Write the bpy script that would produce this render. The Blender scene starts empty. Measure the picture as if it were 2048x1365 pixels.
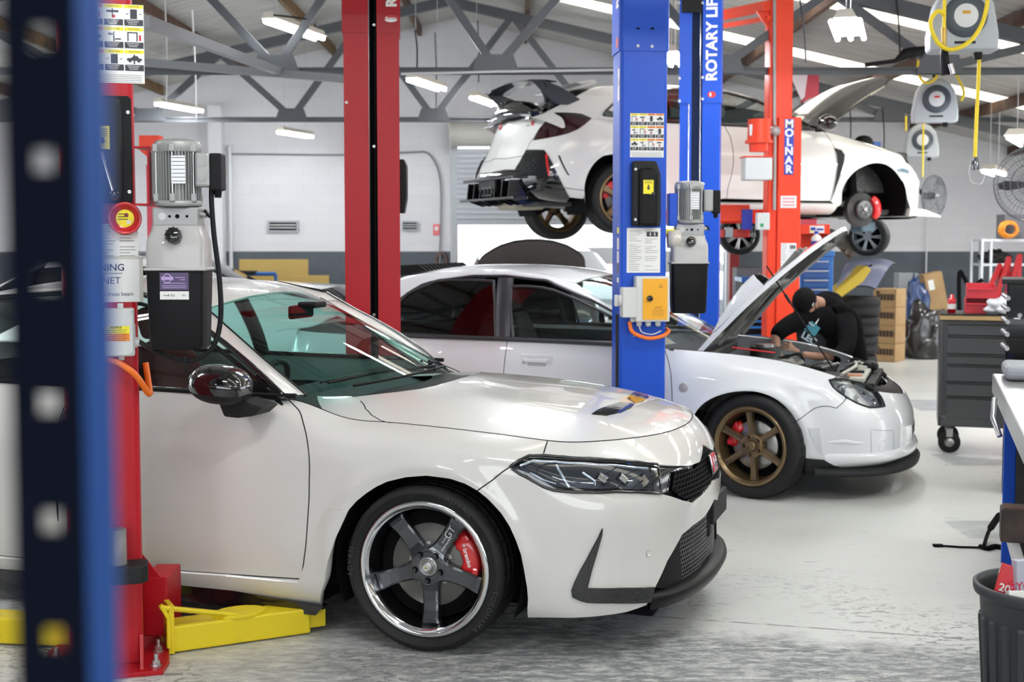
import bpy, bmesh, math, random
import numpy as np
from mathutils import Vector, Matrix
from mathutils.geometry import delaunay_2d_cdt
random.seed(7)
SC = bpy.context.scene
COL = SC.collection
PI = math.pi
# ------------------------------------------------------------------ camera
FPX, TP, CY, CAMH = 2600.0, 0.065, 637.0, 1.66
PITCH = math.atan(TP); CP, SP = math.cos(PITCH), math.sin(PITCH)
cam = bpy.data.cameras.new('camera'); camo = bpy.data.objects.new('camera', cam); COL.objects.link(camo)
camo.location = (0, 0, CAMH); camo.rotation_euler = (PI/2-PITCH, 0, 0)
cam.sensor_width = 36.0; cam.lens = FPX/2048*36
cam.shift_y = (CY-682.5)/2048
cam.dof.use_dof = True; cam.dof.focus_distance = 5.25; cam.dof.aperture_fstop = cam.lens/11.5
cam.clip_start = .05
SC.camera = camo
def ray(px, py):
    a = (px-1024)/FPX; b = -(py-CY)/FPX
    return np.array([a, CP+b*SP, -SP+b*CP])
def P(px, py, Y):
    r = ray(px, py); t = Y/r[1]; return Vector((r[0]*t, Y, CAMH+r[2]*t))
def F(px, py, z=0.0):
    r = ray(px, py); t = (z-CAMH)/r[2]; return Vector((r[0]*t, r[1]*t, z))
def proj(W):
    dz = W[..., 2]-CAMH; fw = W[..., 1]*CP-dz*SP; up = W[..., 1]*SP+dz*CP
    return np.stack([1024+FPX*W[..., 0]/fw, CY-FPX*up/fw], -1)
# ------------------------------------------------------------------ materials
MATS = {}
def mat(name, col=(.5, .5, .5), rough=.5, metal=0.0, coat=0.0, emit=None, est=0.0, alpha=1.0, trans=0.0, noise=None, bump=0.0, bscale=60, spec=.5, coat_rough=.03, stretch=(1, 1, 1)):
    if name in MATS: return MATS[name]
    m = bpy.data.materials.new(name); m.use_nodes = True; nt = m.node_tree
    b = nt.nodes['Principled BSDF']
    b.inputs['Base Color'].default_value = (*col, 1); b.inputs['Roughness'].default_value = rough
    b.inputs['Metallic'].default_value = metal; b.inputs['Coat Weight'].default_value = coat
    b.inputs['Coat Roughness'].default_value = coat_rough; b.inputs['Specular IOR Level'].default_value = spec
    if trans: b.inputs['Transmission Weight'].default_value = trans
    if alpha < 1: b.inputs['Alpha'].default_value = alpha
    if emit: b.inputs['Emission Color'].default_value = (*emit, 1); b.inputs['Emission Strength'].default_value = est
    if noise or bump:
        tc = nt.nodes.new('ShaderNodeTexCoord'); mp = nt.nodes.new('ShaderNodeMapping'); mp.inputs['Scale'].default_value = stretch
        nt.links.new(tc.outputs['Object'], mp.inputs['Vector'])
    if noise:      # (second colour, scale, low, high)
        c2, sc, lo, hi = noise
        n = nt.nodes.new('ShaderNodeTexNoise'); n.inputs['Scale'].default_value = sc; n.inputs['Detail'].default_value = 6
        nt.links.new(mp.outputs[0], n.inputs['Vector'])
        r = nt.nodes.new('ShaderNodeMapRange'); r.inputs[1].default_value = lo; r.inputs[2].default_value = hi
        nt.links.new(n.outputs['Fac'], r.inputs[0])
        mx = nt.nodes.new('ShaderNodeMix'); mx.data_type = 'RGBA'
        mx.inputs[6].default_value = (*col, 1); mx.inputs[7].default_value = (*c2, 1)
        nt.links.new(r.outputs[0], mx.inputs[0]); nt.links.new(mx.outputs[2], b.inputs['Base Color'])
    if bump:
        n = nt.nodes.new('ShaderNodeTexNoise'); n.inputs['Scale'].default_value = bscale; n.inputs['Detail'].default_value = 4
        nt.links.new(mp.outputs[0], n.inputs['Vector'])
        bp = nt.nodes.new('ShaderNodeBump'); bp.inputs['Strength'].default_value = bump; bp.inputs['Distance'].default_value = .01
        nt.links.new(n.outputs['Fac'], bp.inputs['Height']); nt.links.new(bp.outputs[0], b.inputs['Normal'])
    MATS[name] = m; return m
def glass(name, tint=(.8, .9, .88), refl=1.0, rough=0.0, ior=1.5):
    if name in MATS: return MATS[name]
    m = bpy.data.materials.new(name); m.use_nodes = True; nt = m.node_tree; nt.nodes.clear()
    o = nt.nodes.new('ShaderNodeOutputMaterial'); mx = nt.nodes.new('ShaderNodeMixShader')
    tr = nt.nodes.new('ShaderNodeBsdfTransparent'); tr.inputs[0].default_value = (*tint, 1)
    gl = nt.nodes.new('ShaderNodeBsdfGlossy'); gl.inputs['Roughness'].default_value = rough; gl.inputs[0].default_value = (refl, refl, refl, 1)
    fr = nt.nodes.new('ShaderNodeFresnel'); ge = nt.nodes.new('ShaderNodeNewGeometry'); mr = nt.nodes.new('ShaderNodeMapRange')
    mr.inputs[3].default_value = ior; mr.inputs[4].default_value = 1/ior; nt.links.new(ge.outputs['Backfacing'], mr.inputs[0]); nt.links.new(mr.outputs[0], fr.inputs[0])
    nt.links.new(fr.outputs[0], mx.inputs[0]); nt.links.new(tr.outputs[0], mx.inputs[1]); nt.links.new(gl.outputs[0], mx.inputs[2])
    nt.links.new(mx.outputs[0], o.inputs[0]); MATS[name] = m; return m
def emis(name, col, st):
    if name in MATS: return MATS[name]
    m = bpy.data.materials.new(name); m.use_nodes = True; nt = m.node_tree; nt.nodes.clear()
    o = nt.nodes.new('ShaderNodeOutputMaterial'); e = nt.nodes.new('ShaderNodeEmission')
    e.inputs[0].default_value = (*col, 1); e.inputs[1].default_value = st
    nt.links.new(e.outputs[0], o.inputs[0]); MATS[name] = m; return m
# ------------------------------------------------------------------ objects
def tag(o, label=None, cat=None, group=None, kind=None):
    if label: o['label'] = label
    if cat: o['category'] = cat
    if group: o['group'] = group
    if kind: o['kind'] = kind
    return o
def empty(name, loc=(0, 0, 0), rz=0, label=None, cat=None, group=None):
    o = bpy.data.objects.new(name, None); COL.objects.link(o); o.location = loc; o.rotation_euler = (0, 0, rz)
    return tag(o, label, cat, group)
def copy_tree(o, parent=None):
    c = o.copy(); COL.objects.link(c)
    if parent is not None: c.parent = parent
    for ch in [x for x in o.children]: copy_tree(ch, c)
    return c
def T(x=0, y=0, z=0): return Matrix.Translation((x, y, z))
def R(ax, deg): return Matrix.Rotation(math.radians(deg), 4, ax)
def S(x, y=None, z=None):
    y = x if y is None else y; z = x if z is None else z
    return Matrix.Diagonal((x, y, z, 1))
FONT = {}
def text_geo(s, size=.1, ext=.001, bold=0.0, align='CENTER', spacing=1.0):
    cu = bpy.data.curves.new('txt', 'FONT'); cu.body = s; cu.size = size; cu.extrude = ext; cu.offset = bold
    cu.align_x = align; cu.align_y = 'CENTER'; cu.resolution_u = 3; cu.space_character = spacing
    ob = bpy.data.objects.new('txt', cu); COL.objects.link(ob)
    dg = bpy.context.evaluated_depsgraph_get(); me = bpy.data.meshes.new_from_object(ob.evaluated_get(dg))
    vs = [tuple(v.co) for v in me.vertices]; fs = [tuple(p.vertices) for p in me.polygons]
    bpy.data.objects.remove(ob); bpy.data.curves.remove(cu); bpy.data.meshes.remove(me)
    return vs, fs
class MB:
    def __init__(s): s.v = []; s.f = []; s.m = []; s.sm = []; s.mats = []; s.M = Matrix.Identity(4)
    def at(s, M): s.M = M; return s
    def add(s, vs, fs, m, smooth=False):
        if m not in s.mats: s.mats.append(m)
        k = s.mats.index(m); b = len(s.v); M = s.M
        s.v += [tuple(M @ Vector(p)) for p in vs]
        flip = M.determinant() < 0
        for f in fs:
            f = tuple(reversed(f)) if flip else tuple(f)
            s.f.append(tuple(b+i for i in f)); s.m.append(k); s.sm.append(smooth)
        return s
    def bm(s, bm, m, smooth=False):
        bm.verts.index_update()
        s.add([tuple(v.co) for v in bm.verts], [[v.index for v in f.verts] for f in bm.faces], m, smooth); bm.free(); return s
    def box(s, c, d, m, bev=0.0, seg=2):
        bm = bmesh.new(); bmesh.ops.create_cube(bm, size=1)
        for v in bm.verts: v.co = Vector((c[0]+v.co.x*d[0], c[1]+v.co.y*d[1], c[2]+v.co.z*d[2]))
        if bev: bmesh.ops.bevel(bm, geom=list(bm.edges), offset=min(bev, min(d)*.45), segments=seg, affect='EDGES', profile=.5)
        return s.bm(bm, m)
    def cyl(s, a, b, r, m, r2=None, n=20, cap=True, smooth=True):
        a, b = Vector(a), Vector(b); r2 = r if r2 is None else r2
        ax = (b-a).normalized(); u = ax.orthogonal().normalized(); w = ax.cross(u)
        vs = []
        for (c, rr) in ((a, r), (b, r2)):
            vs += [tuple(c+(u*math.cos(2*PI*i/n)+w*math.sin(2*PI*i/n))*rr) for i in range(n)]
        s.add(vs, [(i, (i+1) % n, n+(i+1) % n, n+i) for i in range(n)], m, smooth)
        if cap: s.add(vs, [tuple(range(n-1, -1, -1)), tuple(range(n, 2*n))], m)
        return s
    def lathe(s, prof, m, n=32, axis='z', smooth=True, a0=0, a1=2*PI, close=True):
        # prof: (r, h)
        full = abs(a1-a0-2*PI) < 1e-6; k = n if full else n+1; vs = []
        for (r, h) in prof:
            for i in range(k):
                t = a0+(a1-a0)*i/n
                p = (r*math.cos(t), r*math.sin(t), h)
                if axis == 'y': p = (p[0], h, p[1])
                if axis == 'x': p = (h, p[0], p[1])
                vs.append(p)
        fs = []
        for j in range(len(prof)-1):
            for i in range(n):
                i2 = (i+1) % k if full else i+1
                q = (j*k+i, j*k+i2, (j+1)*k+i2, (j+1)*k+i)
                fs.append(q if axis != 'y' else q[::-1])
        return s.add(vs, fs, m, smooth)
    def tube(s, pts, r, m, n=8, smooth=True, cap=True):
        pts = [Vector(p) for p in pts]; vs = []; N = len(pts); u = None
        rr = r if isinstance(r, (list, tuple)) else [r]*N
        for i, p in enumerate(pts):
            t = (pts[min(i+1, N-1)]-pts[max(i-1, 0)])
            t = t.normalized() if t.length > 1e-9 else Vector((0, 0, 1))
            if u is None: u = t.orthogonal().normalized()
            u = (u-t*u.dot(t))
            u = u.normalized() if u.length > 1e-6 else t.orthogonal().normalized()
            w = t.cross(u)
            vs += [tuple(p+(u*math.cos(2*PI*k/n)+w*math.sin(2*PI*k/n))*rr[i]) for k in range(n)]
        fs = [(i*n+k, i*n+(k+1) % n, (i+1)*n+(k+1) % n, (i+1)*n+k) for i in range(N-1) for k in range(n)]
        s.add(vs, fs, m, smooth)
        if cap: s.add(vs, [tuple(range(n-1, -1, -1)), tuple(range((N-1)*n, N*n))], m)
        return s
    def prism(s, poly, h0, h1, m, axis='z', bev=0.0, smooth=False):
        # polygon (a,b) extruded along axis: z:(a,b,h) y:(a,h,b) x:(h,a,b)
        bm = bmesh.new()
        def q(a, b, h): return {'z': (a, b, h), 'y': (a, h, b), 'x': (h, a, b)}[axis]
        lo = [bm.verts.new(q(a, b, h0)) for a, b in poly]; hi = [bm.verts.new(q(a, b, h1)) for a, b in poly]
        n = len(poly)
        bm.faces.new(lo[::-1]); top = bm.faces.new(hi)
        for i in range(n): bm.faces.new((lo[i], lo[(i+1) % n], hi[(i+1) % n], hi[i]))
        bmesh.ops.recalc_face_normals(bm, faces=list(bm.faces))
        if bev: bmesh.ops.bevel(bm, geom=list(bm.edges), offset=bev, segments=2, affect='EDGES', profile=.5)
        bmesh.ops.triangulate(bm, faces=[f for f in bm.faces if len(f.verts) > 4])
        return s.bm(bm, m, smooth)
    def sphere(s, c, r, m, n=16, sc=(1, 1, 1)):
        bm = bmesh.new(); bmesh.ops.create_uvsphere(bm, u_segments=n, v_segments=n//2+2, radius=1)
        for v in bm.verts: v.co = Vector((c[0]+v.co.x*r*sc[0], c[1]+v.co.y*r*sc[1], c[2]+v.co.z*r*sc[2]))
        return s.bm(bm, m, True)
    def text(s, body, size, m, M=None, **k):
        vs, fs = text_geo(body, size, **k); old = s.M
        if M is not None: s.M = s.M @ M
        s.add(vs, fs, m); s.M = old; return s
    def grid(s, G, m, smooth=True, thick=0, wrap=False):
        # G: [i][j] points
        A = len(G); B = len(G[0]); vs = [tuple(p) for row in G for p in row]
        fs = [(i*B+j, i*B+(j+1) % B, (i+1)*B+(j+1) % B, (i+1)*B+j) for i in range(A-1) for j in range(B if wrap else B-1)]
        return s.add(vs, fs, m, smooth)
    def build(s, name, parent=None, loc=None, rz=None, subsurf=0, **tags):
        me = bpy.data.meshes.new(name); me.from_pydata(s.v, [], s.f)
        for m in s.mats: me.materials.append(m)
        me.polygons.foreach_set('material_index', s.m); me.polygons.foreach_set('use_smooth', s.sm)
        me.validate(); me.update()
        o = bpy.data.objects.new(name, me); COL.objects.link(o)
        if parent is not None: o.parent = parent
        if loc is not None: o.location = loc
        if rz is not None: o.rotation_euler = (0, 0, rz)
        if subsurf:
            md = o.modifiers.new('s', 'SUBSURF'); md.levels = md.render_levels = subsurf
        if tags: tag(o, **tags)
        return o
def bez(pts, n=24):
    # smooth Catmull-Rom through points
    pts = [Vector(p) for p in pts]; Q = [pts[0]*2-pts[1]]+pts+[pts[-1]*2-pts[-2]]; out = []
    for i in range(1, len(Q)-2):
        for k in range(n):
            t = k/n; a, b, c, d = Q[i-1], Q[i], Q[i+1], Q[i+2]
            out.append(.5*((2*b)+(c-a)*t+(2*a-5*b+4*c-d)*t*t+(3*b-3*c+d-a)*t**3))
    out.append(pts[-1]); return out
# ------------------------------------------------------------------ spline surfaces
def basis(n, t, deg=3):
    t = np.clip(np.asarray(t, float), 0, 1)
    kn = np.concatenate([np.zeros(deg), np.linspace(0, 1, n-deg+1), np.ones(deg)])
    B = np.zeros((len(t), n+deg))
    idx = np.clip(np.searchsorted(kn, t, side='right')-1, deg, n-1)
    B[np.arange(len(t)), idx] = 1
    for k in range(1, deg+1):
        N = np.zeros_like(B)
        for i in range(n+deg-k):
            d1 = kn[i+k]-kn[i]; d2 = kn[i+k+1]-kn[i+1] if i+k+1 < len(kn) else 0
            if d1 > 0: N[:, i] += (t-kn[i])/d1*B[:, i]
            if d2 > 0: N[:, i] += (kn[i+k+1]-t)/d2*B[:, i+1]
        B = N
    return B[:, :n]
class Surf:
    """smooth surface over [0,1]^2 in car space (x forward, y left, z up)"""
    def __init__(s, net, car, LU, LV, flip=False, disp=None):
        s.net = np.array(net, float); s.car = car; s.LU = LU; s.LV = LV; s.sg = -1 if flip else 1; s.disp = disp
        nu, nv = 260, 90
        s.gu, s.gv = np.linspace(0, 1, nu), np.linspace(0, 1, nv)
        U, V = np.meshgrid(s.gu, s.gv, indexing='ij'); s.U, s.V = U.ravel(), V.ravel()
        s.pts = s.ev(s.U, s.V); s.nrm = s.nor(s.U, s.V)
        W = s.car.w(s.pts); s.pix = proj(W); view = W-np.array([0, 0, CAMH])
        NW = s.car.rot(s.nrm); s.front = (NW*view).sum(1) < 0
    def ev0(s, u, v):
        BU, BV = basis(s.net.shape[0], u), basis(s.net.shape[1], v)
        return np.einsum('ki,kj,ijc->kc', BU, BV, s.net)
    def ev(s, u, v):
        u = np.atleast_1d(np.asarray(u, float)); v = np.atleast_1d(np.asarray(v, float))
        p = s.ev0(u, v)
        if s.disp: p = s.disp(p, u, v)
        return p
    def nor(s, u, v):
        u = np.atleast_1d(np.asarray(u, float)); v = np.atleast_1d(np.asarray(v, float)); e = 2e-3
        a = s.ev(np.clip(u+e, 0, 1), v)-s.ev(np.clip(u-e, 0, 1), v); b = s.ev(u, np.clip(v+e, 0, 1))-s.ev(u, np.clip(v-e, 0, 1))
        n = np.cross(a, b)*s.sg; return n/np.maximum(np.linalg.norm(n, axis=1, keepdims=True), 1e-12)
    def refine(s, u, v, fun, goal, it=10, tol=2e-4):
        for _ in range(it):
            e = 1e-4
            c = fun(u, v)
            if np.abs(goal-c).max() < tol: return u, v, 0.0
            a = (fun(min(u+e, 1), v)-c)/(min(u+e, 1)-u) if u < 1-e else (c-fun(u-e, v))/e
            b = (fun(u, min(v+e, 1))-c)/(min(v+e, 1)-v) if v < 1-e else (c-fun(u, v-e))/e
            J = np.array([a, b]).T; r = goal-c
            if np.abs(r).max() < tol: break
            try: d = np.linalg.lstsq(J.T@J+1e-9*np.eye(2)*np.trace(J.T@J), J.T@r, rcond=None)[0]
            except Exception: break
            d = np.clip(d, -.03, .03); u = min(max(u+d[0], 0), 1); v = min(max(v+d[1], 0), 1)
        return u, v, np.linalg.norm(goal-fun(u, v))
    def px(s, px, py, ulim=None):
        g = np.array([px, py], float); d = ((s.pix-g)**2).sum(1)+np.where(s.front, 0, 1e9)
        if ulim: d = d+np.where((s.U >= ulim[0]) & (s.U <= ulim[1]), 0, 1e9)
        k = int(np.argmin(d)); u0, v0 = s.U[k], s.V[k]
        f = lambda u, v: proj(s.car.w(s.ev(u, v)))[0]
        u, v, e = s.refine(u0, v0, f, g, tol=.03)
        if e > .7 or abs(u-u0) > .04 or abs(v-v0) > .08: return (u0, v0)
        return (u, v)
    def xz(s, x, z, ulim=None):      # right-hand side: point with given x, z
        ulim = ulim or ((0, .5) if s.LU > 8 else (0, 1))
        g = np.array([x, z]); d = ((s.pts[:, [0, 2]]-g)**2).sum(1)+np.where((s.U >= ulim[0]) & (s.U <= ulim[1]), 0, 1e9)
        k = int(np.argmin(d)); f = lambda u, v: s.ev(u, v)[0][[0, 2]]
        u, v, e = s.refine(s.U[k], s.V[k], f, g)
        return (u, v) if e < .02 else (s.U[k], s.V[k])
    def xy(s, x, sd):
        g = np.array([x, -sd]); d = ((s.pts[:, [0, 1]]-g)**2).sum(1)
        k = int(np.argmin(d)); f = lambda u, v: s.ev(u, v)[0][[0, 1]]
        u, v, e = s.refine(s.U[k], s.V[k], f, g)
        return (u, v) if e < .02 else (s.U[k], s.V[k])
    def sz(s, sd, z, ulim):             # nose / tail: point with given side offset, z
        g = np.array([-sd, z]); d = ((s.pts[:, [1, 2]]-g)**2).sum(1)+np.where((s.U >= ulim[0]) & (s.U <= ulim[1]), 0, 1e9)
        k = int(np.argmin(d)); f = lambda u, v: s.ev(u, v)[0][[1, 2]]
        u, v, e = s.refine(s.U[k], s.V[k], f, g)
        return (u, v) if e < .02 else (s.U[k], s.V[k])
BAKED = {}
NEWBAKE = {}
def pl(name, surf, pts, ulim=None):
    if name in BAKED: return list(BAKED[name])
    r = [surf.px(*p, ulim=ulim) for p in pts]
    if surf.LU > 8 and any(a < .2 for a, _ in r): r = [(0.0 if a > .7 else a, b) for a, b in r]
    r = [(round(float(a), 5), round(float(b), 5)) for a, b in r]
    NEWBAKE[name] = r; return list(r)
def mirr(poly): return [(1-u, v) for u, v in poly]
def smooth2(pts, n=6):
    if len(pts) < 3: return list(pts)
    return [(p.x, p.y) for p in bez([(a, b, 0) for a, b in pts], n)]
def resample(poly, step, closed=True):
    out = []; N = len(poly); M = N if closed else N-1
    for i in range(M):
        a, b = poly[i], poly[(i+1) % N]; d = math.hypot(b[0]-a[0], b[1]-a[1])
        if d < 1e-7: continue
        k = max(1, int(math.ceil(d/step)))
        out += [(a[0]+(b[0]-a[0])*j/k, a[1]+(b[1]-a[1])*j/k) for j in range(k)]
    if not closed: out.append(poly[-1])
    return out
def inside(poly, X, Y):
    X = np.asarray(X); Y = np.asarray(Y); r = np.zeros(X.shape, bool); N = len(poly)
    for i in range(N):
        x1, y1 = poly[i]; x2, y2 = poly[(i+1) % N]
        if y1 == y2: continue
        c = ((y1 > Y) != (y2 > Y)) & (X < (x2-x1)*(Y-y1)/(y2-y1)+x1); r ^= c
    return r
def panel(name, surf, poly, m, parent, holes=(), step=.035, thick=.012, off=0.0, bulge=0.0, extra=None, mb=None):
    """a sheet of the surface inside the (u,v) outline, with a turned-in edge"""
    LU, LV = surf.LU, surf.LV
    loops = [[(u*LU, v*LV) for u, v in L] for L in [poly]+list(holes)]
    loops = [resample(L, step*.6) for L in loops]
    # drop near duplicates
    loops = [[p for i, p in enumerate(L) if math.hypot(p[0]-L[i-1][0], p[1]-L[i-1][1]) > step*.04] for L in loops]
    xs = [p[0] for p in loops[0]]; ys = [p[1] for p in loops[0]]
    gx, gy = np.meshgrid(np.arange(min(xs), max(xs), step), np.arange(min(ys), max(ys), step)); gx, gy = gx.ravel(), gy.ravel()
    ok = inside(loops[0], gx, gy)
    for h in loops[1:]: ok &= ~inside(h, gx, gy)
    bd = np.array([p for L in loops for p in L])
    pts = np.stack([gx[ok], gy[ok]], 1)
    if not len(bd): raise ValueError('empty outline '+name)
    if len(pts):
        dd = np.sqrt(((pts[:, None, :]-bd[None])**2).sum(2)).min(1); pts = pts[dd > step*.45]
    V2 = [tuple(p) for L in loops for p in L]; E = []; b = 0
    for L in loops:
        E += [(b+i, b+(i+1) % len(L)) for i in range(len(L))]; b += len(L)
    V2 += [tuple(p) for p in pts]
    vo, eo, fo, ov, oe, of = delaunay_2d_cdt([Vector(p) for p in V2], E, [], 0, 1e-6)
    A = np.array([(p.x, p.y) for p in vo]); Ft = [f for f in fo]
    if not len(Ft): print('EMPTY PANEL', name, loops[0][:3]); return MB().build(name, parent)
    C = np.array([A[list(f)].mean(0) for f in Ft])
    ok = inside(loops[0], C[:, 0], C[:, 1])
    for h in loops[1:]: ok &= ~inside(h, C[:, 0], C[:, 1])
    tris = [tuple(f) for f, k in zip(Ft, ok) if k]
    u, v = A[:, 0]/LU, A[:, 1]/LV
    p3 = surf.ev(u, v); n3 = surf.nor(u, v)
    p3 = p3+n3*off
    if bulge:
        dd = np.sqrt(((A[:, None, :]-bd[None])**2).sum(2)).min(1); w = np.clip(dd/abs(bulge)/3, 0, 1); p3 = p3+n3*(bulge*(1-(1-w)**2))[:, None]
    if extra: p3 = extra(p3, n3, A)
    if not tris: print('EMPTY PANEL', name, loops[0][:3]); return MB().build(name, parent)
    # orientation
    t0 = tris[len(tris)//2]; fn = np.cross(p3[t0[1]]-p3[t0[0]], p3[t0[2]]-p3[t0[0]])
    if fn@n3[t0[0]] < 0: tris = [t[::-1] for t in tris]
    verts = [tuple(p) for p in p3]; norms = [tuple(n) for n in n3]; faces = list(tris)
    if thick:
        cnt = {}
        for t in tris:
            for a, b2 in ((t[0], t[1]), (t[1], t[2]), (t[2], t[0])): cnt[(a, b2)] = 1
        for (a, b2) in list(cnt):
            if (b2, a) not in cnt:
                pa, pb = p3[a], p3[b2]; na = n3[a]; out = np.cross(pb-pa, na); L = np.linalg.norm(out)
                if L < 1e-9: continue
                out = out/L; k = len(verts)
                verts += [tuple(pa), tuple(pb), tuple(pb-n3[b2]*thick), tuple(pa-na*thick)]
                norms += [tuple((out+na*.6)/np.linalg.norm(out+na*.6)), tuple((out+n3[b2]*.6)/np.linalg.norm(out+n3[b2]*.6)), tuple(out), tuple(out)]
                faces.append((k, k+3, k+2, k+1))
    me = bpy.data.meshes.new(name); me.from_pydata(verts, [], faces); me.materials.append(m)
    me.polygons.foreach_set('use_smooth', [True]*len(me.polygons)); me.update()
    me.normals_split_custom_set_from_vertices(norms)
    o = bpy.data.objects.new(name, me); COL.objects.link(o); o.parent = parent
    return o
def both(name, surf, poly, m, parent, holes=(), **k):
    a = panel(name, surf, poly, m, parent, holes, **k); panel(name, surf, mirr(poly), m, parent, [mirr(h) for h in holes], **k); return a
def line3(surf, uv, off=0.0, step=.02, closed=False):
    q = resample([(a*surf.LU, b*surf.LV) for a, b in uv], step, closed); u = np.array([a for a, b in q])/surf.LU; v = np.array([b for a, b in q])/surf.LV
    p = surf.ev(u, v)+surf.nor(u, v)*off; return p
def seam(mb, surf, uv, m, r=.0028, both_sides=True, off=-.0005, n=6, closed=False):
    for q in ([uv, mirr(uv)] if both_sides else [uv]):
        p = line3(surf, q, off, closed=closed)
        if len(p) > 1: mb.tube([tuple(x) for x in p], r, m, n=n)
def resamp3(pts, n):
    pts = np.array(pts, float); d = np.concatenate([[0], np.cumsum(np.linalg.norm(np.diff(pts, axis=0), axis=1))]); t = np.linspace(0, d[-1], n)
    return np.stack([np.interp(t, d, pts[:, k]) for k in range(3)], 1)
def bridge(A, B, nA, nB, bulge=.01, n=40, k=7):
    """curved strip between two 3D lines; returns grid"""
    A = resamp3(A, n); B = resamp3(B, n); nA = resamp3(nA, n) if len(np.shape(nA)) > 1 else np.tile(nA, (n, 1)); nB = resamp3(nB, n) if len(np.shape(nB)) > 1 else np.tile(nB, (n, 1))
    G = []
    for i in range(k):
        t = i/(k-1); nn = nA*(1-t)+nB*t; nn /= np.linalg.norm(nn, axis=1, keepdims=True)
        G.append(A*(1-t)+B*t+nn*bulge*4*t*(1-t))
    return G
class Frame:
    def __init__(s, O, th):
        s.O = np.array([O[0], O[1], O[2]], float); a = math.radians(th); s.th = a
        s.d = np.array([math.cos(a), -math.sin(a), 0]); s.n = np.array([math.sin(a), math.cos(a), 0])
    def w(s, p): p = np.atleast_2d(p); return s.O+p[:, :1]*s.d+p[:, 1:2]*s.n+p[:, 2:3]*np.array([0, 0, 1.])
    def rot(s, p): return p[:, :1]*s.d+p[:, 1:2]*s.n+p[:, 2:3]*np.array([0, 0, 1.])
def hit(fr, px, py, axis, val):
    """point of a car seen there, on the plane axis=val; axis x, s or z; returns (x, y, z) in car space"""
    r = ray(px, py); o = np.array([0, 0, CAMH])-fr.O; lo = lambda v: np.array([v@fr.d, v@fr.n, v[2]]); ro, rd = lo(o), lo(r)
    i = {'x': 0, 's': 1, 'z': 2}[axis]; val = -val if axis == 's' else val; t = (val-ro[i])/rd[i]; return tuple(ro+rd*t)
def full_net(cols):
    """cols of (x, s, z) rows from tail centre over the right side to nose centre -> whole loop (y = -s)"""
    rt = [[(x, -sd, z) for x, sd, z in c] for c in cols]; lf = [[(x, sd, z) for x, sd, z in c] for c in cols[::-1][1:]]
    return rt+lf
def wide_net(rows_fn, ts, ss): return [[rows_fn(t, sd) for sd in ss] for t in ts]
# ------------------------------------------------------------------ shared materials
M_white1 = mat('paint_warm_white', (.67, .66, .635), .32, coat=1.0, coat_rough=.02)
M_white2 = mat('paint_cool_white', (.70, .72, .75), .32, coat=1.0, coat_rough=.02)
M_white3 = mat('paint_bright_white', (.78, .78, .755), .32, coat=1.0, coat_rough=.03)
M_gloss = mat('gloss_black', (.006, .006, .007), .12, coat=1.0)
M_black = mat('black_plastic', (.009, .009, .010), .45, spec=.15)
M_matte = mat('matte_black_trim', (.014, .015, .016), .6, spec=.25)
M_satin = mat('satin_black_lip', (.006, .006, .007), .4, spec=.2)
M_dark = mat('underbody_dark', (.006, .006, .007), .9, spec=.1)
M_seam = mat('panel_gap_dark', (.01, .01, .01), .8)
M_rubber = mat('tyre_rubber', (.012, .012, .013), .62, spec=.3, bump=.15, bscale=120)
M_gun = mat('gunmetal_rim', (.10, .105, .115), .22, metal=.9, coat=.6)
M_pol = mat('polished_rim_lip', (.75, .76, .78), .13, metal=1.0)
M_bronze = mat('bronze_rim', (.21, .145, .072), .35, metal=.75, coat=.3)
M_chrome = mat('bright_chrome', (.8, .8, .82), .08, metal=1.0)
M_steel = mat('dull_steel', (.42, .42, .41), .38, metal=.85)
M_disc = mat('brake_disc_iron', (.15, .148, .135), .5, metal=.7)
M_redcal = mat('red_caliper_paint', (.70, .012, .015), .3, coat=.8)
M_whitetxt = mat('white_lettering', (.85, .85, .85), .5)
M_greytxt = mat('grey_lettering', (.55, .55, .56), .5)
M_darktxt = mat('dark_lettering', (.02, .02, .025), .6)
M_seatred = mat('dark_red_seat_cloth', (.10, .008, .01), .8)
M_seatblk = mat('black_seat_cloth', (.012, .012, .014), .85)
M_glass1 = glass('teal_windscreen_glass', (.46, .80, .73), 1.0, ior=1.6)
M_glassd = glass('dark_tinted_glass', (.05, .055, .055), 1.0, ior=1.5)
M_glassc = glass('clear_car_glass', (.82, .9, .88), 1.0, ior=1.45)
M_lens = glass('headlight_lens', (.86, .9, .93), 1.0, ior=1.5)
M_taill = mat('dark_red_tail_lamp', (.030, .003, .006), .1, coat=1.0)
M_redgloss = mat('red_gloss', (.6, .01, .02), .25, coat=.6)
M_indic = mat('grey_indicator_lens', (.35, .33, .32), .2, coat=1)

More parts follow.
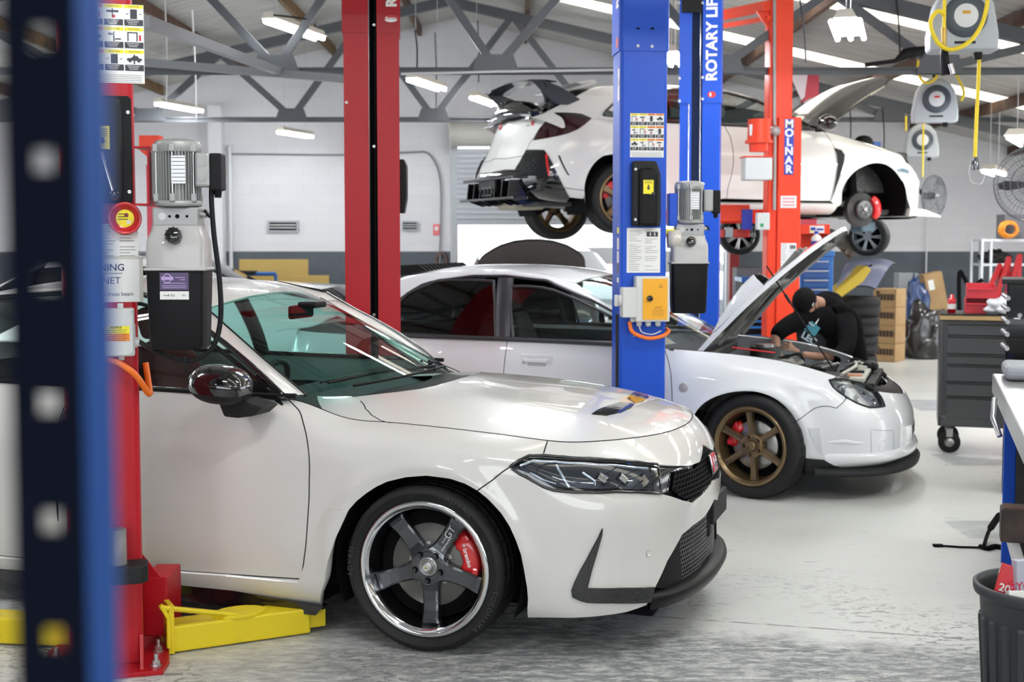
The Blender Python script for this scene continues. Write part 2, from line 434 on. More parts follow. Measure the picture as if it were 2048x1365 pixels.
def make_wheel(parent, name, c, tr, tw, rr, style, m_face, ang0=0, steer=0, side=1, cal=None, cal_ang=20, lip=M_pol, n=5, disc=True, cal_r=.175, camber=0, lugs=5, written=None, m_lug=None, tread=True):
    """c=(x,s,z) of the wheel centre on the OUTER face plane; returns wheel object (rim) with children"""
    x, sd, z = c
    base = T(x, -sd*side, z) @ R('Z', -steer if side > 0 else 180-steer)
    # local: axis Y, outer face at y=0 pointing -Y, inside at +Y
    rim = MB().at(base); w = tw
    # barrel + lip
    prof = [(rr+.004, .012), (rr+.006, .0), (rr-.006, -.007), (rr-.016, -.005), (rr-.018, .0), (rr-.030, .012), (rr-.035, .042), (rr-.040, .075), (rr-.048, .12), (rr-.048, w-.02), (rr, w)]
    rim.lathe(prof[:6], lip, 72, 'y'); rim.lathe(prof[5:], lip if style == 'advan' else m_face, 72, 'y')
    yhub = .045 if style == 'advan' else .03
    for i in range(n):
        a = math.radians(ang0+360/n*i); rows = []
        if style == 'advan':
            st = [(.035, .042, yhub+.002), (.062, .041, yhub), (.078, .034, yhub+.004), (.10, .030, yhub+.008), (.14, .0285, yhub+.010), (.18, .029, yhub+.006), (rr-.060, .0315, yhub-.004), (rr-.045, .034, yhub-.002), (rr-.036, .036, yhub+.014), (rr-.030, .038, yhub+.03)]; th = .032
        elif style == 'te37':
            st = [(.03, .030, yhub+.004), (.06, .025, yhub+.002), (.09, .019, yhub+.002), (.14, .018, yhub+.001), (rr-.06, .020, yhub-.006), (rr-.035, .023, yhub-.008), (rr-.024, .026, yhub+.004)]; th = .03
        elif style == 'thin':
            st = [(.03, .026, yhub+.01), (.07, .015, yhub+.006), (.12, .0125, yhub), (rr-.05, .014, yhub-.012), (rr-.03, .018, yhub-.01)]; th = .024
        else:
            st = [(.03, .035, yhub+.004), (.08, .028, yhub+.002), (.14, .024, yhub), (rr-.05, .030, yhub-.01), (rr-.03, .036, yhub-.004)]; th = .03
        for (r, hw, y) in st:
            sec = [(-hw-.006, y+th), (-hw-.003, y+.007), (-hw+.004, y), (hw-.004, y), (hw+.003, y+.007), (hw+.006, y+th)]
            if style == 'te37': sec = [(-hw-.004, y+th), (-hw, y+.004), (-hw+.003, y), (0, y+.003), (hw-.003, y), (hw, y+.004), (hw+.004, y+th)]
            rows.append([(r*math.cos(a)-t*math.sin(a), yy, r*math.sin(a)+t*math.cos(a)) for t, yy in sec])
        rim.grid(rows, m_face, smooth=False)
    # hub
    rim.lathe([(.0, yhub+.012), (.026, yhub+.012), (.030, yhub+.004), (.036, yhub+.001), (.070, yhub), (.076, yhub+.004), (.080, yhub+.04)], m_face, 40, 'y')
    if written == 'advan':
        a = ang0+360/n*1
        for ii, aa in ((0, ang0+360/n*2),):
            q = Matrix.Rotation(-math.radians(aa), 4, 'Y') @ T(.172, yhub+.0012, 0) @ R('X', 90)
            rim.text('GT', .040, M_greytxt, q @ T(.0, .002, 0), ext=.0008, align='CENTER')
            rim.text('RACING', .010, M_greytxt, q @ T(-.038, .005, -.004), ext=.0008)
            rim.text('ADVAN RACING', .0105, M_greytxt, q @ T(-.055, -.011, -.005), ext=.0008, bold=.0004)
    W = rim.build(name, parent)
    # tyre
    t = MB().at(base); R1 = tr
    prof = [(rr+.002, .006), (rr+.012, -.006), (rr+.03, -.013), ((rr+R1)/2, -.017), (R1-.022, -.012), (R1-.010, -.002), (R1-.004, .012)]
    y = .022; 
    for g in (.2, .4, .6, .8):
        gy = w*g; prof += [(R1-.001, gy-.008), (R1-.007, gy-.006), (R1-.007, gy+.004), (R1-.001, gy+.006)]
    prof += [(R1-.004, w-.012), (R1-.012, w+.002), ((rr+R1)/2, w+.012), (rr+.002, w)]
    t.lathe(prof, M_rubber, 72, 'y')
    if tread:
        for k in range(36):     # shoulder sipes
            a = 2*PI*k/36
            t.add([((R1+.0005-q*.0)*math.cos(a+da), yy, (R1+.0005)*math.sin(a+da)) for (da, yy, q) in ((0, .012, 0), (.012, .012, 0), (.055, w*.36, 0), (.04, w*.36, 0))], [(0, 1, 2, 3)], M_dark)
            t.add([((R1+.0005)*math.cos(a+da+.06), yy, (R1+.0005)*math.sin(a+da+.06)) for (da, yy) in ((0, w*.64), (.012, w*.64), (-.03, w-.014), (-.045, w-.014))], [(0, 1, 2, 3)], M_dark)
    if written:
        for s_, am in (('YOKOHAMA', -28), ('ADVAN', 178), ('ADVAN', 60)):
            rm = (rr+R1)/2+.006
            for j, ch in enumerate(s_):
                aa = am-(j-(len(s_)-1)/2)*4.6
                q = Matrix.Rotation(-math.radians(aa), 4, 'Y') @ T(rm, -.0176, 0) @ R('Y', 90) @ R('X', 90) 
                t.text(ch, .030, MATS.get('tyre_letter') or mat('tyre_letter', (.028, .028, .03), .5), q, ext=.0006, bold=.0005)
    t.build('tyre', W)
    if disc:
        d = MB().at(base); dr = rr*.62
        d.lathe([(.075, .085), (dr-.002, .085), (dr, .088), (dr, .108), (dr-.002, .112), (.06, .112)], M_steel if style == 'te37' else M_disc, 56, 'y')
        d.lathe([(0, .060), (.070, .060), (.078, .066), (.080, .112)], M_black, 40, 'y')
        for k in range(10):
            a = 2*PI*k/10+.2; d.at(base @ Matrix.Rotation(a, 4, 'Y')); d.box((.088, .084, 0), (.016, .01, .02), M_steel, .003)
        if style == 'te37':
            for k in range(24):
                a = 2*PI*k/24; d.at(base @ Matrix.Rotation(a, 4, 'Y')); d.add([(.10, .0845, 0), (.104, .0845, .003), (dr-.006, .0845, .03), (dr-.01, .0845, .027)], [(0, 1, 2, 3)], M_dark)
        d.build('brake_disc', W)
        h = MB().at(base); h.lathe([(0, .10), (rr-.052, .10), (rr-.052, .18), (0, .18)], M_dark, 40, 'y'); h.build('wheel_backing', W)
    # lug nuts
    for k in range(lugs):
        a = math.radians(ang0+360/lugs*k-3) if n == lugs else math.radians(ang0+360/lugs*k+18)
        l = MB().at(base); px, pz = .057*math.cos(a), .057*math.sin(a)
        l.cyl((px, yhub+.012, pz), (px, yhub-.016, pz), .0095, m_lug or M_gloss, .0085, 6, smooth=False); l.cyl((px, yhub+.001, pz), (px, yhub-.0006, pz), .013, M_dark, n=14)
        l.build('lug_nut', W)
    cc = MB().at(base)
    if style == 'advan':
        cc.lathe([(.040, yhub+.004), (.036, yhub-.004), (.031, yhub-.004), (.029, yhub+.004), (.023, yhub+.003), (.021, yhub-.010), (.018, yhub-.012), (0, yhub-.012)], M_steel, 32, 'y')
        cc.cyl((0, yhub-.010, 0), (0, yhub-.022, 0), .015, M_chrome, n=6, smooth=False); cc.sphere((0, yhub-.022, 0), .005, mat('brass', (.5, .38, .1), .3, 1), 10)
    else:
        cc.lathe([(.034, yhub+.002), (.032, yhub-.010), (.026, yhub-.014), (0, yhub-.014)], m_face, 28, 'y')
    cc.build('centre_cap', W)
    if cal:
        k = MB().at(base); G = []
        a0, a1 = math.radians(cal_ang-31), math.radians(cal_ang+31); rm = rr*.6
        for i in range(13):
            a = a0+(a1-a0)*i/12; e = abs(i-6)/6; ro = rr*.77-.012*e**3; ri = rr*.46+.012*e**2
            if 4 <= i <= 8: ri += .012
            f = .066+.02*e**4
            G.append([(ri*math.cos(a), .098, ri*math.sin(a)), (ri*math.cos(a), f+.012, ri*math.sin(a)), ((ri+.012)*math.cos(a), f, (ri+.012)*math.sin(a)), ((ro-.012)*math.cos(a), f, (ro-.012)*math.sin(a)), (ro*math.cos(a), f+.012, ro*math.sin(a)), (ro*math.cos(a), .12, ro*math.sin(a))])
        k.grid(G, cal, smooth=True)
        for row in (G[0], G[-1]): k.add(row, [tuple(range(6))], cal)
        for i in (2, 10):
            a = a0+(a1-a0)*i/12; k.at(base @ Matrix.Rotation(-a, 4, 'Y')); k.box((rr*.70, .088, 0), (.03, .05, .034), cal, .008)
            k.at(base)
        aa = cal_ang
        if written:
            q = Matrix.Rotation(-math.radians(aa), 4, 'Y') @ T(rr*.615, .0655, 0) @ R('X', 90) @ R('Z', -90)
            k.text('brembo', .024, M_whitetxt, q @ T(.006, -.002, 0), ext=.0008, bold=.0008)
            k.at(base @ q @ T(-.045, 0, 0)); k.lathe([(.0055, 0), (.0075, 0.001), (.0075, 0.0014), (.0055, .001)], M_whitetxt, 20); k.lathe([(0, .001), (.0032, .001)], M_whitetxt, 12); k.at(base)
        elif style == 'te37':
            q = Matrix.Rotation(-math.radians(aa), 4, 'Y') @ T(rr*.66, .0655, 0) @ R('X', 90) @ R('Z', 0)
            k.text('AP', .024, M_whitetxt, q, ext=.0008, bold=.0008)
        k.build('brake_caliper', W)
    return W
def wheel_well(parent, x, side, r, z, s_out, depth=.34):
    m = MB(); y0, y1 = -s_out*side, -(s_out-depth)*side; G = []
    for i in range(25):
        a = math.radians(-25+230*i/24); G.append([(x+r*math.cos(a), y0, z+r*math.sin(a)), (x+r*math.cos(a), y1, z+r*math.sin(a))])
    m.grid(G, M_dark); m.add([g[1] for g in G]+[(x, y1, z)], [(i, i+1, 25) for i in range(24)], M_dark)
    m.build('wheel_arch_liner', parent)
def hexmesh(mb, surf, poly, a, r, m, off=-.01, sx=1.0, inv=False):
    """honeycomb wires on a surface inside outline"""
    LU, LV = surf.LU, surf.LV; L = [(u*LU, v*LV) for u, v in poly]
    xs = [p[0] for p in L]; ys = [p[1] for p in L]; segs = []
    dx = a*math.sqrt(3)*sx; dy = a*1.5; j = 0; y = min(ys)
    while y < max(ys)+dy:
        x = min(xs)+(dx/2 if j % 2 else 0)
        while x < max(xs)+dx:
            for (p, q) in (((0, a/2), (dx/2, a)), ((0, a/2), (0, -a/2)), ((0, a/2), (-dx/2, a))):
                segs.append(((x+p[0], y+p[1]), (x+q[0], y+q[1])))
            x += dx
        y += dy; j += 1
    mid = np.array([((p[0]+q[0])/2, (p[1]+q[1])/2) for p, q in segs]); ok = inside(L, mid[:, 0], mid[:, 1])
    A = np.array([p for (p, q), k in zip(segs, ok) if k]); B = np.array([q for (p, q), k in zip(segs, ok) if k])
    if not len(A): return
    pa = surf.ev(A[:, 0]/LU, A[:, 1]/LV)+surf.nor(A[:, 0]/LU, A[:, 1]/LV)*off; pb = surf.ev(B[:, 0]/LU, B[:, 1]/LV)+surf.nor(B[:, 0]/LU, B[:, 1]/LV)*off
    for p, q in zip(pa, pb): mb.tube([tuple(p), tuple(q)], r, m, n=4, cap=False)
def seat(parent, x, sd, m, z0=.30, s=1.0, rake=18):
    b = MB(); y = -sd
    b.at(T(x, y, z0) @ S(s))
    b.box((.0, 0, .12), (.52, .50, .16), m, .05, 3)
    b.at(T(x-.24*s, y, z0+.16*s) @ S(s) @ R('Y', -rake))
    b.prism([(-.23, 0), (-.26, .22), (-.22, .45), (-.15, .60), (.15, .60), (.22, .45), (.26, .22), (.23, 0)], -.06, .06, m, 'x', .03)
    b.box((0, 0, .70), (.09, .26, .17), m, .035, 3)
    b.at(Matrix.Identity(4))
    return b.build('seat', parent)
def steering_wheel(parent, x, y, z, m=M_black):
    b = MB().at(T(x, y, z) @ R('Y', -65)); b.lathe([(.175+.014*math.cos(a), .014*math.sin(a)) for a in [i*PI/4 for i in range(9)]], m, 32)
    b.box((0, 0, -.01), (.10, .12, .03), m, .01); b.box((0, 0, 0), (.03, .34, .014), m, .004); b.box((-.09, 0, 0), (.16, .03, .014), m, .004)
    b.build('steering_wheel', parent)
# ================================================================== ROOM
def node_mat(name):
    m = bpy.data.materials.new(name); m.use_nodes = True; nt = m.node_tree; MATS[name] = m
    return m, nt, nt.nodes['Principled BSDF'], nt.nodes.new, nt.links.new
def math_(nt, op, a, b=None, clamp=False):
    n = nt.nodes.new('ShaderNodeMath'); n.operation = op; n.use_clamp = clamp
    for i, x in enumerate((a, b)):
        if x is None: continue
        if isinstance(x, (int, float)): n.inputs[i].default_value = x
        else: nt.links.new(x, n.inputs[i])
    return n.outputs[0]
def noise_(nt, vec, sc, det=6, rough=.6, stretch=None, dist=0):
    if stretch:
        mp = nt.nodes.new('ShaderNodeMapping'); mp.inputs['Scale'].default_value = stretch; nt.links.new(vec, mp.inputs[0]); vec = mp.outputs[0]
    n = nt.nodes.new('ShaderNodeTexNoise'); n.inputs['Scale'].default_value = sc; n.inputs['Detail'].default_value = det; n.inputs['Roughness'].default_value = rough
    n.inputs['Distortion'].default_value = dist
    nt.links.new(vec, n.inputs['Vector']); return n.outputs['Fac']
def rng(nt, x, a, b, c=0, d=1):
    r = nt.nodes.new('ShaderNodeMapRange'); r.inputs[1].default_value = a; r.inputs[2].default_value = b; r.inputs[3].default_value = c; r.inputs[4].default_value = d
    nt.links.new(x, r.inputs[0]); return r.outputs[0]
def mixc(nt, f, a, b):
    mx = nt.nodes.new('ShaderNodeMix'); mx.data_type = 'RGBA'
    if isinstance(f, (int, float)): mx.inputs[0].default_value = f
    else: nt.links.new(f, mx.inputs[0])
    for i, c in ((6, a), (7, b)):
        if isinstance(c, tuple): mx.inputs[i].default_value = (*c, 1)
        else: nt.links.new(c, mx.inputs[i])
    return mx.outputs[2]
# floor : worn painted concrete
m, nt, b, N, L = node_mat('worn_painted_concrete')
geo = N('ShaderNodeNewGeometry'); pos = geo.outputs['Position']; sep = N('ShaderNodeSeparateXYZ'); L(pos, sep.inputs[0])
X, Y = sep.outputs[0], sep.outputs[1]
paint = mixc(nt, rng(nt, noise_(nt, pos, .9, 5), .35, .7), (.69, .70, .67), (.62, .635, .61))
paint = mixc(nt, rng(nt, noise_(nt, pos, 2.2, 8, .7), .55, .75, 0, .35), paint, (.60, .56, .47))
chip = rng(nt, noise_(nt, pos, 16, 5, .62, (.55, 1.5, 1), .6), .63, .66)
chipm = rng(nt, noise_(nt, pos, .8, 3), .42, .66)
chip = math_(nt, 'MULTIPLY', chip, chipm)
line = math_(nt, 'ADD', Y, math_(nt, 'MULTIPLY', X, .33))     # joint line direction
JL = None
pA, pB = F(1440, 1243), F(1960, 1281); kx = -(pB.y-pA.y)/(pB.x-pA.x); c0 = pA.y+kx*pA.x
line = math_(nt, 'ADD', Y, math_(nt, 'MULTIPLY', X, kx))
wob = math_(nt, 'MULTIPLY', math_(nt, 'SUBTRACT', noise_(nt, pos, 5, 6, .7), .5), .5)
wornz = rng(nt, math_(nt, 'ADD', line, wob), c0-.28, c0-.10, 1, 0)
streak = rng(nt, noise_(nt, pos, 15, 9, .78, (.55, 1.5, 1), .25), .38, .56)
worn = math_(nt, 'MULTIPLY', math_(nt, 'MULTIPLY', wornz, streak), rng(nt, math_(nt, 'ADD', X, math_(nt, 'MULTIPLY', noise_(nt, pos, 2.5, 4), .8)), -1.3, .35, .25, 1))
greyc = mixc(nt, rng(nt, noise_(nt, pos, 3, 6), .3, .7), (.13, .14, .15), (.27, .28, .29))
col = mixc(nt, math_(nt, 'MULTIPLY', chip, .85), paint, (.22, .23, .23))
near = rng(nt, line, c0+.1, c0+1.1, 1, 0)
chip2 = math_(nt, 'MULTIPLY', rng(nt, noise_(nt, pos, 26, 6, .68, (.7, 1.3, 1), .7), .535, .57), math_(nt, 'MULTIPLY', near, rng(nt, noise_(nt, pos, 1.4, 3), .4, .56)))
col = mixc(nt, math_(nt, 'MULTIPLY', chip2, .9), col, (.19, .20, .20))
col = mixc(nt, worn, col, greyc)
joint = math_(nt, 'MULTIPLY', rng(nt, math_(nt, 'ABSOLUTE', math_(nt, 'SUBTRACT', line, c0)), .004, .012, 1, 0), rng(nt, noise_(nt, pos, 9, 4), .35, .5))
col = mixc(nt, math_(nt, 'MULTIPLY', joint, .8), col, (.10, .10, .10))
def patch(col, pix, color, soft=.05):
    c = sum((F(*p) for p in pix), Vector())/len(pix); hx = max(abs(F(*p).x-c.x) for p in pix); hy = max(abs(F(*p).y-c.y) for p in pix)
    w = math_(nt, 'MULTIPLY', math_(nt, 'SUBTRACT', noise_(nt, pos, 7, 5, .7), .5), .45)
    ax = math_(nt, 'DIVIDE', math_(nt, 'ABSOLUTE', math_(nt, 'SUBTRACT', X, float(c.x))), hx); ay = math_(nt, 'DIVIDE', math_(nt, 'ABSOLUTE', math_(nt, 'SUBTRACT', Y, float(c.y))), hy)
    d = math_(nt, 'ADD', math_(nt, 'MAXIMUM', ax, ay), w)
    return mixc(nt, rng(nt, d, .95, 1.03, 1, 0), col, mixc(nt, rng(nt, noise_(nt, pos, 6, 5), .4, .6), color, tuple(k*1.25 for k in color)))
col = patch(col, [(1885, 1042), (2060, 1078)], (.42, .44, .43))
col = patch(col, [(1860, 908), (2080, 932)], (.38, .40, .40))
col = patch(col, [(1790, 800), (1960, 822)], (.36, .38, .40))
dirt = rng(nt, noise_(nt, pos, 38, 4, .6, (.8, 1.3, 1)), .70, .74)
col = mixc(nt, math_(nt, 'MULTIPLY', dirt, .6), col, (.12, .12, .12))
out_ = rng(nt, Y, 19.9, 20.0); col = mixc(nt, out_, col, (.75, .75, .73))
L(col, b.inputs['Base Color']); b.inputs['Roughness'].default_value = .38
L(rng(nt, worn, 0, 1, .34, .55), b.inputs['Roughness'])
bp = N('ShaderNodeBump'); bp.inputs['Strength'].default_value = .25; bp.inputs['Distance'].default_value = .004
L(math_(nt, 'ADD', math_(nt, 'MULTIPLY', worn, -1), noise_(nt, pos, 40, 4)), bp.inputs['Height']); L(bp.outputs[0], b.inputs['Normal'])
M_floor = m
# painted brick wall
def wallmat(name, up, low, zsplit=1.39, brick=True):
    m, nt, b, N, L = node_mat(name)
    geo = N('ShaderNodeNewGeometry'); sep = N('ShaderNodeSeparateXYZ'); L(geo.outputs['Position'], sep.inputs[0])
    cm = N('ShaderNodeCombineXYZ'); L(math_(nt, 'ADD', sep.outputs[0], sep.outputs[1]), cm.inputs[0]); L(sep.outputs[2], cm.inputs[1])
    br = N('ShaderNodeTexBrick'); L(cm.outputs[0], br.inputs['Vector']); br.inputs['Scale'].default_value = 1; br.inputs['Brick Width'].default_value = .40; br.inputs['Row Height'].default_value = .15
    br.inputs['Mortar Size'].default_value = .006; br.inputs['Color1'].default_value = (*up, 1); br.inputs['Color2'].default_value = tuple(c*.965 for c in up)+(1,); br.inputs['Mortar'].default_value = tuple(c*.93 for c in up)+(1,)
    st = rng(nt, noise_(nt, geo.outputs['Position'], .7, 6, .65), .45, .75, 0, .35)
    upc = mixc(nt, st, br.outputs['Color'], tuple(c*.82 for c in up))
    lo = mixc(nt, rng(nt, noise_(nt, geo.outputs['Position'], 3, 5), .4, .7), low, tuple(c*1.25 for c in low))
    col = mixc(nt, rng(nt, sep.outputs[2], zsplit-.004, zsplit+.004), lo, upc)
    L(col, b.inputs['Base Color']); b.inputs['Roughness'].default_value = .7
    bp = N('ShaderNodeBump'); bp.inputs['Strength'].default_value = .5; bp.inputs['Distance'].default_value = .01; L(br.outputs['Fac'], bp.inputs['Height']); bp.invert = True
    L(bp.outputs[0], b.inputs['Normal']); return m
M_wall = wallmat('painted_block_wall', (.70, .69, .715), (.075, .088, .105))
M_roof = mat('foil_faced_roof_underside', (.50, .49, .47), .6, noise=((.32, .31, .29), 2.5, .4, .7), bump=.9, bscale=9, stretch=(1, 9, 1))
M_sky = glass('skylight_sheet', (1.0, .90, .74), .3, ior=1.2)
M_truss = mat('dark_grey_steel', (.075, .08, .09), .45)
M_truss2 = mat('light_grey_steel', (.20, .21, .225), .4)
M_wood = mat('brown_timber', (.10, .05, .03), .7, noise=((.05, .025, .015), 6, .4, .7))
M_wood2 = mat('ochre_timber', (.16, .09, .03), .7, noise=((.08, .045, .015), 6, .4, .7))
YB, XL, XR, RX, RZ, SL, YF = 20.0, -7.6, 9.6, -.85, 4.93, .23, -4.0
roofz = lambda x: RZ-SL*abs(x-RX)
f = MB(); f.add([(-40, -30, 0), (40, -30, 0), (40, 60, 0), (-40, 60, 0)], [(0, 1, 2, 3)], M_floor); f.build('floor', kind='structure')
# back wall with door opening
dx0 = P(915, 480, YB).x; dx1 = P(1452, 480, YB).x; dz = P(1000, 440, YB).z
w = MB(); th = .25; DZ = 3.05
def wall_xz(mb, poly, y0, y1, m): mb.prism(poly, y0, y1, m, 'y')
wall_xz(w, [(XL, 0), (dx0, 0), (dx0, roofz(dx0)), (RX, RZ), (RX-.001, RZ), (XL, roofz(XL))], YB, YB+th, M_wall)
wall_xz(w, [(dx1, 0), (XR, 0), (XR, roofz(XR)), (dx1, roofz(dx1))], YB, YB+th, M_wall)
wall_xz(w, [(dx0, DZ), (dx1, DZ), (dx1, roofz(dx1)), (dx0, roofz(dx0))], YB, YB+th, M_wall)
w.build('wall_back', kind='structure')
w = MB(); w.box((XL-.12, 1.2, 1.75), (.25, 10.6, 3.5), M_wall); w.box((XL-.12, 18.9, 1.75), (.25, 2.4, 3.5), M_wall); w.box((XL-.12, 12.1, 3.2), (.25, 11.2, .6), M_wall); w.build('wall_left', kind='structure')  # unseen side opening added to let daylight into the back of the hall
w = MB(); w.box((XR+.12, 1.2, 1.35), (.25, 10.6, 2.7), M_wall); w.box((XR+.12, 18.9, 1.35), (.25, 2.4, 2.7), M_wall); w.box((XR+.12, 12.1, 2.55), (.25, 11.2, .3), M_wall); w.build('wall_right', kind='structure')  # matching unseen opening, added to brighten the far end
w = MB(); wall_xz(w, [(XL, 3.3), (RX, 3.3), (XR, 2.5), (XR, roofz(XR)), (RX, RZ), (XL, roofz(XL))], YF-.2, YF, M_wall); w.box((XL+1, YF-.1, 1.65), (2, .2, 3.3), M_wall); w.box(((XL+XR)/2, YF-.1, .6), (XR-XL-2, .2, 1.2), M_wall); w.box((XR-1, YF-.1, 1.3), (2, .2, 2.6), M_wall)  # low wall behind the camera added to cut low-angle daylight
w.build('wall_front', kind='structure')
# roof : sheets between skylight strips on the right slope
SK = [13.3, 16.4, 10.2, 7.1, 4.0, .9, -2.2]; sw = .28
r = MB(); t = .05
r.add([(XL-.3, YF-.3, roofz(XL-.3)), (RX, YF-.3, RZ), (RX, YB+.3, RZ), (XL-.3, YB+.3, roofz(XL-.3))], [(0, 1, 2, 3)], M_roof)
ys = sorted([YF-.3, YB+.3]+[y-sw for y in SK]+[y+sw for y in SK])
for a, b_ in zip(ys[0::2], ys[1::2]):
    r.add([(RX, a, RZ), (XR+.3, a, roofz(XR+.3)), (XR+.3, b_, roofz(XR+.3)), (RX, b_, RZ)], [(0, 1, 2, 3)], M_roof)
for y in SK:
    for (xa, xb) in ((RX, RX+1.2), (XR-.9, XR+.3)):
        r.add([(xa, y-sw, roofz(xa)), (xb, y-sw, roofz(xb)), (xb, y+sw, roofz(xb)), (xa, y+sw, roofz(xa))], [(0, 1, 2, 3)], M_roof)
r.build('ceiling', kind='structure')
for k, y in enumerate(SK):
    s_ = MB(); xa, xb = RX+1.2, XR-.9; s_.add([(xa, y-sw, roofz(xa)), (xb, y-sw, roofz(xb)), (xb, y+sw, roofz(xb)), (xa, y+sw, roofz(xa))], [(0, 1, 2, 3)], M_sky); s_.build('window_%d' % (k+1), kind='structure')
# purlins along the hall
pu = MB()
for x, m_ in ((-6.6, M_wood), (-5.3, M_wood2), (-4.0, M_wood), (-2.7, M_wood2), (-1.4, M_wood), (.2, M_wood), (1.6, M_wood), (3.1, M_wood), (4.6, M_wood), (6.1, M_wood), (7.6, M_wood), (9.0, M_wood)):
    pu.box((x, 8, roofz(x)-.075), (.06, 24, .13), m_)
pu.build('trim_1', kind='structure')
# trusses
def truss(name, Y, zb, nodes, webs, mt=M_truss, chord=.045):
    b_ = MB()
    b_.box(((XL+XR)/2, Y, zb), (XR-XL, .07, .012), mt); b_.box(((XL+XR)/2, Y, zb-.03), (XR-XL, .012, .06), mt)
    for (xa, xb) in ((XL, RX), (RX, XR)):
        n = 1; za, zc = roofz(xa)-.14, roofz(xb)-.14
        b_.at(Matrix.Identity(4)); b_.prism([(xa, za-.13), (xb, zc-.13), (xb, zc), (xa, za)], Y-.05, Y+.05, mt, 'y')
    for (xa, za, xb, zc, wd) in webs:
        a, c = Vector((xa, Y, za)), Vector((xb, Y, zc)); d = (c-a); Lh = d.length; ang = math.atan2(d.z, d.x)
        b_.at(T(*((a+c)/2)) @ Matrix.Rotation(-ang, 4, 'Y')); b_.box((0, 0, 0), (Lh, .06, wd), mt); b_.at(Matrix.Identity(4))
    for x in nodes: b_.prism([(x-.22, zb-.05), (x+.22, zb-.05), (x+.16, zb+.12), (x-.16, zb+.12)], Y-.055, Y-.04, mt, 'y')
    return b_.build(name, kind='structure')
def webs_for(nodes, zb, skip=(), wd=.07):
    out = []
    tops = [(nodes[i]+nodes[i+1])/2 for i in range(len(nodes)-1)]; tops = [nodes[0]-1.0]+tops+[nodes[-1]+1.0]
    for i, x in enumerate(nodes):
        for t_ in (tops[i], tops[i+1]):
            if XL < t_ < XR: out.append((x, zb, t_, roofz(t_)-.2, wd))
    return out
zt = 3.17
nf = [-6.6, -4.8, -2.92, -1.04, 1.05, 3.0, 5.0]
truss('trim_2', 17.4, 3.2, nf, webs_for(nf, 3.2, wd=.085))
nn = [-6.2, -4.1, -2.15, -.15, 1.9, 3.9, 5.9]
truss('trim_3', 12.0, 3.17, nn, webs_for(nn, 3.17, wd=.075))
truss('trim_4', 6.4, 3.17, nn, webs_for(nn, 3.17))
truss('trim_5', 1.0, 3.17, nn, webs_for(nn, 3.17))
# diagonal pale brace running along the hall to the truss
b_ = MB(); a, c = P(288, 42, 7.3), P(562, 145, 12.0); b_.tube([a, c], .045, M_truss2, 4, smooth=False); b_.build('trim_6', kind='structure')
b_ = MB(); a, c = P(288, 122, 11.9), P(690, 150, 12.0); b_.tube([P(200, 118, 11.85), P(690, 158, 11.85)], .05, M_truss2, 4, smooth=False); b_.build('trim_7', kind='structure')
# wall pilaster + pipes
b_ = MB(); b_.box((P(438, 400, YB).x, YB-.12, 1.8), (.2, .24, 3.6), mat('white_wall_paint', (.70, .70, .72), .6)); b_.build('wall_pilaster', kind='structure')
# door frame and roller shutter
dz0 = P(1000, 440, YB).z
b_ = MB(); mj = mat('grey_galvanised', (.42, .44, .47), .45, metal=.3)
b_.box((dx0-.04, YB-.05, 1.6), (.10, .12, 3.2), mj); b_.box((dx1+.04, YB-.05, 1.6), (.10, .12, 3.2), mj); b_.build('door_1', kind='structure')
rs = empty('roller_shutter', (0, YB-.12, 0), 0, 'grey ribbed roller shutter pulled partly down over the bright rear doorway', 'roller shutter')
b_ = MB(); ms = mat('roller_slat_grey', (.50, .52, .56), .45, metal=.2); n = int((3.0-dz0)/.078)
prof = []
for k in range(n):
    z = dz0+k*.078
    prof += [(0, z), (-.018, z+.012), (-.018, z+.052), (0, z+.064)]
G = [[(x, y, z) for (y, z) in prof] for x in (dx0, dx1)]; b_.grid(G, ms, smooth=False); b_.build('curtain', rs)
b_ = MB(); b_.box(((dx0+dx1)/2, -.01, dz0-.04), (dx1-dx0, .05, .08), mj); b_.build('bottom_rail', rs)
b_ = MB(); b_.lathe([(.0, 0), (.19, 0), (.19, .02)], M_wood, 28, 'x'); zc = P(1000, 272, YB).z
b_.at(T(dx0-.1, -.17, zc)); b_.lathe([(0, 0), (.22, 0), (.22, .03), (.185, .03), (.185, dx1-dx0+.1), (.22, dx1-dx0+.1), (.22, dx1-dx0+.13), (0, dx1-dx0+.13)], mat('roller_drum_cream', (.55, .54, .50), .5), 28, 'x', smooth=False); b_.build('drum', rs)
# outside: low wall and sky
o = MB(); mo = mat('outside_render', (.8, .8, .76), .8); o.box((0, 46, 1.5), (70, .3, 3), mo); o.build('outside_wall', kind='structure')
# ------------------------------------------------------------------ light
wd = bpy.data.worlds.new('world'); SC.world = wd; wd.use_nodes = True; nt = wd.node_tree; bg = nt.nodes['Background']
bg.inputs[0].default_value = (.93, .97, 1.0, 1); bg.inputs[1].default_value = 3.2
def portal(loc, rot, sx, sy):
    l = bpy.data.lights.new('daylight_portal', 'AREA'); l.shape = 'RECTANGLE'; l.size = sx; l.size_y = sy; l.cycles.is_portal = True
    o = bpy.data.objects.new('daylight_portal', l); COL.objects.link(o); o.location = loc; o.rotation_euler = rot
portal(((XL+XR)/2, YF-.25, 2.2), (PI/2, 0, 0), XR-XL-4, 2.1)
portal((XL-.3, 12.1, 1.45), (PI/2, 0, -PI/2), 11, 2.9); portal((XR+.3, 12.1, 1.2), (PI/2, 0, PI/2), 11, 2.4)  # portals for the two added side openings
portal(((dx0+dx1)/2, YB+.4, dz0/2), (-PI/2, 0, 0), dx1-dx0, dz0)
M_tube = emis('fluorescent_tube_glow', (.93, .97, 1.0), 85.0)
M_fit = mat('cream_light_fitting', (.62, .58, .50), .5)
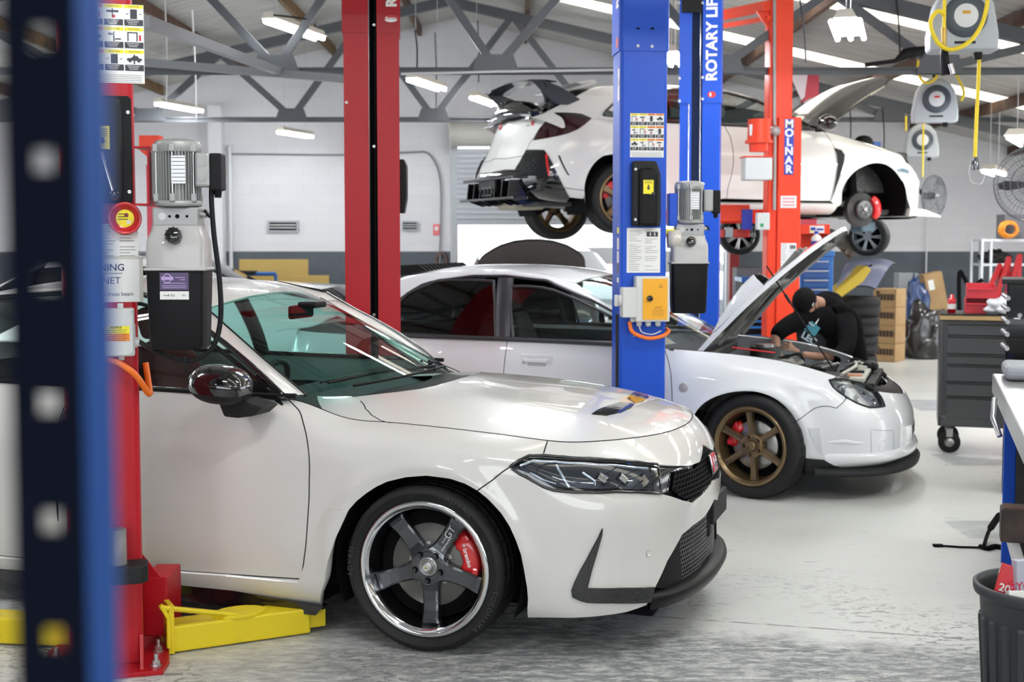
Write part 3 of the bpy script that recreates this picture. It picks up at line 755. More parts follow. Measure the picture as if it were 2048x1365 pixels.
def light_fitting(p0, p1, label, tubes=2, power=45, w=.14, group='hanging fluorescent lights', hang=True):
    a, c = Vector(p0), Vector(p1); mid = (a+c)/2; d = c-a; Lh = d.length; rz = math.atan2(d.y, d.x)
    e = empty('ceiling_light', tuple(mid), rz, label, 'ceiling light', group)
    b = MB(); b.prism([(-w/2, 0), (w/2, 0), (w/2*.6, .06), (-w/2*.6, .06)], -Lh/2, Lh/2, M_fit, 'x'); b.build('housing', e)
    for k in range(tubes):
        y = (k-(tubes-1)/2)*w*.62
        t_ = MB(); t_.cyl((-Lh/2+.02, y, -.022), (Lh/2-.02, y, -.022), .018, M_tube, n=10); t_.build('tube', e)
    if hang:
        zz = roofz(mid.x)-mid.z
        h = MB(); 
        for x in (-Lh*.35, Lh*.35): h.tube([(x, 0, .05), (x, 0, zz)], .004, M_greytxt, 5)
        h.build('hanging_wire', e)
    return e
light_fitting(P(537, 38, 11.8), P(640, 73, 12.9), 'large hanging double-tube light left of the red post near the roof')
light_fitting(P(316, 206, 16.6), P(400, 219, 17.6), 'twin tube light just right of the near red post, left of the gauged truss node')
light_fitting(P(560, 262, 18.0), P(621, 271, 18.9), 'small twin tube light under the truss node before the white wall')
light_fitting(P(822, 156, 14.4), P(884, 176, 15.4), 'tilted twin tube light between the red post and the rear wing')
light_fitting(P(947, 188, 17.0), P(990, 212, 18.0), 'twin tube light half hidden behind the lifted car rear wing')
light_fitting(P(1690, 42, 9.4), P(1702, 66, 10.3), 'three-tube light hanging above the silver raised bonnet', tubes=3, w=.16)
light_fitting(P(1340, 108, 13.0), P(1352, 124, 14.0), 'twin tube light seen between the two blue posts', w=.16)
light_fitting(P(1976, 350, 16.0), P(2000, 337, 17.0), 'low work light hanging before the right wall under the roof edge', w=.2)
light_fitting(P(2030, 296, 12.0), P(2056, 262, 13.0), 'twin tube light cut by the right picture edge', w=.2)
for k, (x, y, z) in enumerate([(-3.4, 5.2, 3.3), (-.6, 3.2, 3.4), (2.2, 5.6, 3.3), (-3.2, .6, 3.3), (2.6, .8, 3.3), (5.6, 3.0, 3.0), (.4, 8.6, 3.6), (5.2, 6.6, 3.0), (-5.2, 9.5, 3.3)]):
    light_fitting((x-.6, y-.2, z), (x+.6, y+.2, z), 'hanging twin tube light over the bays nearest the open front', power=50)
SC.view_settings.view_transform = 'Standard'; SC.view_settings.look = 'None'; SC.view_settings.exposure = 0.48; SC.view_settings.gamma = 1
SC.view_settings.use_curve_mapping = False
cy = SC.cycles; cy.use_denoising = True; cy.max_bounces = 8; cy.diffuse_bounces = 4; cy.glossy_bounces = 4; cy.transmission_bounces = 6; cy.transparent_max_bounces = 16
cy.caustics_reflective = False; cy.caustics_refractive = False; cy.sample_clamp_indirect = 8
# ================================================================== CAR 1 : near white hatchback
FR1 = Frame((-0.0466, 5.9436, 0), 19)
car1 = empty('car', tuple(FR1.O), -FR1.th, 'white five-door hatchback nearest the camera, grey five-spoke wheel and red brake caliper showing', 'car')
def H1(x, s_):
    zc = np.interp(x, [-.7, -.5, -.3, -.1, .1, .3, .5, .65, .78, .88, 1.0], [.97, .99, 1.0, .99, .977, .960, .935, .905, .865, .82, .74])
    return float(zc-.10*(abs(s_)/.75)**2.4)
def sidecol(x, W, stop, ztop, zsh=.87, zb=.15, Wb=0):
    return [(x, W-.13-Wb, zb-.03), (x, W-.03-Wb, zb), (x, W-.010-Wb*.6, zb+.13), (x, W-Wb*.2, .45), (x, W, .64), (x, W-.004, .78), (x, W-.035, zsh), (x, stop, ztop)]
cols = [
 [(-3.60, 0, .25), (-3.65, 0, .27), (-3.70, 0, .35), (-3.72, 0, .48), (-3.72, 0, .64), (-3.70, 0, .80), (-3.67, 0, .92), (-3.62, 0, 1.04)],
 [(-3.58, .35, .25), (-3.63, .35, .27), (-3.69, .36, .35), (-3.71, .36, .48), (-3.70, .36, .64), (-3.68, .36, .80), (-3.65, .35, .92), (-3.60, .34, 1.04)],
 [(-3.50, .70, .25), (-3.56, .72, .27), (-3.61, .74, .35), (-3.62, .76, .48), (-3.61, .76, .64), (-3.59, .75, .80), (-3.57, .72, .92), (-3.52, .66, 1.03)],
 [(-3.34, .82, .22), (-3.36, .87, .25), (-3.36, .90, .33), (-3.36, .92, .48), (-3.36, .92, .64), (-3.35, .91, .80), (-3.33, .87, .92), (-3.30, .78, 1.02)],
 sidecol(-3.0, .945, .80, 1.01, .90), sidecol(-2.6, .945, .82, 1.0, .90), sidecol(-2.2, .935, .83, .99, .89), sidecol(-1.8, .925, .835, .985, .88), sidecol(-1.4, .925, .84, .985, .88),
 sidecol(-1.0, .925, .835, .983, .88), sidecol(-.75, .925, .815, .978, .88), sidecol(-.6, .928, .79, .970, .875), sidecol(-.42, .93, .772, H1(-.42, .772), .868),
 sidecol(-.25, .935, .770, H1(-.25, .77), .862), sidecol(-.08, .94, .767, H1(-.08, .767), .855), sidecol(.1, .94, .762, H1(.1, .762), .845), sidecol(.28, .93, .755, H1(.28, .755), .828, Wb=0.0),
 sidecol(.42, .905, .745, H1(.42, .745), .80)]
nose = [((.58, .872), (.35, .94), (.53, .725)), ((.76, .765), (.62, .78), (.65, .64)), ((.89, .585), (.83, .55), (.755, .50)), ((.958, .37), (.95, .30), (.825, .33)), ((.986, .18), (.99, .1), (.855, .16)), ((.994, 0), (1, 0), (.864, 0))]
zr = [.12, .145, .24, .40, .57, .675, .76]; off = [-.07, -.015, .0, -.012, .0, -.028, -.062]
for (bx, bs), (nx, ns), (tx, ts) in nose:
    cols.append([(bx+nx*o, max(bs+ns*o, 0) if bs > 0 else 0, z) for o, z in zip(off, zr)]+[(tx, ts, H1(tx, ts))])
def flare1(p, u, v):
    r = np.hypot(p[:, 0], p[:, 2]-.33); b = .014*np.exp(-((r-.42)/.035)**2)*np.clip((p[:, 2]-.25)*6, 0, 1)
    q = p.copy(); q[:, 1] += np.sign(p[:, 1])*b*(np.abs(p[:, 1]) > .7); 
    r = np.hypot(p[:, 0]+2.735, p[:, 2]-.33); b = .014*np.exp(-((r-.42)/.035)**2)*np.clip((p[:, 2]-.25)*6, 0, 1)
    q[:, 1] += np.sign(p[:, 1])*b*(np.abs(p[:, 1]) > .7); return q
B1 = Surf(full_net(cols), FR1, 12.2, 1.15, disp=flare1)
HS1 = Surf(wide_net(lambda x, s_: (x, -s_, H1(x, s_)+.012*math.exp(-((abs(s_)-.43)/.07)**2)*min(1, max(0, (x+.7)*1.2))*min(1, max(0, (.8-x)*3))), [-.9, -.7, -.5, -.3, -.1, .1, .25, .4, .55, .68, .78, .88, .98], [.85, .75, .6, .5, .43, .3, .15, 0, -.15, -.3, -.43, -.5, -.6, -.75, -.85]), FR1, 1.88, 1.7)
tc = [(-.22, .985, .44, .045), (-.45, 1.085, .40, .06), (-.75, 1.225, .30, .068), (-1.0, 1.33, .20, .068), (-1.2, 1.395, .14, .062), (-1.45, 1.44, .08, .05), (-1.8, 1.458, .03, .055), (-2.2, 1.445, 0, .06), (-2.7, 1.37, -.04, .07), (-3.1, 1.25, -.08, .07), (-3.4, 1.12, -.1, .06), (-3.62, 1.03, -.08, .04)]
TS1 = Surf([[(x-sh*(s_/.7)**2, -s_, z-dr*(s_/.7)**2) for s_ in [.76, .66, .5, .3, .12, -.12, -.3, -.5, -.66, -.76]] for x, z, sh, dr in tc], FR1, 3.6, 1.55, flip=True)
gl = [(.85, .89), (.815, 1.06), (.76, 1.20), (.685, 1.33), (.62, 1.405)]
SG1 = Surf([[(x, -(g[0]-(.05 if x > -.5 else 0)-(.03 if x < -2.8 else 0)), g[1]) for g in gl] for x in [-3.5, -3.1, -2.6, -2.1, -1.6, -1.1, -.7, -.4]], FR1, 3.1, .52)
if True:
    W1 = M_white1; B = B1
    D = pl('c1_doorseam', B, [(576, 800), (589, 812), (602, 830), (612, 867), (617, 900), (619, 934), (618.5, 970), (618, 1002), (615, 1045), (612, 1088), (608, 1120), (605, 1141), (600, 1163)])
    D = smooth2(D, 3); uD = D[0][0]; D[0] = (uD, 1.0)
    db = [B.xz(-.545, .243), B.xz(-.9, .232), B.xz(-1.3, .222), B.xz(-1.70, .215)]
    dr = [B.xz(-1.74, .4), B.xz(-1.76, .7), B.xz(-1.73, .9)]
    uR = B.xz(-1.72, .97)[0]
    door = D+db[1:]+dr+[(uR, 1.0)]+[(uR+(uD-uR)*t, 1.0) for t in (.25, .5, .75)]
    both('door', B, door, W1, car1)
    rdoor = [B.xz(-1.71, .215), B.xz(-2.25, .215), B.xz(-2.36, .45), B.xz(-2.55, .72), B.xz(-2.68, .95)]; uq = rdoor[-1][0]
    both('rear_door', B, rdoor+[(uq, 1.0), (uR, 1.0)]+dr[::-1], W1, car1)
    skt = pl('c1_skirtedge', B, [(600, 1163), (606, 1145), (615, 1122), (639, 1064), (661, 1018), (697, 1018)])
    skb = pl('c1_skirtarch', B, [(697, 1021), (672, 1075), (659, 1120), (653, 1160), (650, 1216)])
    skc = pl('c1_skirtbot', B, [(650, 1217), (610, 1209), (560, 1203), (444, 1190), (297, 1181)])
    both('side_skirt', B, skt[:-1]+skb[0:]+skc[1:]+[B.xz(-1.75, .13), B.xz(-2.3, .14), B.xz(-2.3, .215)]+db[::-1][:-1], W1, car1, off=.018, thick=.05)
    arch = pl('c1_arch', B, [(697, 1021), (713, 1003), (733, 987), (752, 974.5), (774, 964), (812, 955), (853, 952), (900, 958), (930, 968), (955, 982)])
    fb = pl('c1_fendbump', B, [(955, 982), (985, 961), (1019.5, 935)])
    hlt = pl('c1_hltop', B, [(1019.5, 935), (1038, 922), (1059, 912), (1086, 911.5)])
    fs = pl('c1_fendtop', B, [(1086, 911.5), (1091, 895), (1096, 881)]); uF = fs[-1][0]; fs[-1] = (uF, 1.0)
    fender = [D[0]]+D[1:]+skt[1:-1]+arch+fb[1:]+hlt[1:]+fs[1:]+[(uF+(uD-uF)*t, 1.0) for t in np.linspace(0, 1, 14)[1:-1]]
    both('front_fender', B, fender, W1, car1)
    # headlight + grille outline (near half)
    top = pl('c1_hltop2', B, [(1086, 911.5), (1127, 915), (1180, 918), (1231, 921), (1275, 925), (1314, 929), (1350, 932), (1380, 932), (1400, 924)])
    gc_t, gc_b = B.sz(0, .742, (.45, .5)), B.sz(0, .585, (.45, .5)); gc_t = (.5, gc_t[1]); gc_b = (.5, gc_b[1])
    low = pl('c1_hllow', B, [(1019.5, 935), (1040, 949), (1065, 962), (1086, 974), (1106, 981), (1135, 984), (1169, 985), (1231, 984), (1275, 985), (1314, 987), (1340, 993), (1364, 1001.5), (1387, 1007)])
    hl_end = pl('c1_hlend', B, [(1312, 929), (1318, 950), (1322, 988)])
    nb = [top[-1]]+[gc_t]; 
    bt = pl('c1_gr', B, [(1387, 1007), (1405, 990)])
    # nose strip above headlight (bonnet lip of bumper)
    nosetop = [fs[0]]+fs[1:]+[(uF+(.5-uF)*t, 1.0) for t in np.linspace(0, 1, 8)[1:]]
    lip = nosetop+[gc_t]+top[::-1][:-1]
    whole = lip[:-0 or None]
    nl = nosetop+[gc_t]; nlm = mirr(nl)[::-1]
    panel('front_nose_panel', B, nosetop[:-1]+mirr(nosetop)[::-1][0:]+mirr(top)[0:][:-0 or None][1:]+[gc_t]+top[::-1][:-1], W1, car1)
    # lamp housings and glossy grille surround
    face = top+[gc_t]+mirr(top)[::-1]+mirr(hlt)[::-1][1:]+mirr(low)[1:]+[gc_b]+low[::-1][:-1]+hlt[:-1]
    panel('front_grille', B, face, M_gloss, car1, off=-.020, thick=.02)
    sm = MB(); sm.tube([tuple(x) for x in line3(B, hlt+top[1:6]+hl_end[1:]+low[::-1][4:], .002, closed=True)], .0065, M_gloss, 6); sm.tube([tuple(x) for x in line3(B, mirr(hlt+top[1:6]+hl_end[1:]+low[::-1][4:]), .002, closed=True)], .0065, M_gloss, 6); sm.build('lamp_surround', car1)
    g = MB(); grp = pl('c1_grmesh', B, [(1352, 942), (1372, 938), (1395, 936)])+[(.5, gc_t[1]-.01), (.5, gc_b[1]+.01)]+pl('c1_grmesh2', B, [(1405, 995), (1387, 1002), (1364, 994), (1348, 980)])
    for q in (grp, mirr(grp)): panel('grille_backing', B, q, M_dark, car1, off=-.012, thick=0, step=.02); hexmesh(g, B, q, .024, .0022, M_satin, off=-.004)
    g.build('grille_mesh', car1)
    gb = MB(); c = B.ev(.5, .5*(gc_t[1]+gc_b[1]))[0]; gb.at(T(c[0]+.012, 0, c[2]) @ R('Y', -12))
    gb.box((0, 0, 0), (.012, .105, .085), M_chrome, .01); gb.box((.005, 0, 0), (.008, .093, .073), M_redgloss, .006)
    for dy in (-.024, .024): gb.box((.010, dy, 0), (.006, .013, .058), M_chrome, .002)
    gb.box((.010, 0, 0), (.006, .045, .012), M_chrome, .002); gb.build('front_badge', car1)
    # headlights
    hlr = top[:6]+hl_end[1:]+low[::-1][4:]+hlt[1:-1]
    hl_in = [(1034, 934), (1064, 920), (1127, 922), (1231, 928), (1296, 934), (1306, 950), (1308, 980), (1231, 977), (1169, 977), (1112, 973), (1070, 957)]
    hl_in = pl('c1_hlin', B, hl_in)
    for k, q in enumerate((hl_in, mirr(hl_in))):
        h = panel('headlight', B, q, mat('headlight_bowl', (.03, .034, .045), .25, metal=.4), car1, off=-.006, thick=.0, step=.02)
        ln = panel('lens', B, (hlr if k == 0 else mirr(hlr)), M_lens, h, off=.003, thick=.0, step=.02)
        r = MB(); msil = mat('lamp_reflector', (.55, .60, .68), .15, metal=.9)
        for (a, b, rr_) in (((1205, 957), (1225, 957), .028), ((1247, 958), (1268, 958), .028), ((1290, 960), (1300, 960), .02)):
            uv = pl('c1_lm%d' % a[0], B, [a])[0]; uv = uv if k == 0 else mirr([uv])[0]
            p = B.ev(*uv)[0]; n_ = B.nor(*uv)[0]; v = Vector(n_); q4 = Vector((0, 0, 1)).rotation_difference(v).to_matrix().to_4x4()
            r.at(T(*(p-n_*.006)) @ q4); r.box((0, 0, 0), (.052, .040, .014), mat('lamp_projector', (.02, .02, .03), .15, metal=.6), .006); r.box((0, 0, .006), (.036, .024, .006), M_chrome, .002)
        for nm, stp, wd in (('c1_drl', [(1040, 932), (1066, 921), (1110, 923), (1160, 926), (1231, 931), (1296, 937)], .008), ('c1_drl2', [(1112, 930), (1124, 950), (1138, 975)], .007), ('c1_drl3', [(1060, 946), (1085, 960), (1112, 968)], .004), ('c1_drl4', [(1165, 945), (1190, 962), (1190, 972)], .006)):
            uv = pl(nm, B, stp); uv = uv if k == 0 else mirr(uv); r.at(Matrix.Identity(4)); r.tube([tuple(x) for x in line3(B, uv, -.004)], wd, msil, n=6)
        r.build('lamp_reflector', h)
    # bumper
    ba = pl('c1_bumparch', B, [(955, 982), (975, 998), (1003, 1028), (1020, 1055), (1032, 1082), (1042, 1110), (1048, 1140), (1054, 1175), (1056, 1200), (1056, 1236)])
    bb = pl('c1_bumpbot', B, [(1056, 1236), (1110, 1236), (1173, 1235), (1215, 1231), (1252, 1225), (1293, 1211)])
    bg = pl('c1_lowgr', B, [(1303, 1190), (1312, 1172), (1335, 1122), (1364, 1070), (1385, 1052), (1410, 1033)])
    gt2 = (.5, B.sz(0, .50, (.45, .5))[1]); lb = (.5, B.sz(0, .235, (.45, .5))[1])
    half = ba[::-1][:-1]+fb+low[1:]; 
    poly = low+[gc_b]+mirr(low)[::-1]+mirr(fb)[::-1][1:]+mirr(ba)[1:]+mirr(bb)[1:]+mirr(bg)+[gt2]+bg[::-1]+bb[::-1]+ba[::-1][1:]+fb[1:-1]
    panel('front_bumper', B, poly, W1, car1)
    lgp = bg+[gt2]; cbot = [(.5, lb[1])]
    lgl = pl('c1_lowlip', B, [(1368, 1182), (1338, 1181), (1310, 1177)])
    lg = bg[1:]+[gt2]+mirr(bg[1:])[::-1]+mirr(lgl)[::-1]+[lb]+lgl
    panel('lower_grille', B, lg, M_matte, car1, off=-.05, thick=.0)
    g = MB(); lgi = pl('c1_lgm', B, [(1366, 1080), (1405, 1045), (1418, 1060), (1424, 1100), (1420, 1125), (1369, 1176)])
    lgh = [lgi[0], lgi[1], (.5, gt2[1]-.01), (.5, lb[1]+.01), lgi[-1]]
    for q in (lgh, mirr(lgh)): hexmesh(g, B, q, .017, .0018, mat('grille_wire', (.16, .16, .17), .4, metal=.5), off=-.03)
    g.build('grille_mesh', car1)
    sp = pl('c1_sidepan', B, [(1364, 1070), (1368, 1182), (1310, 1177), (1335, 1122)]); both('grille_side_panel', B, sp, M_black, car1, off=-.012, thick=.05)
    bl = pl('c1_blade', B, [(1204, 1057), (1195, 1077), (1185, 1095), (1172, 1120), (1160, 1141), (1148, 1166), (1142, 1182), (1144, 1194), (1158, 1201), (1173, 1205), (1222, 1206), (1273, 1206), (1298, 1204), (1306, 1174), (1240, 1176), (1174, 1176), (1183, 1140), (1194, 1103), (1203, 1070)])
    both('bumper_blade', B, bl, M_gloss, car1, off=.011, thick=.035, step=.022)
    # lip wrapping the nose
    lp = MB(); u0 = bl[12][0]; n_ = 40; G = []
    for i in range(n_+1):
        u = u0+(1-2*u0)*i/n_
        p = B.ev(u, lb[1]*.62)[0]; nn = B.nor(u, lb[1]*.62)[0]; nn[2] = 0; nn /= np.linalg.norm(nn); e = 1-abs(2*i/n_-1)**6
        G.append([tuple(p+nn*o*(.4+.6*e)+np.array([0, 0, z])) for o, z in ((-.05, .05), (.010, .046), (.035, .034), (.040, .018), (.022, -.015), (-.05, -.03))])
    lp.grid(G, M_satin); lp.build('front_lip', car1)
    # plate holder
    pp = MB(); pp.at(T(.972, .045, .44)); pp.box((0, .13, 0), (.02, .34, .11), M_matte, .006); pp.box((-.03, -.02, -.04), (.05, .06, .14), M_matte, .01); pp.build('plate_holder', car1)
    # parking sensor
    uv = pl('c1_sensor', B, [(1297, 1108)])[0]
    for q in (uv, mirr([uv])[0]):
        p = B.ev(*q)[0]; n_ = Vector(B.nor(*q)[0]); sM = T(*p) @ Vector((0, 0, 1)).rotation_difference(n_).to_matrix().to_4x4(); s_ = MB().at(sM); s_.lathe([(.0125, -.002), (.0125, .0018), (.010, .0018), (.009, .0005), (0, .001)], W1, 20); s_.lathe([(.0135, .0006), (.0125, .0012)], M_seam, 20); s_.build('parking_sensor', car1)
    # rear quarter, tail
    uS = uq; tailv = lambda x, z: B.xz(x, z)
    qt = [(uq, 1.0)]+rdoor[::-1][0:1]+[B.xz(-2.55, .72), B.xz(-2.36, .45), B.xz(-2.25, .215), B.xz(-2.28, .14)]
    ra = [B.xz(-2.735+.40*math.cos(a), .33+.38*math.sin(a)) for a in [math.radians(k) for k in range(-20+0, 0, 10)]]
    arc_r = [B.xz(-2.735+.41*math.cos(math.radians(k)), .33+.385*math.sin(math.radians(k))) for k in range(-12, 195, 9)]
    qt2 = [(uq, 1.0), rdoor[-1], B.xz(-2.55, .72)]+[p for p in arc_r if True][3:]+[B.xz(-3.25, .22), (0.0, 0.12), (0.0, 1.0)]
    both('rear_quarter', B, qt2, W1, car1)
    # bonnet
    ub = [(float(a), 1.0) for a in np.linspace(uF, .5, 30)]; pf = B.ev([a for a, _ in ub], [1.0]*30)
    ur = [(float(a), 1.0) for a in np.linspace(B.xz(-.63, .965)[0], uF, 24)]; pr = B.ev([a for a, _ in ur], [1.0]*24)
    hre = pl('c1_hoodrear', HS1, [(721, 803), (708, 795), (702, 793.5), (750, 790), (795, 785), (840, 779), (869, 773), (890, 767)]); xl = HS1.ev(*hre[-1])[0][0]; hsd = pl('c1_hoodside', HS1, [(778, 847), (760, 841), (743, 831), (731, 818)])
    right = [(p[0], -p[1]) for p in np.vstack([pr, pf[1:]])]
    xh = HS1.ev(*hsd[0])[0][0]; pts = hsd[::-1]+[HS1.xy(x, s_) for x, s_ in right if x > xh+.03]
    cowl = hre[:2]+hre[3:]+[HS1.xy(xl+.01, .12), HS1.xy(xl+.015, 0)]; ft_ = [HS1.xy(x, s_) for x, s_ in right if x < xh+.01]
    fl = lambda L: [(u, 1-v) for u, v in L]
    hood_poly = pts+fl(pts[:-1])[::-1]+fl(cowl)[:-1]+cowl[::-1]
    fto = pl('c1_fto', HS1, [(611, 792), (598, 794), (586, 799)]); ftp = ft_+[hsd[0]]+hsd[1:]+hre[:3]+fto
    for q in (ftp, fl(ftp)): panel('fender_top', HS1, q, W1, car1, step=.03, thick=.01, off=.0005)
    sm = MB(); seam(sm, HS1, [HS1.xy(x, s_) for x, s_ in right if x > xh-.02][:1]+hsd+hre[:1], M_seam, both_sides=False); sm.build('bonnet_seam', car1)
    panel('bonnet', HS1, hood_poly, W1, car1, step=.04, thick=.018, off=.001)
    # bonnet vent
    for q in (pl('c1_vent', HS1, [(1183, 830), (1196, 821), (1216, 813), (1240, 806), (1271, 808), (1262, 817), (1240, 828), (1215, 833)]),):
        for L in (q, fl(q)):
            v_ = panel('bonnet_vent', HS1, L, M_gloss, car1, off=.004, thick=.01)
    # seams
    sm = MB()
    for q in (D, db, dr[::-1]+[(uR, 1.0)], skt[:-1], fb, [(u, v) for u, v in fs], [(a, 1.0) for a in np.linspace(uD, .5, 60)], rdoor):
        seam(sm, B, q, M_seam)
    sm.build('door_seam', car1)
    # cowl + black plenum
    cwl = MB(); 
    G = []
    for s_ in np.linspace(-.74, .74, 25):
        xx = xl-.42*(abs(s_)/.74)**2.0
        G.append([(xx+.03, -s_, H1(xx, s_)-.018), (xx-.05, -s_, H1(xx, s_)-.022), (xx-.12, -s_, H1(xx, s_)-.012), (xx-.2, -s_, H1(xx, s_)-.03)])
    cwl.grid(G, M_matte); cwl.build('cowl_panel', car1)
    # windscreen
    Tt = TS1
    wl = pl('c1_wsleft', Tt, [(611, 791), (590, 772), (560, 747), (546.5, 735.5), (500, 695), (450, 651), (417, 622)])+[Tt.xy(-1.155, .60), Tt.xy(-1.225, .575)]
    vt = lambda L: [(u, 1-v) for u, v in L]
    tp = [Tt.xy(-1.20, .45), Tt.xy(-1.175, .25), Tt.xy(-1.165, 0)]
    bt_ = pl('c1_wsbot', Tt, [(702, 793.5), (795, 785), (869, 773)])
    bt2 = [Tt.xy(-.345, 0), Tt.xy(-.385, .25), Tt.xy(-.52, .48)]
    wpoly = wl+tp+vt(tp[:-1])[::-1]+vt(wl)[::-1]+vt(bt2[1:])[::-1]+bt2
    panel('windscreen', Tt, wpoly, M_glass1, car1, step=.06, thick=.0)
    # black band round the screen
    wb = MB()
    for L in (wl, vt(wl)): wb.tube([tuple(x) for x in line3(Tt, L, -.002)], .008, M_black, n=6)
    p = line3(Tt, bt2[::-1]+vt(bt2)[0:], -.004); wb.tube([tuple(x) for x in p], .006, M_black, n=6)
    wb.build('screen_trim', car1)
    # roof
    r1 = [Tt.xy(-1.225, .575), Tt.xy(-1.5, .58), Tt.xy(-2.0, .585), Tt.xy(-2.6, .57), Tt.xy(-2.85, .55)]
    rp = tp+vt(tp[:-1])[::-1]+vt(r1)+r1[::-1]
    panel('roof', Tt, rp, W1, car1, step=.08, thick=.01)
    bk = [Tt.xy(-2.87, .54), Tt.xy(-3.45, .60)]
    panel('rear_window', Tt, bk+vt(bk)[::-1], M_glassd, car1, step=.1, thick=.01)
    bk2 = [Tt.xy(-3.45, .60), Tt.xy(-3.66, .62)]
    panel('tailgate', Tt, [Tt.xy(-3.43, .68), (1, .05), (1, .95)]+vt([Tt.xy(-3.43, .68)]), W1, car1, step=.1, thick=.01)
    # side glass
    Sg = SG1
    gt = pl('c1_sgtop', Sg, [(417, 662), (450, 687), (480, 712), (510, 738), (545, 770), (572, 797)])
    gtop = [Sg.xz(-2.7, 1.25), Sg.xz(-2.3, 1.36), Sg.xz(-1.8, 1.395), Sg.xz(-1.5, 1.39), Sg.xz(-1.25, 1.345)]
    gbot = [Sg.xz(-.75, .985), Sg.xz(-1.7, .992), Sg.xz(-2.75, 1.0), Sg.xz(-2.95, 1.08)]
    gpoly = gtop+gt+gbot
    vt2 = None
    m_ = lambda o: o
    def mirror_obj(o, name=None):
        me = o.data.copy(); co = np.empty(len(me.vertices)*3); me.vertices.foreach_get('co', co); co[1::3] *= -1; me.vertices.foreach_set('co', co); me.flip_normals()
        n = bpy.data.objects.new(name or o.name.split('.')[0], me); COL.objects.link(n); n.parent = o.parent; return n
    sgo = panel('side_window', Sg, gpoly, glass('side_glass', (.72, .84, .81), 1.0), car1, step=.08, thick=0)
    mirror_obj(sgo)
    fr = MB(); L3 = [tuple(x) for x in line3(Sg, gpoly, .003, closed=True)]; 
    for sgn in (1, -1):
        q = [(x, y*sgn, z) for x, y, z in L3]; fr.tube(q+[q[0], q[1]], .013, M_gloss, n=6)
        zz = [(x, y*sgn, z) for x, y, z in line3(Sg, [Sg.xz(-.62, .985), Sg.xz(-2.9, 1.0)], .006)]; fr.tube(zz, .011, M_black, n=6)
        q2 = [(x, y*sgn, z) for x, y, z in line3(Sg, gtop[1:]+gt, .004)]; q2 = [(a, b+.0*sgn, c-.045) for a, b, c in q2]; fr.tube(q2[10:], .010, M_black, n=6)
        bp = [(x, y*sgn, z) for x, y, z in line3(Sg, [Sg.xz(-1.72, .985), Sg.xz(-1.80, 1.39)], .0)]; fr.tube(bp, .04, M_black, n=8)
    # mirror sail
    fr.build('window_frame', car1)
    ms = panel('mirror_sail', Sg, pl('c1_sail', Sg, [(480, 785), (500, 755), (520, 762), (545, 776), (577, 803), (540, 800)]), M_gloss, car1, step=.05, off=.012, thick=.02); mirror_obj(ms)
    # pillars : strips between the screen / roof edge and the window top
    ga = line3(Tt, wl+r1[1:], 0.0); ng = Tt.nor(.4, .02)[0]
    gA = [tuple(x) for x in ga]; side = line3(Sg, (gtop[::-1][0:1]+gt)[::-1]+gtop[::-1], 0.006)
    nA = np.array([.3, -.55, .78]); nB = np.array([.1, -.95, .3])
    G = bridge(ga, side, nA, nB, .012, 60, 7); G = [[tuple(x) for x in row] for row in G]
    pm = MB(); pm.grid(G, W1); pm.grid([[(x, -y, z) for x, y, z in row] for row in G][::-1], W1); pm.build('roof_pillar', car1)
    # fender-top filler under the pillar foot
    # mirror
    mp = Vector(hit(FR1, 443, 771, 's', 1.04))
    for sgn in (1,):
        mm = MB(); G1, G2 = [], []
        for i in range(17):
            a = -PI/2+PI*i/16; ca, sa = abs(math.cos(a))**.75, math.sin(a); row = []
            for k in range(32):
                t = 2*PI*k/32; sq_ = lambda v, e: math.copysign(abs(v)**e, v)
                row.append((mp.x+.128*ca*sq_(math.cos(t), .75)*(1 if math.cos(t) < 0 else .95), sgn*(mp.y+.115*ca*sq_(math.sin(t), .8)), mp.z+.082*sa*(1 if sa > 0 else .92)-.012*math.cos(t)*ca))
            (G2 if i <= 6 else G1).append(row)
            if i == 6: G1.append(row)
        f_ = 1 if sgn == 1 else -1
        mm.grid(G1[::f_], M_gloss, wrap=True); mm.grid(G2[::f_], M_matte, wrap=True)
        ft_ = [hit(FR1, a_, b_, 's', .955) for a_, b_ in ((452, 800), (500, 797), (518, 805), (541, 812), (522, 829), (490, 833), (464, 830))]
        mm.prism([(q_[0], q_[2]) for q_ in ft_], *sorted((-sgn*.88, -sgn*1.02)), M_matte, 'y', .008); mm.build('door_mirror', car1)
    # interior
    it = MB(); it.box((-1.7, 0, .30), (2.9, 1.60, .22), M_dark, .03); it.box((-1.9, 0, .62), (2.3, .2, .3), M_dark, .05)
    it.prism([(-.55, .70), (-.55, .90), (-.75, .955), (-.95, .95), (-1.0, .80), (-.95, .6)], -.69, .69, mat('dashboard', (.012, .012, .013), .6), 'y', .02)
    it.box((-.1, 0, .55), (1.1, 1.1, .5), M_dark, .05); it.box((-3.2, 0, .62), (.7, 1.5, .5), M_dark, .05)
    for sgn in (1, -1): it.box((-1.45, sgn*.80, .56), (1.6, .04, .58), M_dark, .01); it.box((-2.3, sgn*.78, .55), (.5, .04, .7), M_dark, .01)
    it.build('cabin_tub', car1)
    for sd in (.38, -.38): seat(car1, -1.65, sd, M_seatred, .36); 
    rs = MB(); rs.box((-2.55, 0, .75), (.25, 1.3, .55), M_seatblk, .06); rs.box((-2.35, 0, .52), (.5, 1.3, .15), M_seatblk, .05); rs.build('rear_seat', car1)
    steering_wheel(car1, -1.02, -.38, .92)
    rv = MB(); rv.box((-1.03, 0, 1.285), (.03, .22, .065), M_black, .012); rv.box((-.97, 0, 1.32), (.10, .12, .03), M_black, .01); rv.build('rear_view_mirror', car1)
    # wipers
    wp = MB()
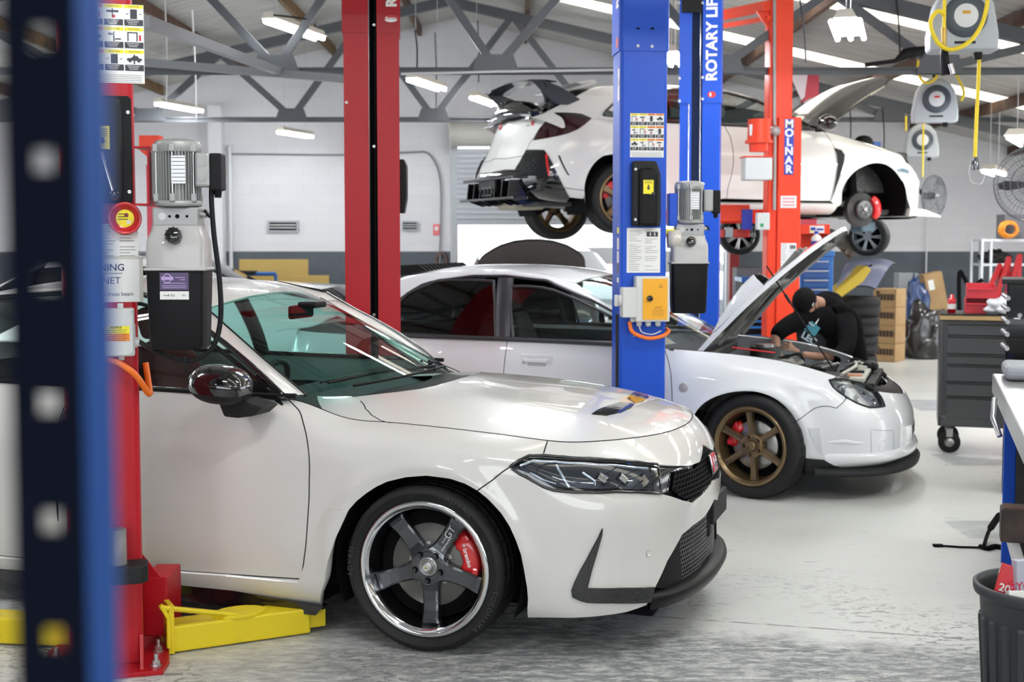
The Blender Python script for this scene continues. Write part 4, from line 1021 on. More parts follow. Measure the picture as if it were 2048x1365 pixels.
    for (a, b) in (((-.34, .02), (-.60, -.56)), ((-.40, .62), (-.37, .02))):
        pa = Tt.ev(*Tt.xy(a[0], -a[1]))[0]; pb = Tt.ev(*Tt.xy(b[0], -b[1]))[0]
        wp.tube([tuple(pa+[0, 0, .012]), tuple((pa+pb)/2+[0, 0, .03]), tuple(pb+[0, 0, .02])], .007, M_black, n=6)
        wp.tube([tuple(pa*.9+pb*.1+[-.03, 0, .02]), tuple(pb+[-.04, 0, .02])], .006, M_black, n=5)
    wp.build('wiper', car1)
    # under sill strip and floor
    us = MB(); us.box((-1.65, 0, .155), (2.3, 1.70, .06), M_dark, .01)
    for sgn in (1, -1): us.prism([(-.47, .125), (-.50, .09), (-2.3, .09), (-2.3, .16), (-.9, .16)], -.89*sgn, -.83*sgn, M_gloss, 'y')
    us.box((.1, 0, .215), (1.5, 1.18, .17), M_dark, .01); us.box((-2.7, 0, .24), (1.0, 1.18, .2), M_dark, .01); us.box((-3.2, 0, .28), (.6, 1.4, .06), M_dark, .01)  # dark boxes between the wheels added to stand in for shade under the car
    us.build('underbody', car1)
    make_wheel(car1, 'wheel', (0, .93, .335), .336, .255, .272, 'advan', M_gun, ang0=-90+2, steer=-1, cal=M_redcal, cal_ang=17, written='advan')
    make_wheel(car1, 'wheel', (0, .93, .335), .336, .255, .272, 'advan', M_gun, ang0=-90, side=-1, tread=False)
    for sd in (1, -1): make_wheel(car1, 'wheel', (-2.735, .93, .335), .336, .255, .272, 'advan', M_gun, ang0=-60, side=sd, tread=False)
    for x in (0, -2.735):
        for sd in (1, -1): wheel_well(car1, x, sd, .40, .33, .90)
    # wing mirror foot
# ================================================================== LIFTS
M_red = mat('lift_red_paint', (.40, .006, .014), .42, spec=.35)
M_blue = mat('lift_blue_paint', (.003, .068, .50), .42, spec=.35)
M_orange = mat('lift_orange_paint', (.85, .060, .020), .42, spec=.3)
M_yel = mat('arm_yellow_paint', (.74, .58, .01), .45, noise=((.55, .42, .02), 5, .6, .75))
M_paper = mat('white_label', (.78, .78, .76), .5)
M_lyel = mat('label_yellow', (.86, .74, .02), .5)
M_lor = mat('label_orange', (.85, .25, .03), .5)
M_lblk = mat('label_black', (.02, .02, .03), .5)
M_pgrey = mat('power_unit_grey', (.34, .345, .34), .4, metal=.25)
M_tank = mat('translucent_tank_plastic', (.44, .43, .42), .35, coat=.3)
M_boxgrey = mat('pale_box_plastic', (.62, .63, .62), .4)
M_ored = mat('orange_conduit', (.85, .17, .01), .4)
M_screw = mat('zinc_screw', (.6, .6, .6), .3, metal=.9)
def rotz(a): return Matrix.Rotation(math.radians(a), 4, 'Z')
def csection(w, d, lip_l, lip_r, t=.012, r=.02):
    # open side at +y ; x from -w/2..w/2 ; y from 0 (back) .. d
    h = w/2
    return [(-h+r, 0), (h-r, 0), (h-r*.3, r*.3), (h, r), (h, d), (h-lip_r, d), (h-lip_r, d-t), (h-t, d-t), (h-t, t), (-h+t, t), (-h+t, d-t), (-h+lip_l, d-t), (-h+lip_l, d), (-h, d), (-h, r), (-h+r*.3, r*.3)]
def label_sheet(parent, rel, w, h, name='caution_label', kind='caution', cols=3, rows=3, hcol=None, M0=None, label=None):
    b = MB().at(T(*rel) if M0 is None else M0)
    b.box((0, 0, 0), (w, .0015, h), M_paper)
    y = -.0012
    if kind == 'caution':
        cw = w/cols; ch = h*.86/rows
        for r in range(rows):
            for c in range(cols):
                x0 = -w/2+c*cw; z1 = h/2-r*ch; hc = hcol(c, r) if hcol else M_lyel; g = cw*.06
                b.box((x0+cw/2, y, z1-ch*.09), (cw-g, .0008, ch*.15), hc)
                b.box((x0+cw/2, y, z1-ch*.80), (cw-g, .0008, ch*.27), M_lblk)
                for k in range(3): b.box((x0+cw*.45, y-.0005, z1-ch*(.72+.07*k)), (cw*(.62-.1*k), .0004, ch*.018), M_paper)
                if w > .13: b.text('CAUTION' if hc is M_lyel else 'WARNING', ch*.11, M_lblk, T(x0+cw/2, y-.0007, z1-ch*.09) @ R('X', 90), ext=.0002)
                cx, cz = x0+cw/2, z1-ch*.42; q = (r*cols+c) % 5
                if q == 0:
                    b.box((cx-cw*.3, y, cz), (cw*.06, .0008, ch*.4), M_lblk); b.box((cx+cw*.15, y, cz), (cw*.06, .0008, ch*.4), M_lblk); b.box((cx-cw*.08, y, cz+ch*.18), (cw*.5, .0008, ch*.05), M_lblk); b.box((cx+cw*.3, y, cz-ch*.05), (cw*.1, .0008, ch*.25), M_redgloss)
                elif q == 1:
                    b.box((cx-cw*.05, y, cz+ch*.1), (cw*.6, .0008, ch*.09), M_lblk); b.box((cx-cw*.05, y, cz+ch*.02), (cw*.05, .0008, ch*.4), M_lblk); b.cyl((cx, y, cz-ch*.12), (cx, y+.0008, cz-ch*.12), ch*.08, M_redgloss, n=10)
                elif q == 2:
                    b.box((cx, y, cz), (cw*.34, .0008, ch*.42), M_lblk)
                    for s_ in (-1, 1): b.box((cx+s_*cw*.33, y, cz), (cw*.12, .0008, ch*.03), M_lblk)
                elif q == 3:
                    b.prism([(cx-cw*.38, cz-ch*.06), (cx-cw*.36, cz+ch*.04), (cx-cw*.15, cz+ch*.06), (cx-cw*.05, cz+ch*.15), (cx+cw*.15, cz+ch*.15), (cx+cw*.24, cz+ch*.05), (cx+cw*.38, cz+ch*.03), (cx+cw*.38, cz-ch*.06)], y-.0004, y+.0004, M_lblk, 'y')
                    for s_ in (-.22, .22): b.cyl((cx+s_*cw, y-.0005, cz-ch*.07), (cx+s_*cw, y+.0003, cz-ch*.07), ch*.07, M_lblk, n=10)
                    b.box((cx, y-.0002, cz), (cw*.07, .0008, ch*.42), M_lblk)
                else:
                    b.box((cx, y, cz), (cw*.08, .0008, ch*.42), M_lblk); b.box((cx+cw*.2, y, cz-ch*.12), (cw*.3, .0008, ch*.06), M_lblk); b.box((cx-cw*.15, y, cz+ch*.1), (cw*.25, .0008, ch*.08), M_lblk)
        for k in range(5): b.box((0, y, -h/2+h*.015+h*.022*k), (w*.9, .0004, h*.004), M_darktxt)
    elif kind == 'text':
        n = int(h/.012)
        random.seed(int(w*1e4)+int(h*1e4))
        for k in range(n):
            z = h/2-.008-k*(h-.012)/n
            for c in range(2):
                ww = w*.40*random.uniform(.45, 1)
                if random.random() < .8: b.box((-w/2+w*.06+c*w*.48+ww/2, y, z), (ww, .0004, .0018), M_darktxt)
        b.box((w*.26, y-.0003, h*.36), (w*.34, .0006, h*.11), M_lblk); b.box((w*.2, y-.0006, h*.36), (w*.03, .0006, h*.07), M_paper); b.box((w*.33, y-.0006, h*.36), (w*.03, .0006, h*.07), M_paper)
    return b.build(name, parent)
def screws(mb, pts, r=.006):
    for p in pts:
        mb.cyl((p[0], p[1]+.001, p[2]), (p[0], p[1]-.004, p[2]), r, M_screw, r*.8, 12); mb.box((p[0], p[1]-.0045, p[2]), (r*1.2, .001, r*.25), M_darktxt)
def power_unit(parent, o, s=1.0, tag_on=True, bracket=M_red):
    """o = centre of the tank's lower edge, relative to parent"""
    A = T(*o) @ S(s)
    b = MB().at(A)      # motor
    zt = .735
    b.lathe([(0, zt+.035), (.045, zt+.035), (.078, zt+.028), (.084, zt+.018), (.085, zt-.008), (.080, zt-.014)], M_pgrey, 36)
    b.lathe([(.068, zt-.01), (.068, .545)], M_pgrey, 36); b.lathe([(.070, .545), (.083, .545), (.085, .535), (.085, .525), (.072, .522), (.072, .53), (0, .53)], M_pgrey, 36)
    for k in range(44):
        a = 2*PI*k/44
        if abs(math.sin(a)-0) < .0: continue
        b.at(A @ rotz(math.degrees(a))); b.box((.074, 0, (zt+.545)/2-.005), (.018, .003, zt-.555), M_pgrey)
    b.at(A)
    for a in (35, 145, 215, 270, 325): 
        c_, s_ = math.cos(math.radians(a)), math.sin(math.radians(a)); b.box((.083*c_, .083*s_, zt-.0), (.022, .022, .03), M_pgrey, .004); b.box((.083*c_, .083*s_, .555), (.02, .02, .03), M_pgrey, .004); b.cyl((.083*c_, .083*s_, .55), (.083*c_, .083*s_, zt), .004, M_screw, n=8)
    mo = b.build('motor', parent)
    p = MB().at(A); p.box((.022, -.084, .655), (.052, .004, .10), mat('silver_data_plate', (.66, .67, .68), .35, metal=.3))
    for k in range(7): p.box((.022, -.0865, .698-.014*k), (.05, .0006, .002), M_darktxt)
    p.build('data_plate', mo)
    t = MB().at(A); t.box((.105, -.03, .655), (.055, .085, .125), M_pgrey, .01)
    for z in (.685, .632): t.cyl((.105, -.068, z), (.105, -.076, z), .018, M_pgrey, n=20); t.cyl((.105, -.0755, z), (.105, -.078, z), .012, M_pgrey, n=6)
    t.build('terminal_box', mo)
    t = MB().at(A); t.box((.152, -.03, .648), (.045, .08, .135), M_black, .008); t.cyl((.152, -.03, .585), (.152, -.03, .555), .016, M_black, .012); t.build('switch_box', mo)
    v = MB().at(A); v.box((0, -.0, .485), (.165, .12, .070), M_pgrey, .006); v.at(A @ T(0, 0, .06))
    for x, r in ((-.045, .014), (-.018, .005), (.01, .008), (.045, .005)): v.cyl((x, -.059, .427), (x, -.0615, .427), r, M_steel if r > .01 else M_dark, n=16)
    v.cyl((.08, -.01, .435), (.105, -.01, .435), .013, M_steel); v.cyl((.105, -.01, .435), (.112, -.01, .44), .018, M_black, n=8); v.build('valve_block', parent)
    k = MB().at(A @ T(0, 0, .300) @ S(1, 1, 1.03) @ T(0, 0, -.243))      # translucent tank top
    secs = [(.088, .065, .392), (.090, .066, .375), (.104, .078, .342), (.106, .08, .31), (.106, .08, .243)]
    G = []
    for (a, c, z) in secs:
        r = .02; G.append([(x, y, z) for x, y in [(-a+r, -c), (a-r, -c), (a-r*.3, -c+r*.3), (a, -c+r), (a, c-r), (a-r, c), (-a+r, c), (-a, c-r), (-a, -c+r), (-a+r*.3, -c+r*.3)]])
    k.grid(G[::-1], M_tank, wrap=True); k.add(G[0], [tuple(range(10))], M_tank)
    k.box((0, 0, .238), (.222, .17, .010), M_tank, .003); tk = k.build('oil_tank', parent)
    k = MB().at(A @ S(1, 1, 1.235)); secs = [(.106, .08, .236), (.104, .078, .16), (.098, .073, .012), (.092, .068, .0)]; G = []
    for (a, c, z) in secs:
        r = .016; G.append([(x, y, z) for x, y in [(-a+r, -c), (a-r, -c), (a-r*.3, -c+r*.3), (a, -c+r), (a, c-r), (a-r, c), (-a+r, c), (-a, c-r), (-a, -c+r), (-a+r*.3, -c+r*.3)]])
    k.grid(G[::-1], M_black, wrap=True); k.add(G[-1], [tuple(range(9, -1, -1))], M_black); k.box((0, 0, .233), (.218, .166, .008), M_black, .002); k.build('lower_tank', tk)
    k = MB().at(A @ T(.002, -.082, .415) @ R('X', 72)); k.lathe([(.0, .026), (.024, .026), (.028, .02), (.029, .0), (.029, -.01)], M_gloss, 24)
    for q in range(12): k.box((.028*math.cos(q*PI/6), .028*math.sin(q*PI/6), .01), (.004, .004, .02), M_gloss)
    k.build('filler_cap', tk)
    if tag_on:
        k = MB().at(A @ T(0, 0, .062)); k.box((.0, -.0805, .19), (.105, .001, .065), mat('purple_sticker', (.06, .035, .11), .3))
        k.at(A @ T(-.025, -.0815, .262) @ R('X', 90)); k.lathe([(.014, 0), (.017, .0006), (.017, .0006), (.014, .0009)], mat('lilac_print', (.45, .32, .6), .5), 20); k.box((0, 0, .0005), (.044, .012, .0006), mat('lilac_print'))
        k.at(A @ T(0, 0, .062))
        for q, (x, w_) in enumerate(((.022, .035), (.03, .02), (0, .08), (0, .09), (0, .085))): k.box((x, -.0818, (.203, .195, .182, .173, .166)[q]), (w_, .0004, .0025), mat('lilac_print'))
        k.box((.0, -.0805, .138), (.105, .001, .03), M_paper)
        k.text('5 021', .012, M_darktxt, T(-.01, -.0815, .138) @ R('X', 90), ext=.0002); k.box((-.03, -.0815, .138), (.02, .0004, .002), M_darktxt)
        k.text('021', .010, M_darktxt, T(.035, -.0815, .138) @ R('X', 90), ext=.0002); k.build('tank_sticker', tk)
    return mo
def lift_post(base, psi, w, d, H, paint, lips, sleeve_z, label, open_to_camera=False, name='lift_post', sleeve_lip=(.0, .0), base_plate=True):
    e = empty(name, tuple(base), 0, label, 'vehicle lift', 'two-post lift columns')
    M = rotz(-psi) if not open_to_camera else rotz(-psi) @ T(0, d, 0) @ rotz(180)
    b = MB().at(M); b.prism(csection(w, d, *lips), .02, H, paint, 'z'); b.build('post', e)
    if sleeve_z is not None:
        g = .008; s = MB().at(M); sec = csection(w+2*g, d+2*g, lips[0]+sleeve_lip[0]+g, lips[1]+sleeve_lip[1]+g)
        s.at(M @ T(0, -g, 0)); s.prism(sec, sleeve_z, H+.3, paint, 'z'); s.build('upper_sleeve', e)
    if base_plate:
        p = MB().at(M); p.prism([(-w*.75, -.12), (w*.75, -.12), (w*.85, 0), (w*.85, d), (w*.6, d+.16), (-w*.6, d+.16), (-w*.85, d), (-w*.85, 0)], 0, .018, paint, 'z', .003); bp = p.build('base_plate', e)
        for (x, y) in ((w*.66, -.06), (-w*.66, -.06), (w*.70, .12), (-w*.70, .12), (w*.5, d+.11), (-w*.5, d+.11)):
            q = MB().at(M); q.cyl((x, y, .018), (x, y, .022), .022, M_screw, n=20); q.cyl((x, y, .022), (x, y, .040), .016, M_screw, n=6, smooth=False); q.cyl((x, y, .04), (x, y, .065), .009, M_screw, n=12); q.build('anchor_bolt', bp)
    return e
# ---------------------------------------------------- near red post
YR = 4.86
b0 = F(214, 1338); base = P(214, 1300, YR); base = Vector((base.x, YR, 0))
lr = lift_post(base, -16, .27, .24, 3.9, M_red, (.07, .07), None, 'red lift post nearest the camera with lever, taped warning sheet and black oil tank')
rel = lambda px, py, y=YR: P(px, py, y)-base
fr_ = rotz(16)                                     # face frame: local -y is the face normal
def on_face(px, py, lr_base=None, off=.0, psi=-16, bs=None):
    """point of the post's outer face seen at this place; returns matrix with -y = outwards"""
    bs = base if bs is None else bs
    a = math.radians(psi); n = Vector((-math.sin(a), -math.cos(a), 0)); r = Vector(ray(px, py)); o = Vector((0, 0, CAMH))
    t = ((bs-o).dot(n)+off)/r.dot(n); return T(*(o+r*t-bs)) @ rotz(-psi)
label_sheet(lr, None, .215, .290, cols=3, rows=3, hcol=lambda c, r: (M_lor if c == 0 else M_lyel), M0=on_face(228, 87, off=.001))
c_ = MB().at(on_face(208, 300, off=.0)); c_.prism([(-.10, -.20), (.09, -.20), (.10, -.19), (.10, .19), (.09, .20), (-.10, .20)], -.012, .001, M_black, 'y', .003)
c_.prism([(-.09, -.19), (.065, -.19), (.065, .19), (-.09, .19)], -.055, -.01, M_matte, 'y', .02); screws(c_, [(.088, -.012, .14), (.088, -.012, -.155)], .008); c_.build('latch_cover', lr)
c_ = MB().at(on_face(205, 275, off=.0565)); c_.box((0, 0, 0), (.05, .001, .085), M_lyel); 
for k in range(4): c_.box((.0, -.0008, .03-.008*k), (.036, .0004, .0025), M_darktxt)
c_.prism([(-.006, .0), (.006, .0), (.006, -.012), (.012, -.012), (0, -.026), (-.012, -.012), (-.006, -.012)], -.001, 0, M_darktxt, 'y'); c_.build('yellow_sticker', lr)
c_ = MB(); a, c = on_face(203, 305, off=.085).to_translation(), on_face(228, 390, off=.10).to_translation(); c_.tube([a, c], .0075, M_chrome, 12); c_.sphere(c, .018, M_gloss, 16); c_.build('release_lever', lr)
c_ = MB().at(on_face(250, 437, off=.002) @ R('X', 90)); c_.lathe([(0, .008), (.036, .008), (.040, .012), (.050, .030), (.058, .034), (.061, .030), (.058, .006), (.05, 0)], mat('red_dish_plastic', (.55, .01, .02), .25, coat=.5), 40); c_.lathe([(0, .009), (.033, .009)], M_lyel, 30, smooth=False)
for k in range(3): c_.box((-.006, .016-.010*k, .0095), (.035, .003, .0006), M_darktxt)
c_.box((.013, -.014, .0095), (.014, .014, .0006), M_paper); c_.cyl((.005, .012, .009), (.005, .012, .010), .008, mat('maroon_dot', (.2, .03, .02), .5)); c_.build('round_reel', lr)
label_sheet(lr, None, .145, .135, 'instruction_label', 'text', M0=on_face(236, 484, off=.001))
c_ = MB().at(on_face(221, 560, off=.002)); c_.box((0, 0, 0), (.225, .0012, .168), M_paper)
c_.text('WARNING', .036, mat('navy_print', (.03, .03, .09), .5), T(-.036, -.0012, .045) @ R('X', 90), ext=.0003, bold=.0006, align='CENTER'); c_.box((-.036, -.0012, .024), (.16, .0006, .0022), mat('navy_print'))
c_.text('BONNET', .036, mat('navy_print'), T(-.036, -.0012, -.004) @ R('X', 90), ext=.0003, align='CENTER')
c_.text('before the cross beam', .0205, mat('navy_print'), T(.082, -.0012, -.054) @ R('X', 90), ext=.0003, align='RIGHT'); ws = c_.build('warning_sheet', lr)
tp_ = mat('yellowed_tape', (.56, .55, .49), .35); c_ = MB().at(on_face(221, 560, off=.0035)); c_.box((0, 0, .083), (.25, .0006, .012), tp_); c_.box((.111, 0, .0), (.014, .0006, .165), tp_); c_.build('tape', ws)
c_ = MB().at(on_face(222, 665, off=.03)); c_.box((0, 0, 0), (.17, .06, .180), M_boxgrey, .008); c_.box((0, -.032, 0), (.16, .006, .170), M_boxgrey, .003)
for z in (.098, -.098): c_.box((.035, .015, z), (.022, .02, .018), M_boxgrey, .003)
screws(c_, [(.072, -.035, .078), (.072, -.035, -.078)], .005); c_.box((.078, 0, .0), (.02, .03, .06), M_boxgrey, .003); eb = c_.build('electrical_box', lr)
c_ = MB().at(on_face(228, 668, off=.0665)); c_.box((.008, 0, .014), (.095, .0008, .028), M_lyel); c_.box((.008, 0, -.014), (.095, .0008, .028), M_lor); c_.text('NOTICE', .011, M_darktxt, T(.008, -.0008, .023) @ R('X', 90), ext=.0002, bold=.0003)
for k in range(6): c_.box((.006, -.0008, .013-.0075*k), (.08-.01*(k % 2), .0003, .0016), M_darktxt)
c_.build('notice_label', eb)
gl_ = on_face(268, 685, off=.035).to_translation(); c_ = MB(); c_.cyl(gl_+Vector((-.012, 0, 0)), gl_+Vector((.012, 0, 0)), .02, M_boxgrey, n=8, smooth=False); c_.cyl(gl_+Vector((.01, 0, 0)), gl_+Vector((.024, 0, 0)), .015, M_boxgrey); c_.build('cable_gland', eb)
# conduits
def corrugated(mb, pts, r, m, pitch=.007):
    q = bez(pts, 30); L = 0; out = [q[0]]; 
    for a, c in zip(q, q[1:]):
        L += (c-a).length
        if (c-out[-1]).length > pitch*.5: out.append(c)
    mb.tube(out, [r*(1 if i % 2 else .90) for i in range(len(out))], m, 12)
c_ = MB(); corrugated(c_, [on_face(205, 715, off=.03).to_translation(), on_face(240, 728, off=.045).to_translation(), on_face(272, 752, off=.04).to_translation(), on_face(298, 788, off=-.02).to_translation(), on_face(296, 760, off=-.08).to_translation(), on_face(291, 725, off=-.10).to_translation()], .0125, M_ored); c_.build('orange_conduit', lr)
pu_o = P(362, 697, 4.80)-base
c_ = MB(); pts = [P(424, 362, 4.77), P(423, 400, 4.76), P(428, 470, 4.74), P(439, 560, 4.72), P(441, 640, 4.71), P(425, 695, 4.70), P(385, 722, 4.70), P(340, 715, 4.72), P(300, 697, 4.78)]
c_.tube(bez([p-base for p in pts]+[gl_+Vector((.024, 0, 0))], 10), .0095, M_black, 12)
zt_ = P(371, 722, 4.70)-base; c_.box(tuple(zt_), (.006, .024, .03), M_black); c_.box(tuple(zt_+Vector((0, 0, -.03))), (.004, .002, .045), M_black); c_.build('power_cable', lr)
power_unit(lr, tuple(pu_o))
c_ = MB(); q = P(297, 345, 4.86)-base      # bracket plate
c_.box((q.x+.013, q.y+.02, q.z-.015), (.008, .14, .22), M_red, .002); c_.box((q.x-.012, q.y+.02, q.z+.09), (.055, .14, .008), M_red, .002); c_.box((q.x-.012, q.y+.02, q.z-.12), (.055, .14, .008), M_red, .002); c_.box((q.x+.025, q.y+.02, q.z-.01), (.03, .08, .18), M_pgrey, .004); c_.build('motor_bracket', lr)
# adapter stub in its black holder
h = on_face(250, 1137, off=.0); c_ = MB().at(h); c_.prism([(-.10, -.0), (.075, -.0), (.085, -.02), (.085, -.10), (.06, -.125), (-.10, -.125)], -.033, .033, M_matte, 'z', .006); c_.build('adapter_holder', lr)
c_ = MB().at(on_face(236, 1137, off=.062)); c_.lathe([(0, .15), (.030, .15), (.033, .147), (.033, -.02)], mat('worn_zinc', (.30, .27, .23), .5, metal=.5, noise=((.18, .15, .11), 9, .4, .65)), 28); c_.build('height_adapter', lr)
# fin at the foot
c_ = MB().at(on_face(284, 1340, off=0)); c_.prism([(0, 0), (-.11, 0), (-.005, .14), (0, .14)], -.006, .006, M_red, 'x'); c_.build('gusset', lr)
# carriage + yellow arms
c_ = MB(); q0 = F(306, 1305); q0 = Vector((q0.x, 5.10, 0))-base; c_.box((q0.x, q0.y+.12, .17), (.10, .22, .24), M_red, .006); c_.prism([(q0.x-.05, .29), (q0.x+.02, .29), (q0.x-.05, .38)], q0.y+.02, q0.y+.03, M_red, 'y'); c_.build('carriage', lr)
aA, aB = F(338, 1311), F(622, 1270); dirv = (aB-aA); Lh = dirv.length; an = math.atan2(dirv.y, dirv.x)
ar = MB().at(T(*(aA-base)) @ Matrix.Rotation(an, 4, 'Z'))
ar.box((Lh/2, .065, .058), (Lh, .13, .105), M_yel, .008); ar.box((Lh+.02, .065, .06), (.10, .10, .075), M_yel, .004)
ar.prism([(.0, -.005), (.02, -.012), (.02, .14), (.0, .14)], .005, .20, M_yel, 'z'); ar.prism([(.30+.11*math.cos(k*PI/8), .065+.075*math.sin(k*PI/8)) for k in range(16)], .108, .122, M_yel, 'z', .003)
ar.tube([(-.03, .0, .195), (.28, .02, .118)], .013, M_yel, 4); ar.tube([(-.03, .0, .205), (.0, -.002, .15), (.0, -.004, .03)], .012, M_yel, 4)
ar.build('lift_arm', lr)
ar = MB().at(T(-.14, .30, 0) @ Matrix.Rotation(math.radians(172), 4, 'Z')); ar.box((.42, 0, .06), (.85, .13, .105), M_yel, .008); ar.build('lift_arm', lr)
# ---------------------------------------------------- far red post
YR2 = 7.95
base2 = Vector((P(746, 600, YR2).x, YR2, 0))
l2 = lift_post(base2, -5, .335, .26, 3.7, M_red, (.135, .15), P(770, 66, YR2).z, 'red lift post standing behind the near white car, open groove facing the camera', True, sleeve_lip=(.0, .0))
f2 = lambda px, py, off=.0: T(*(P(px, py, YR2-off)-base2))
c_ = MB()
c_.box((0, .12, 2.0), (.2, .03, 3.9), M_dark); c_.tube([P(737, 500, YR2+.06)-base2+Vector((0, 0, -2)), P(737, 0, YR2+.06)-base2+Vector((0, 0, .5))], .008, M_steel, 8)
c_.tube([P(750, 500, YR2+.08)-base2+Vector((0, 0, -2)), P(750, 0, YR2+.08)-base2+Vector((0, 0, .5))], .006, M_matte, 8); c_.build('lifting_cable', l2)
c_ = MB(); 
for px, py in ((695, 60), (748, 50), (748, 293), (748, 630), (691, 628), (693, 205)): screws(c_, [tuple(P(px, py, YR2-.012)-base2)], .010)
for py in (98, 145, 300, 385, 500, 530): c_.box(tuple(P(698 if py < 400 else 748, py, YR2-.003)-base2), (.008, .004, .012), M_dark)
c_.build('post_screw', l2)
c_ = MB(); c_.at(f2(783, -72, .013) @ R('X', 90) @ R('Z', 90)); c_.text('ROTARY LIFT', .085, M_whitetxt, Matrix.Identity(4), ext=.001, bold=.004, align='CENTER')
c_.build('post_lettering', l2)
c_ = MB().at(T(*(P(782, 38, YR2-.013)-base2))); c_.prism([(.043*math.cos(k*PI/12), .024*math.sin(k*PI/12)) for k in range(24)], -.001, .001, mat('logo_red', (.5, .02, .02), .4), 'y'); c_.prism([(.038*math.cos(PI+k*PI/12), .016*math.sin(PI+k*PI/12)-.003) for k in range(13)], -.002, -.001, M_whitetxt, 'y'); c_.text('Rotary', .024, M_whitetxt, T(0, -.0025, .003) @ R('X', 90), ext=.0004, bold=.0006); c_.build('logo_badge', l2)
c_ = MB(); q = P(806, 375, YR2+.12)-base2; c_.prism([(-.02, -.16), (.01, -.16), (.026, -.07), (.026, .13), (.01, .17), (-.02, .17)], -.06, .06, M_black, 'y', .006); o = c_.build('latch_cover', l2, loc=tuple(q))
# ---------------------------------------------------- near blue post
YB1 = 7.85
base3 = Vector((P(1285, 700, YB1).x, YB1, 0))
l3 = lift_post(base3, -6, .288, .24, 3.7, M_blue, (.06, .06), P(1282, 102, YB1).z, 'blue lift post in front of the middle white car with yellow switch panel')
onb = lambda px, py, off=.0: on_face(px, py, off=off, psi=-6, bs=base3)
label_sheet(l3, None, .205, .262, cols=4, rows=3, hcol=lambda c, r: (M_lyel if c < 2 else M_lor), M0=onb(1294, 271, .001))
c_ = MB().at(onb(1290, 388)); c_.prism([(-.085, -.195), (.085, -.195), (.09, -.14), (.085, .12), (.06, .195), (-.085, .195)], -.05, 0, M_matte, 'y', .012); c_.prism([(-.05, -.195), (.06, -.195), (.06, .12), (.035, .15), (-.05, .15)], -.075, -.04, M_black, 'y', .02); screws(c_, [(-.068, -.052, .145), (-.068, -.052, -.155)], .009); c_.build('latch_cover', l3)
c_ = MB().at(onb(1297, 374, .0765)); c_.box((0, 0, 0), (.062, .001, .082), M_lyel); c_.prism([(-.005, .012), (.005, .012), (.005, -.005), (.012, -.005), (0, -.02), (-.012, -.005), (-.005, -.005)], -.001, 0, M_darktxt, 'y')
for k in range(3): c_.box((0, -.0008, .034-.006*k), (.046, .0003, .002), M_darktxt)
c_.build('yellow_sticker', l3)
c_ = MB(); a, c = onb(1300, 390, .08).to_translation(), onb(1306, 388, .12).to_translation(); c_.tube([a, c], .005, M_chrome, 8); c_.sphere(c, .010, M_gloss, 12); c_.build('release_knob', l3)
label_sheet(l3, None, .205, .27, 'instruction_label', 'text', M0=onb(1287, 501, .001))
pB = onb(1303, 598, .045); c_ = MB().at(pB); c_.box((0, 0, 0), (.205, .09, .272), M_boxgrey, .008); sb = c_.build('switch_panel', l3)
c_ = MB().at(pB); c_.box((.012, -.048, .0), (.150, .004, .245), mat('yellow_panel_face', (.85, .40, .01), .4)); c_.prism([(-.0+.03, .068), (.06, .068), (.045, .094)], -.0515, -.0505, mat('dark_yellow_print', (.55, .25, .02), .5), 'y')
for k in range(6): c_.box((.03, -.0505, -.062-.0075*k), (.07, .0006, .003), mat('dark_yellow_print'))
c_.text('NOTICE', .012, M_darktxt, T(.03, -.051, -.05) @ R('X', 90), ext=.0002); c_.build('panel_face', sb)
c_ = MB().at(pB @ T(-.022, -.05, .005) @ R('X', 90)); c_.lathe([(0, .022), (.015, .022), (.018, .018), (.018, 0)], M_gloss, 20); c_.box((0, 0, .022), (.006, .03, .008), M_gloss); c_.build('push_button', sb)
c_ = MB().at(pB); c_.box((-.142, -.0, -.02), (.085, .09, .18), M_boxgrey, .006); c_.box((-.11, .02, -.12), (.03, .04, .04), M_boxgrey, .004); ib = c_.build('isolator_box', l3)
c_ = MB().at(pB @ T(-.185, -.0, -.01) @ R('Y', -90)); c_.lathe([(0, .02), (.028, .02), (.034, .014), (.034, 0)], M_boxgrey, 20); c_.box((0, 0, .03), (.07, .016, .024), M_boxgrey, .005); c_.build('rotary_handle', ib)
for i, x in enumerate((-.075, -.02, .04)):
    c_ = MB().at(pB @ T(x, 0, -.136)); c_.lathe([(.0, -.03), (.012, -.03), (.017, -.02), (.017, 0)], M_boxgrey, 12); c_.build('cable_gland', sb)
g1, g2 = pB @ Vector((-.13, .02, -.14)), pB @ Vector((.115, .10, -.19)); c_ = MB(); corrugated(c_, [g1, pB @ Vector((-.115, -.01, -.20)), pB @ Vector((-.03, -.03, -.235)), pB @ Vector((.06, -.02, -.225)), pB @ Vector((.112, .03, -.20)), g2], .0125, M_ored); c_.build('orange_conduit', l3)
c_ = MB(); c_.tube(bez([pB @ Vector((-.075, 0, -.16)), pB @ Vector((-.06, -.01, -.20)), pB @ Vector((0, -.02, -.213)), pB @ Vector((.06, 0, -.195))], 10), .004, M_boxgrey, 6); c_.build('thin_cable', l3)
c_ = MB(); c_.box((0, 0, 0), (.001, .04, .08), M_paper); 
sidex = -.144
Ms = rotz(6)
for z0, h_, m_ in ((2.60, .10, M_paper), (2.52, .12, M_paper), (1.68, .035, M_lyel), (1.60, .07, M_paper), (1.52, .07, M_paper), (1.45, .06, mat('dark_photo_label', (.08, .05, .08), .5)), (1.38, .03, M_paper), (.72, .16, M_paper)):
    c_.at(Ms); c_.box((-.1448, .05, z0), (.0012, .055, h_), m_)
c_.build('side_label', l3)
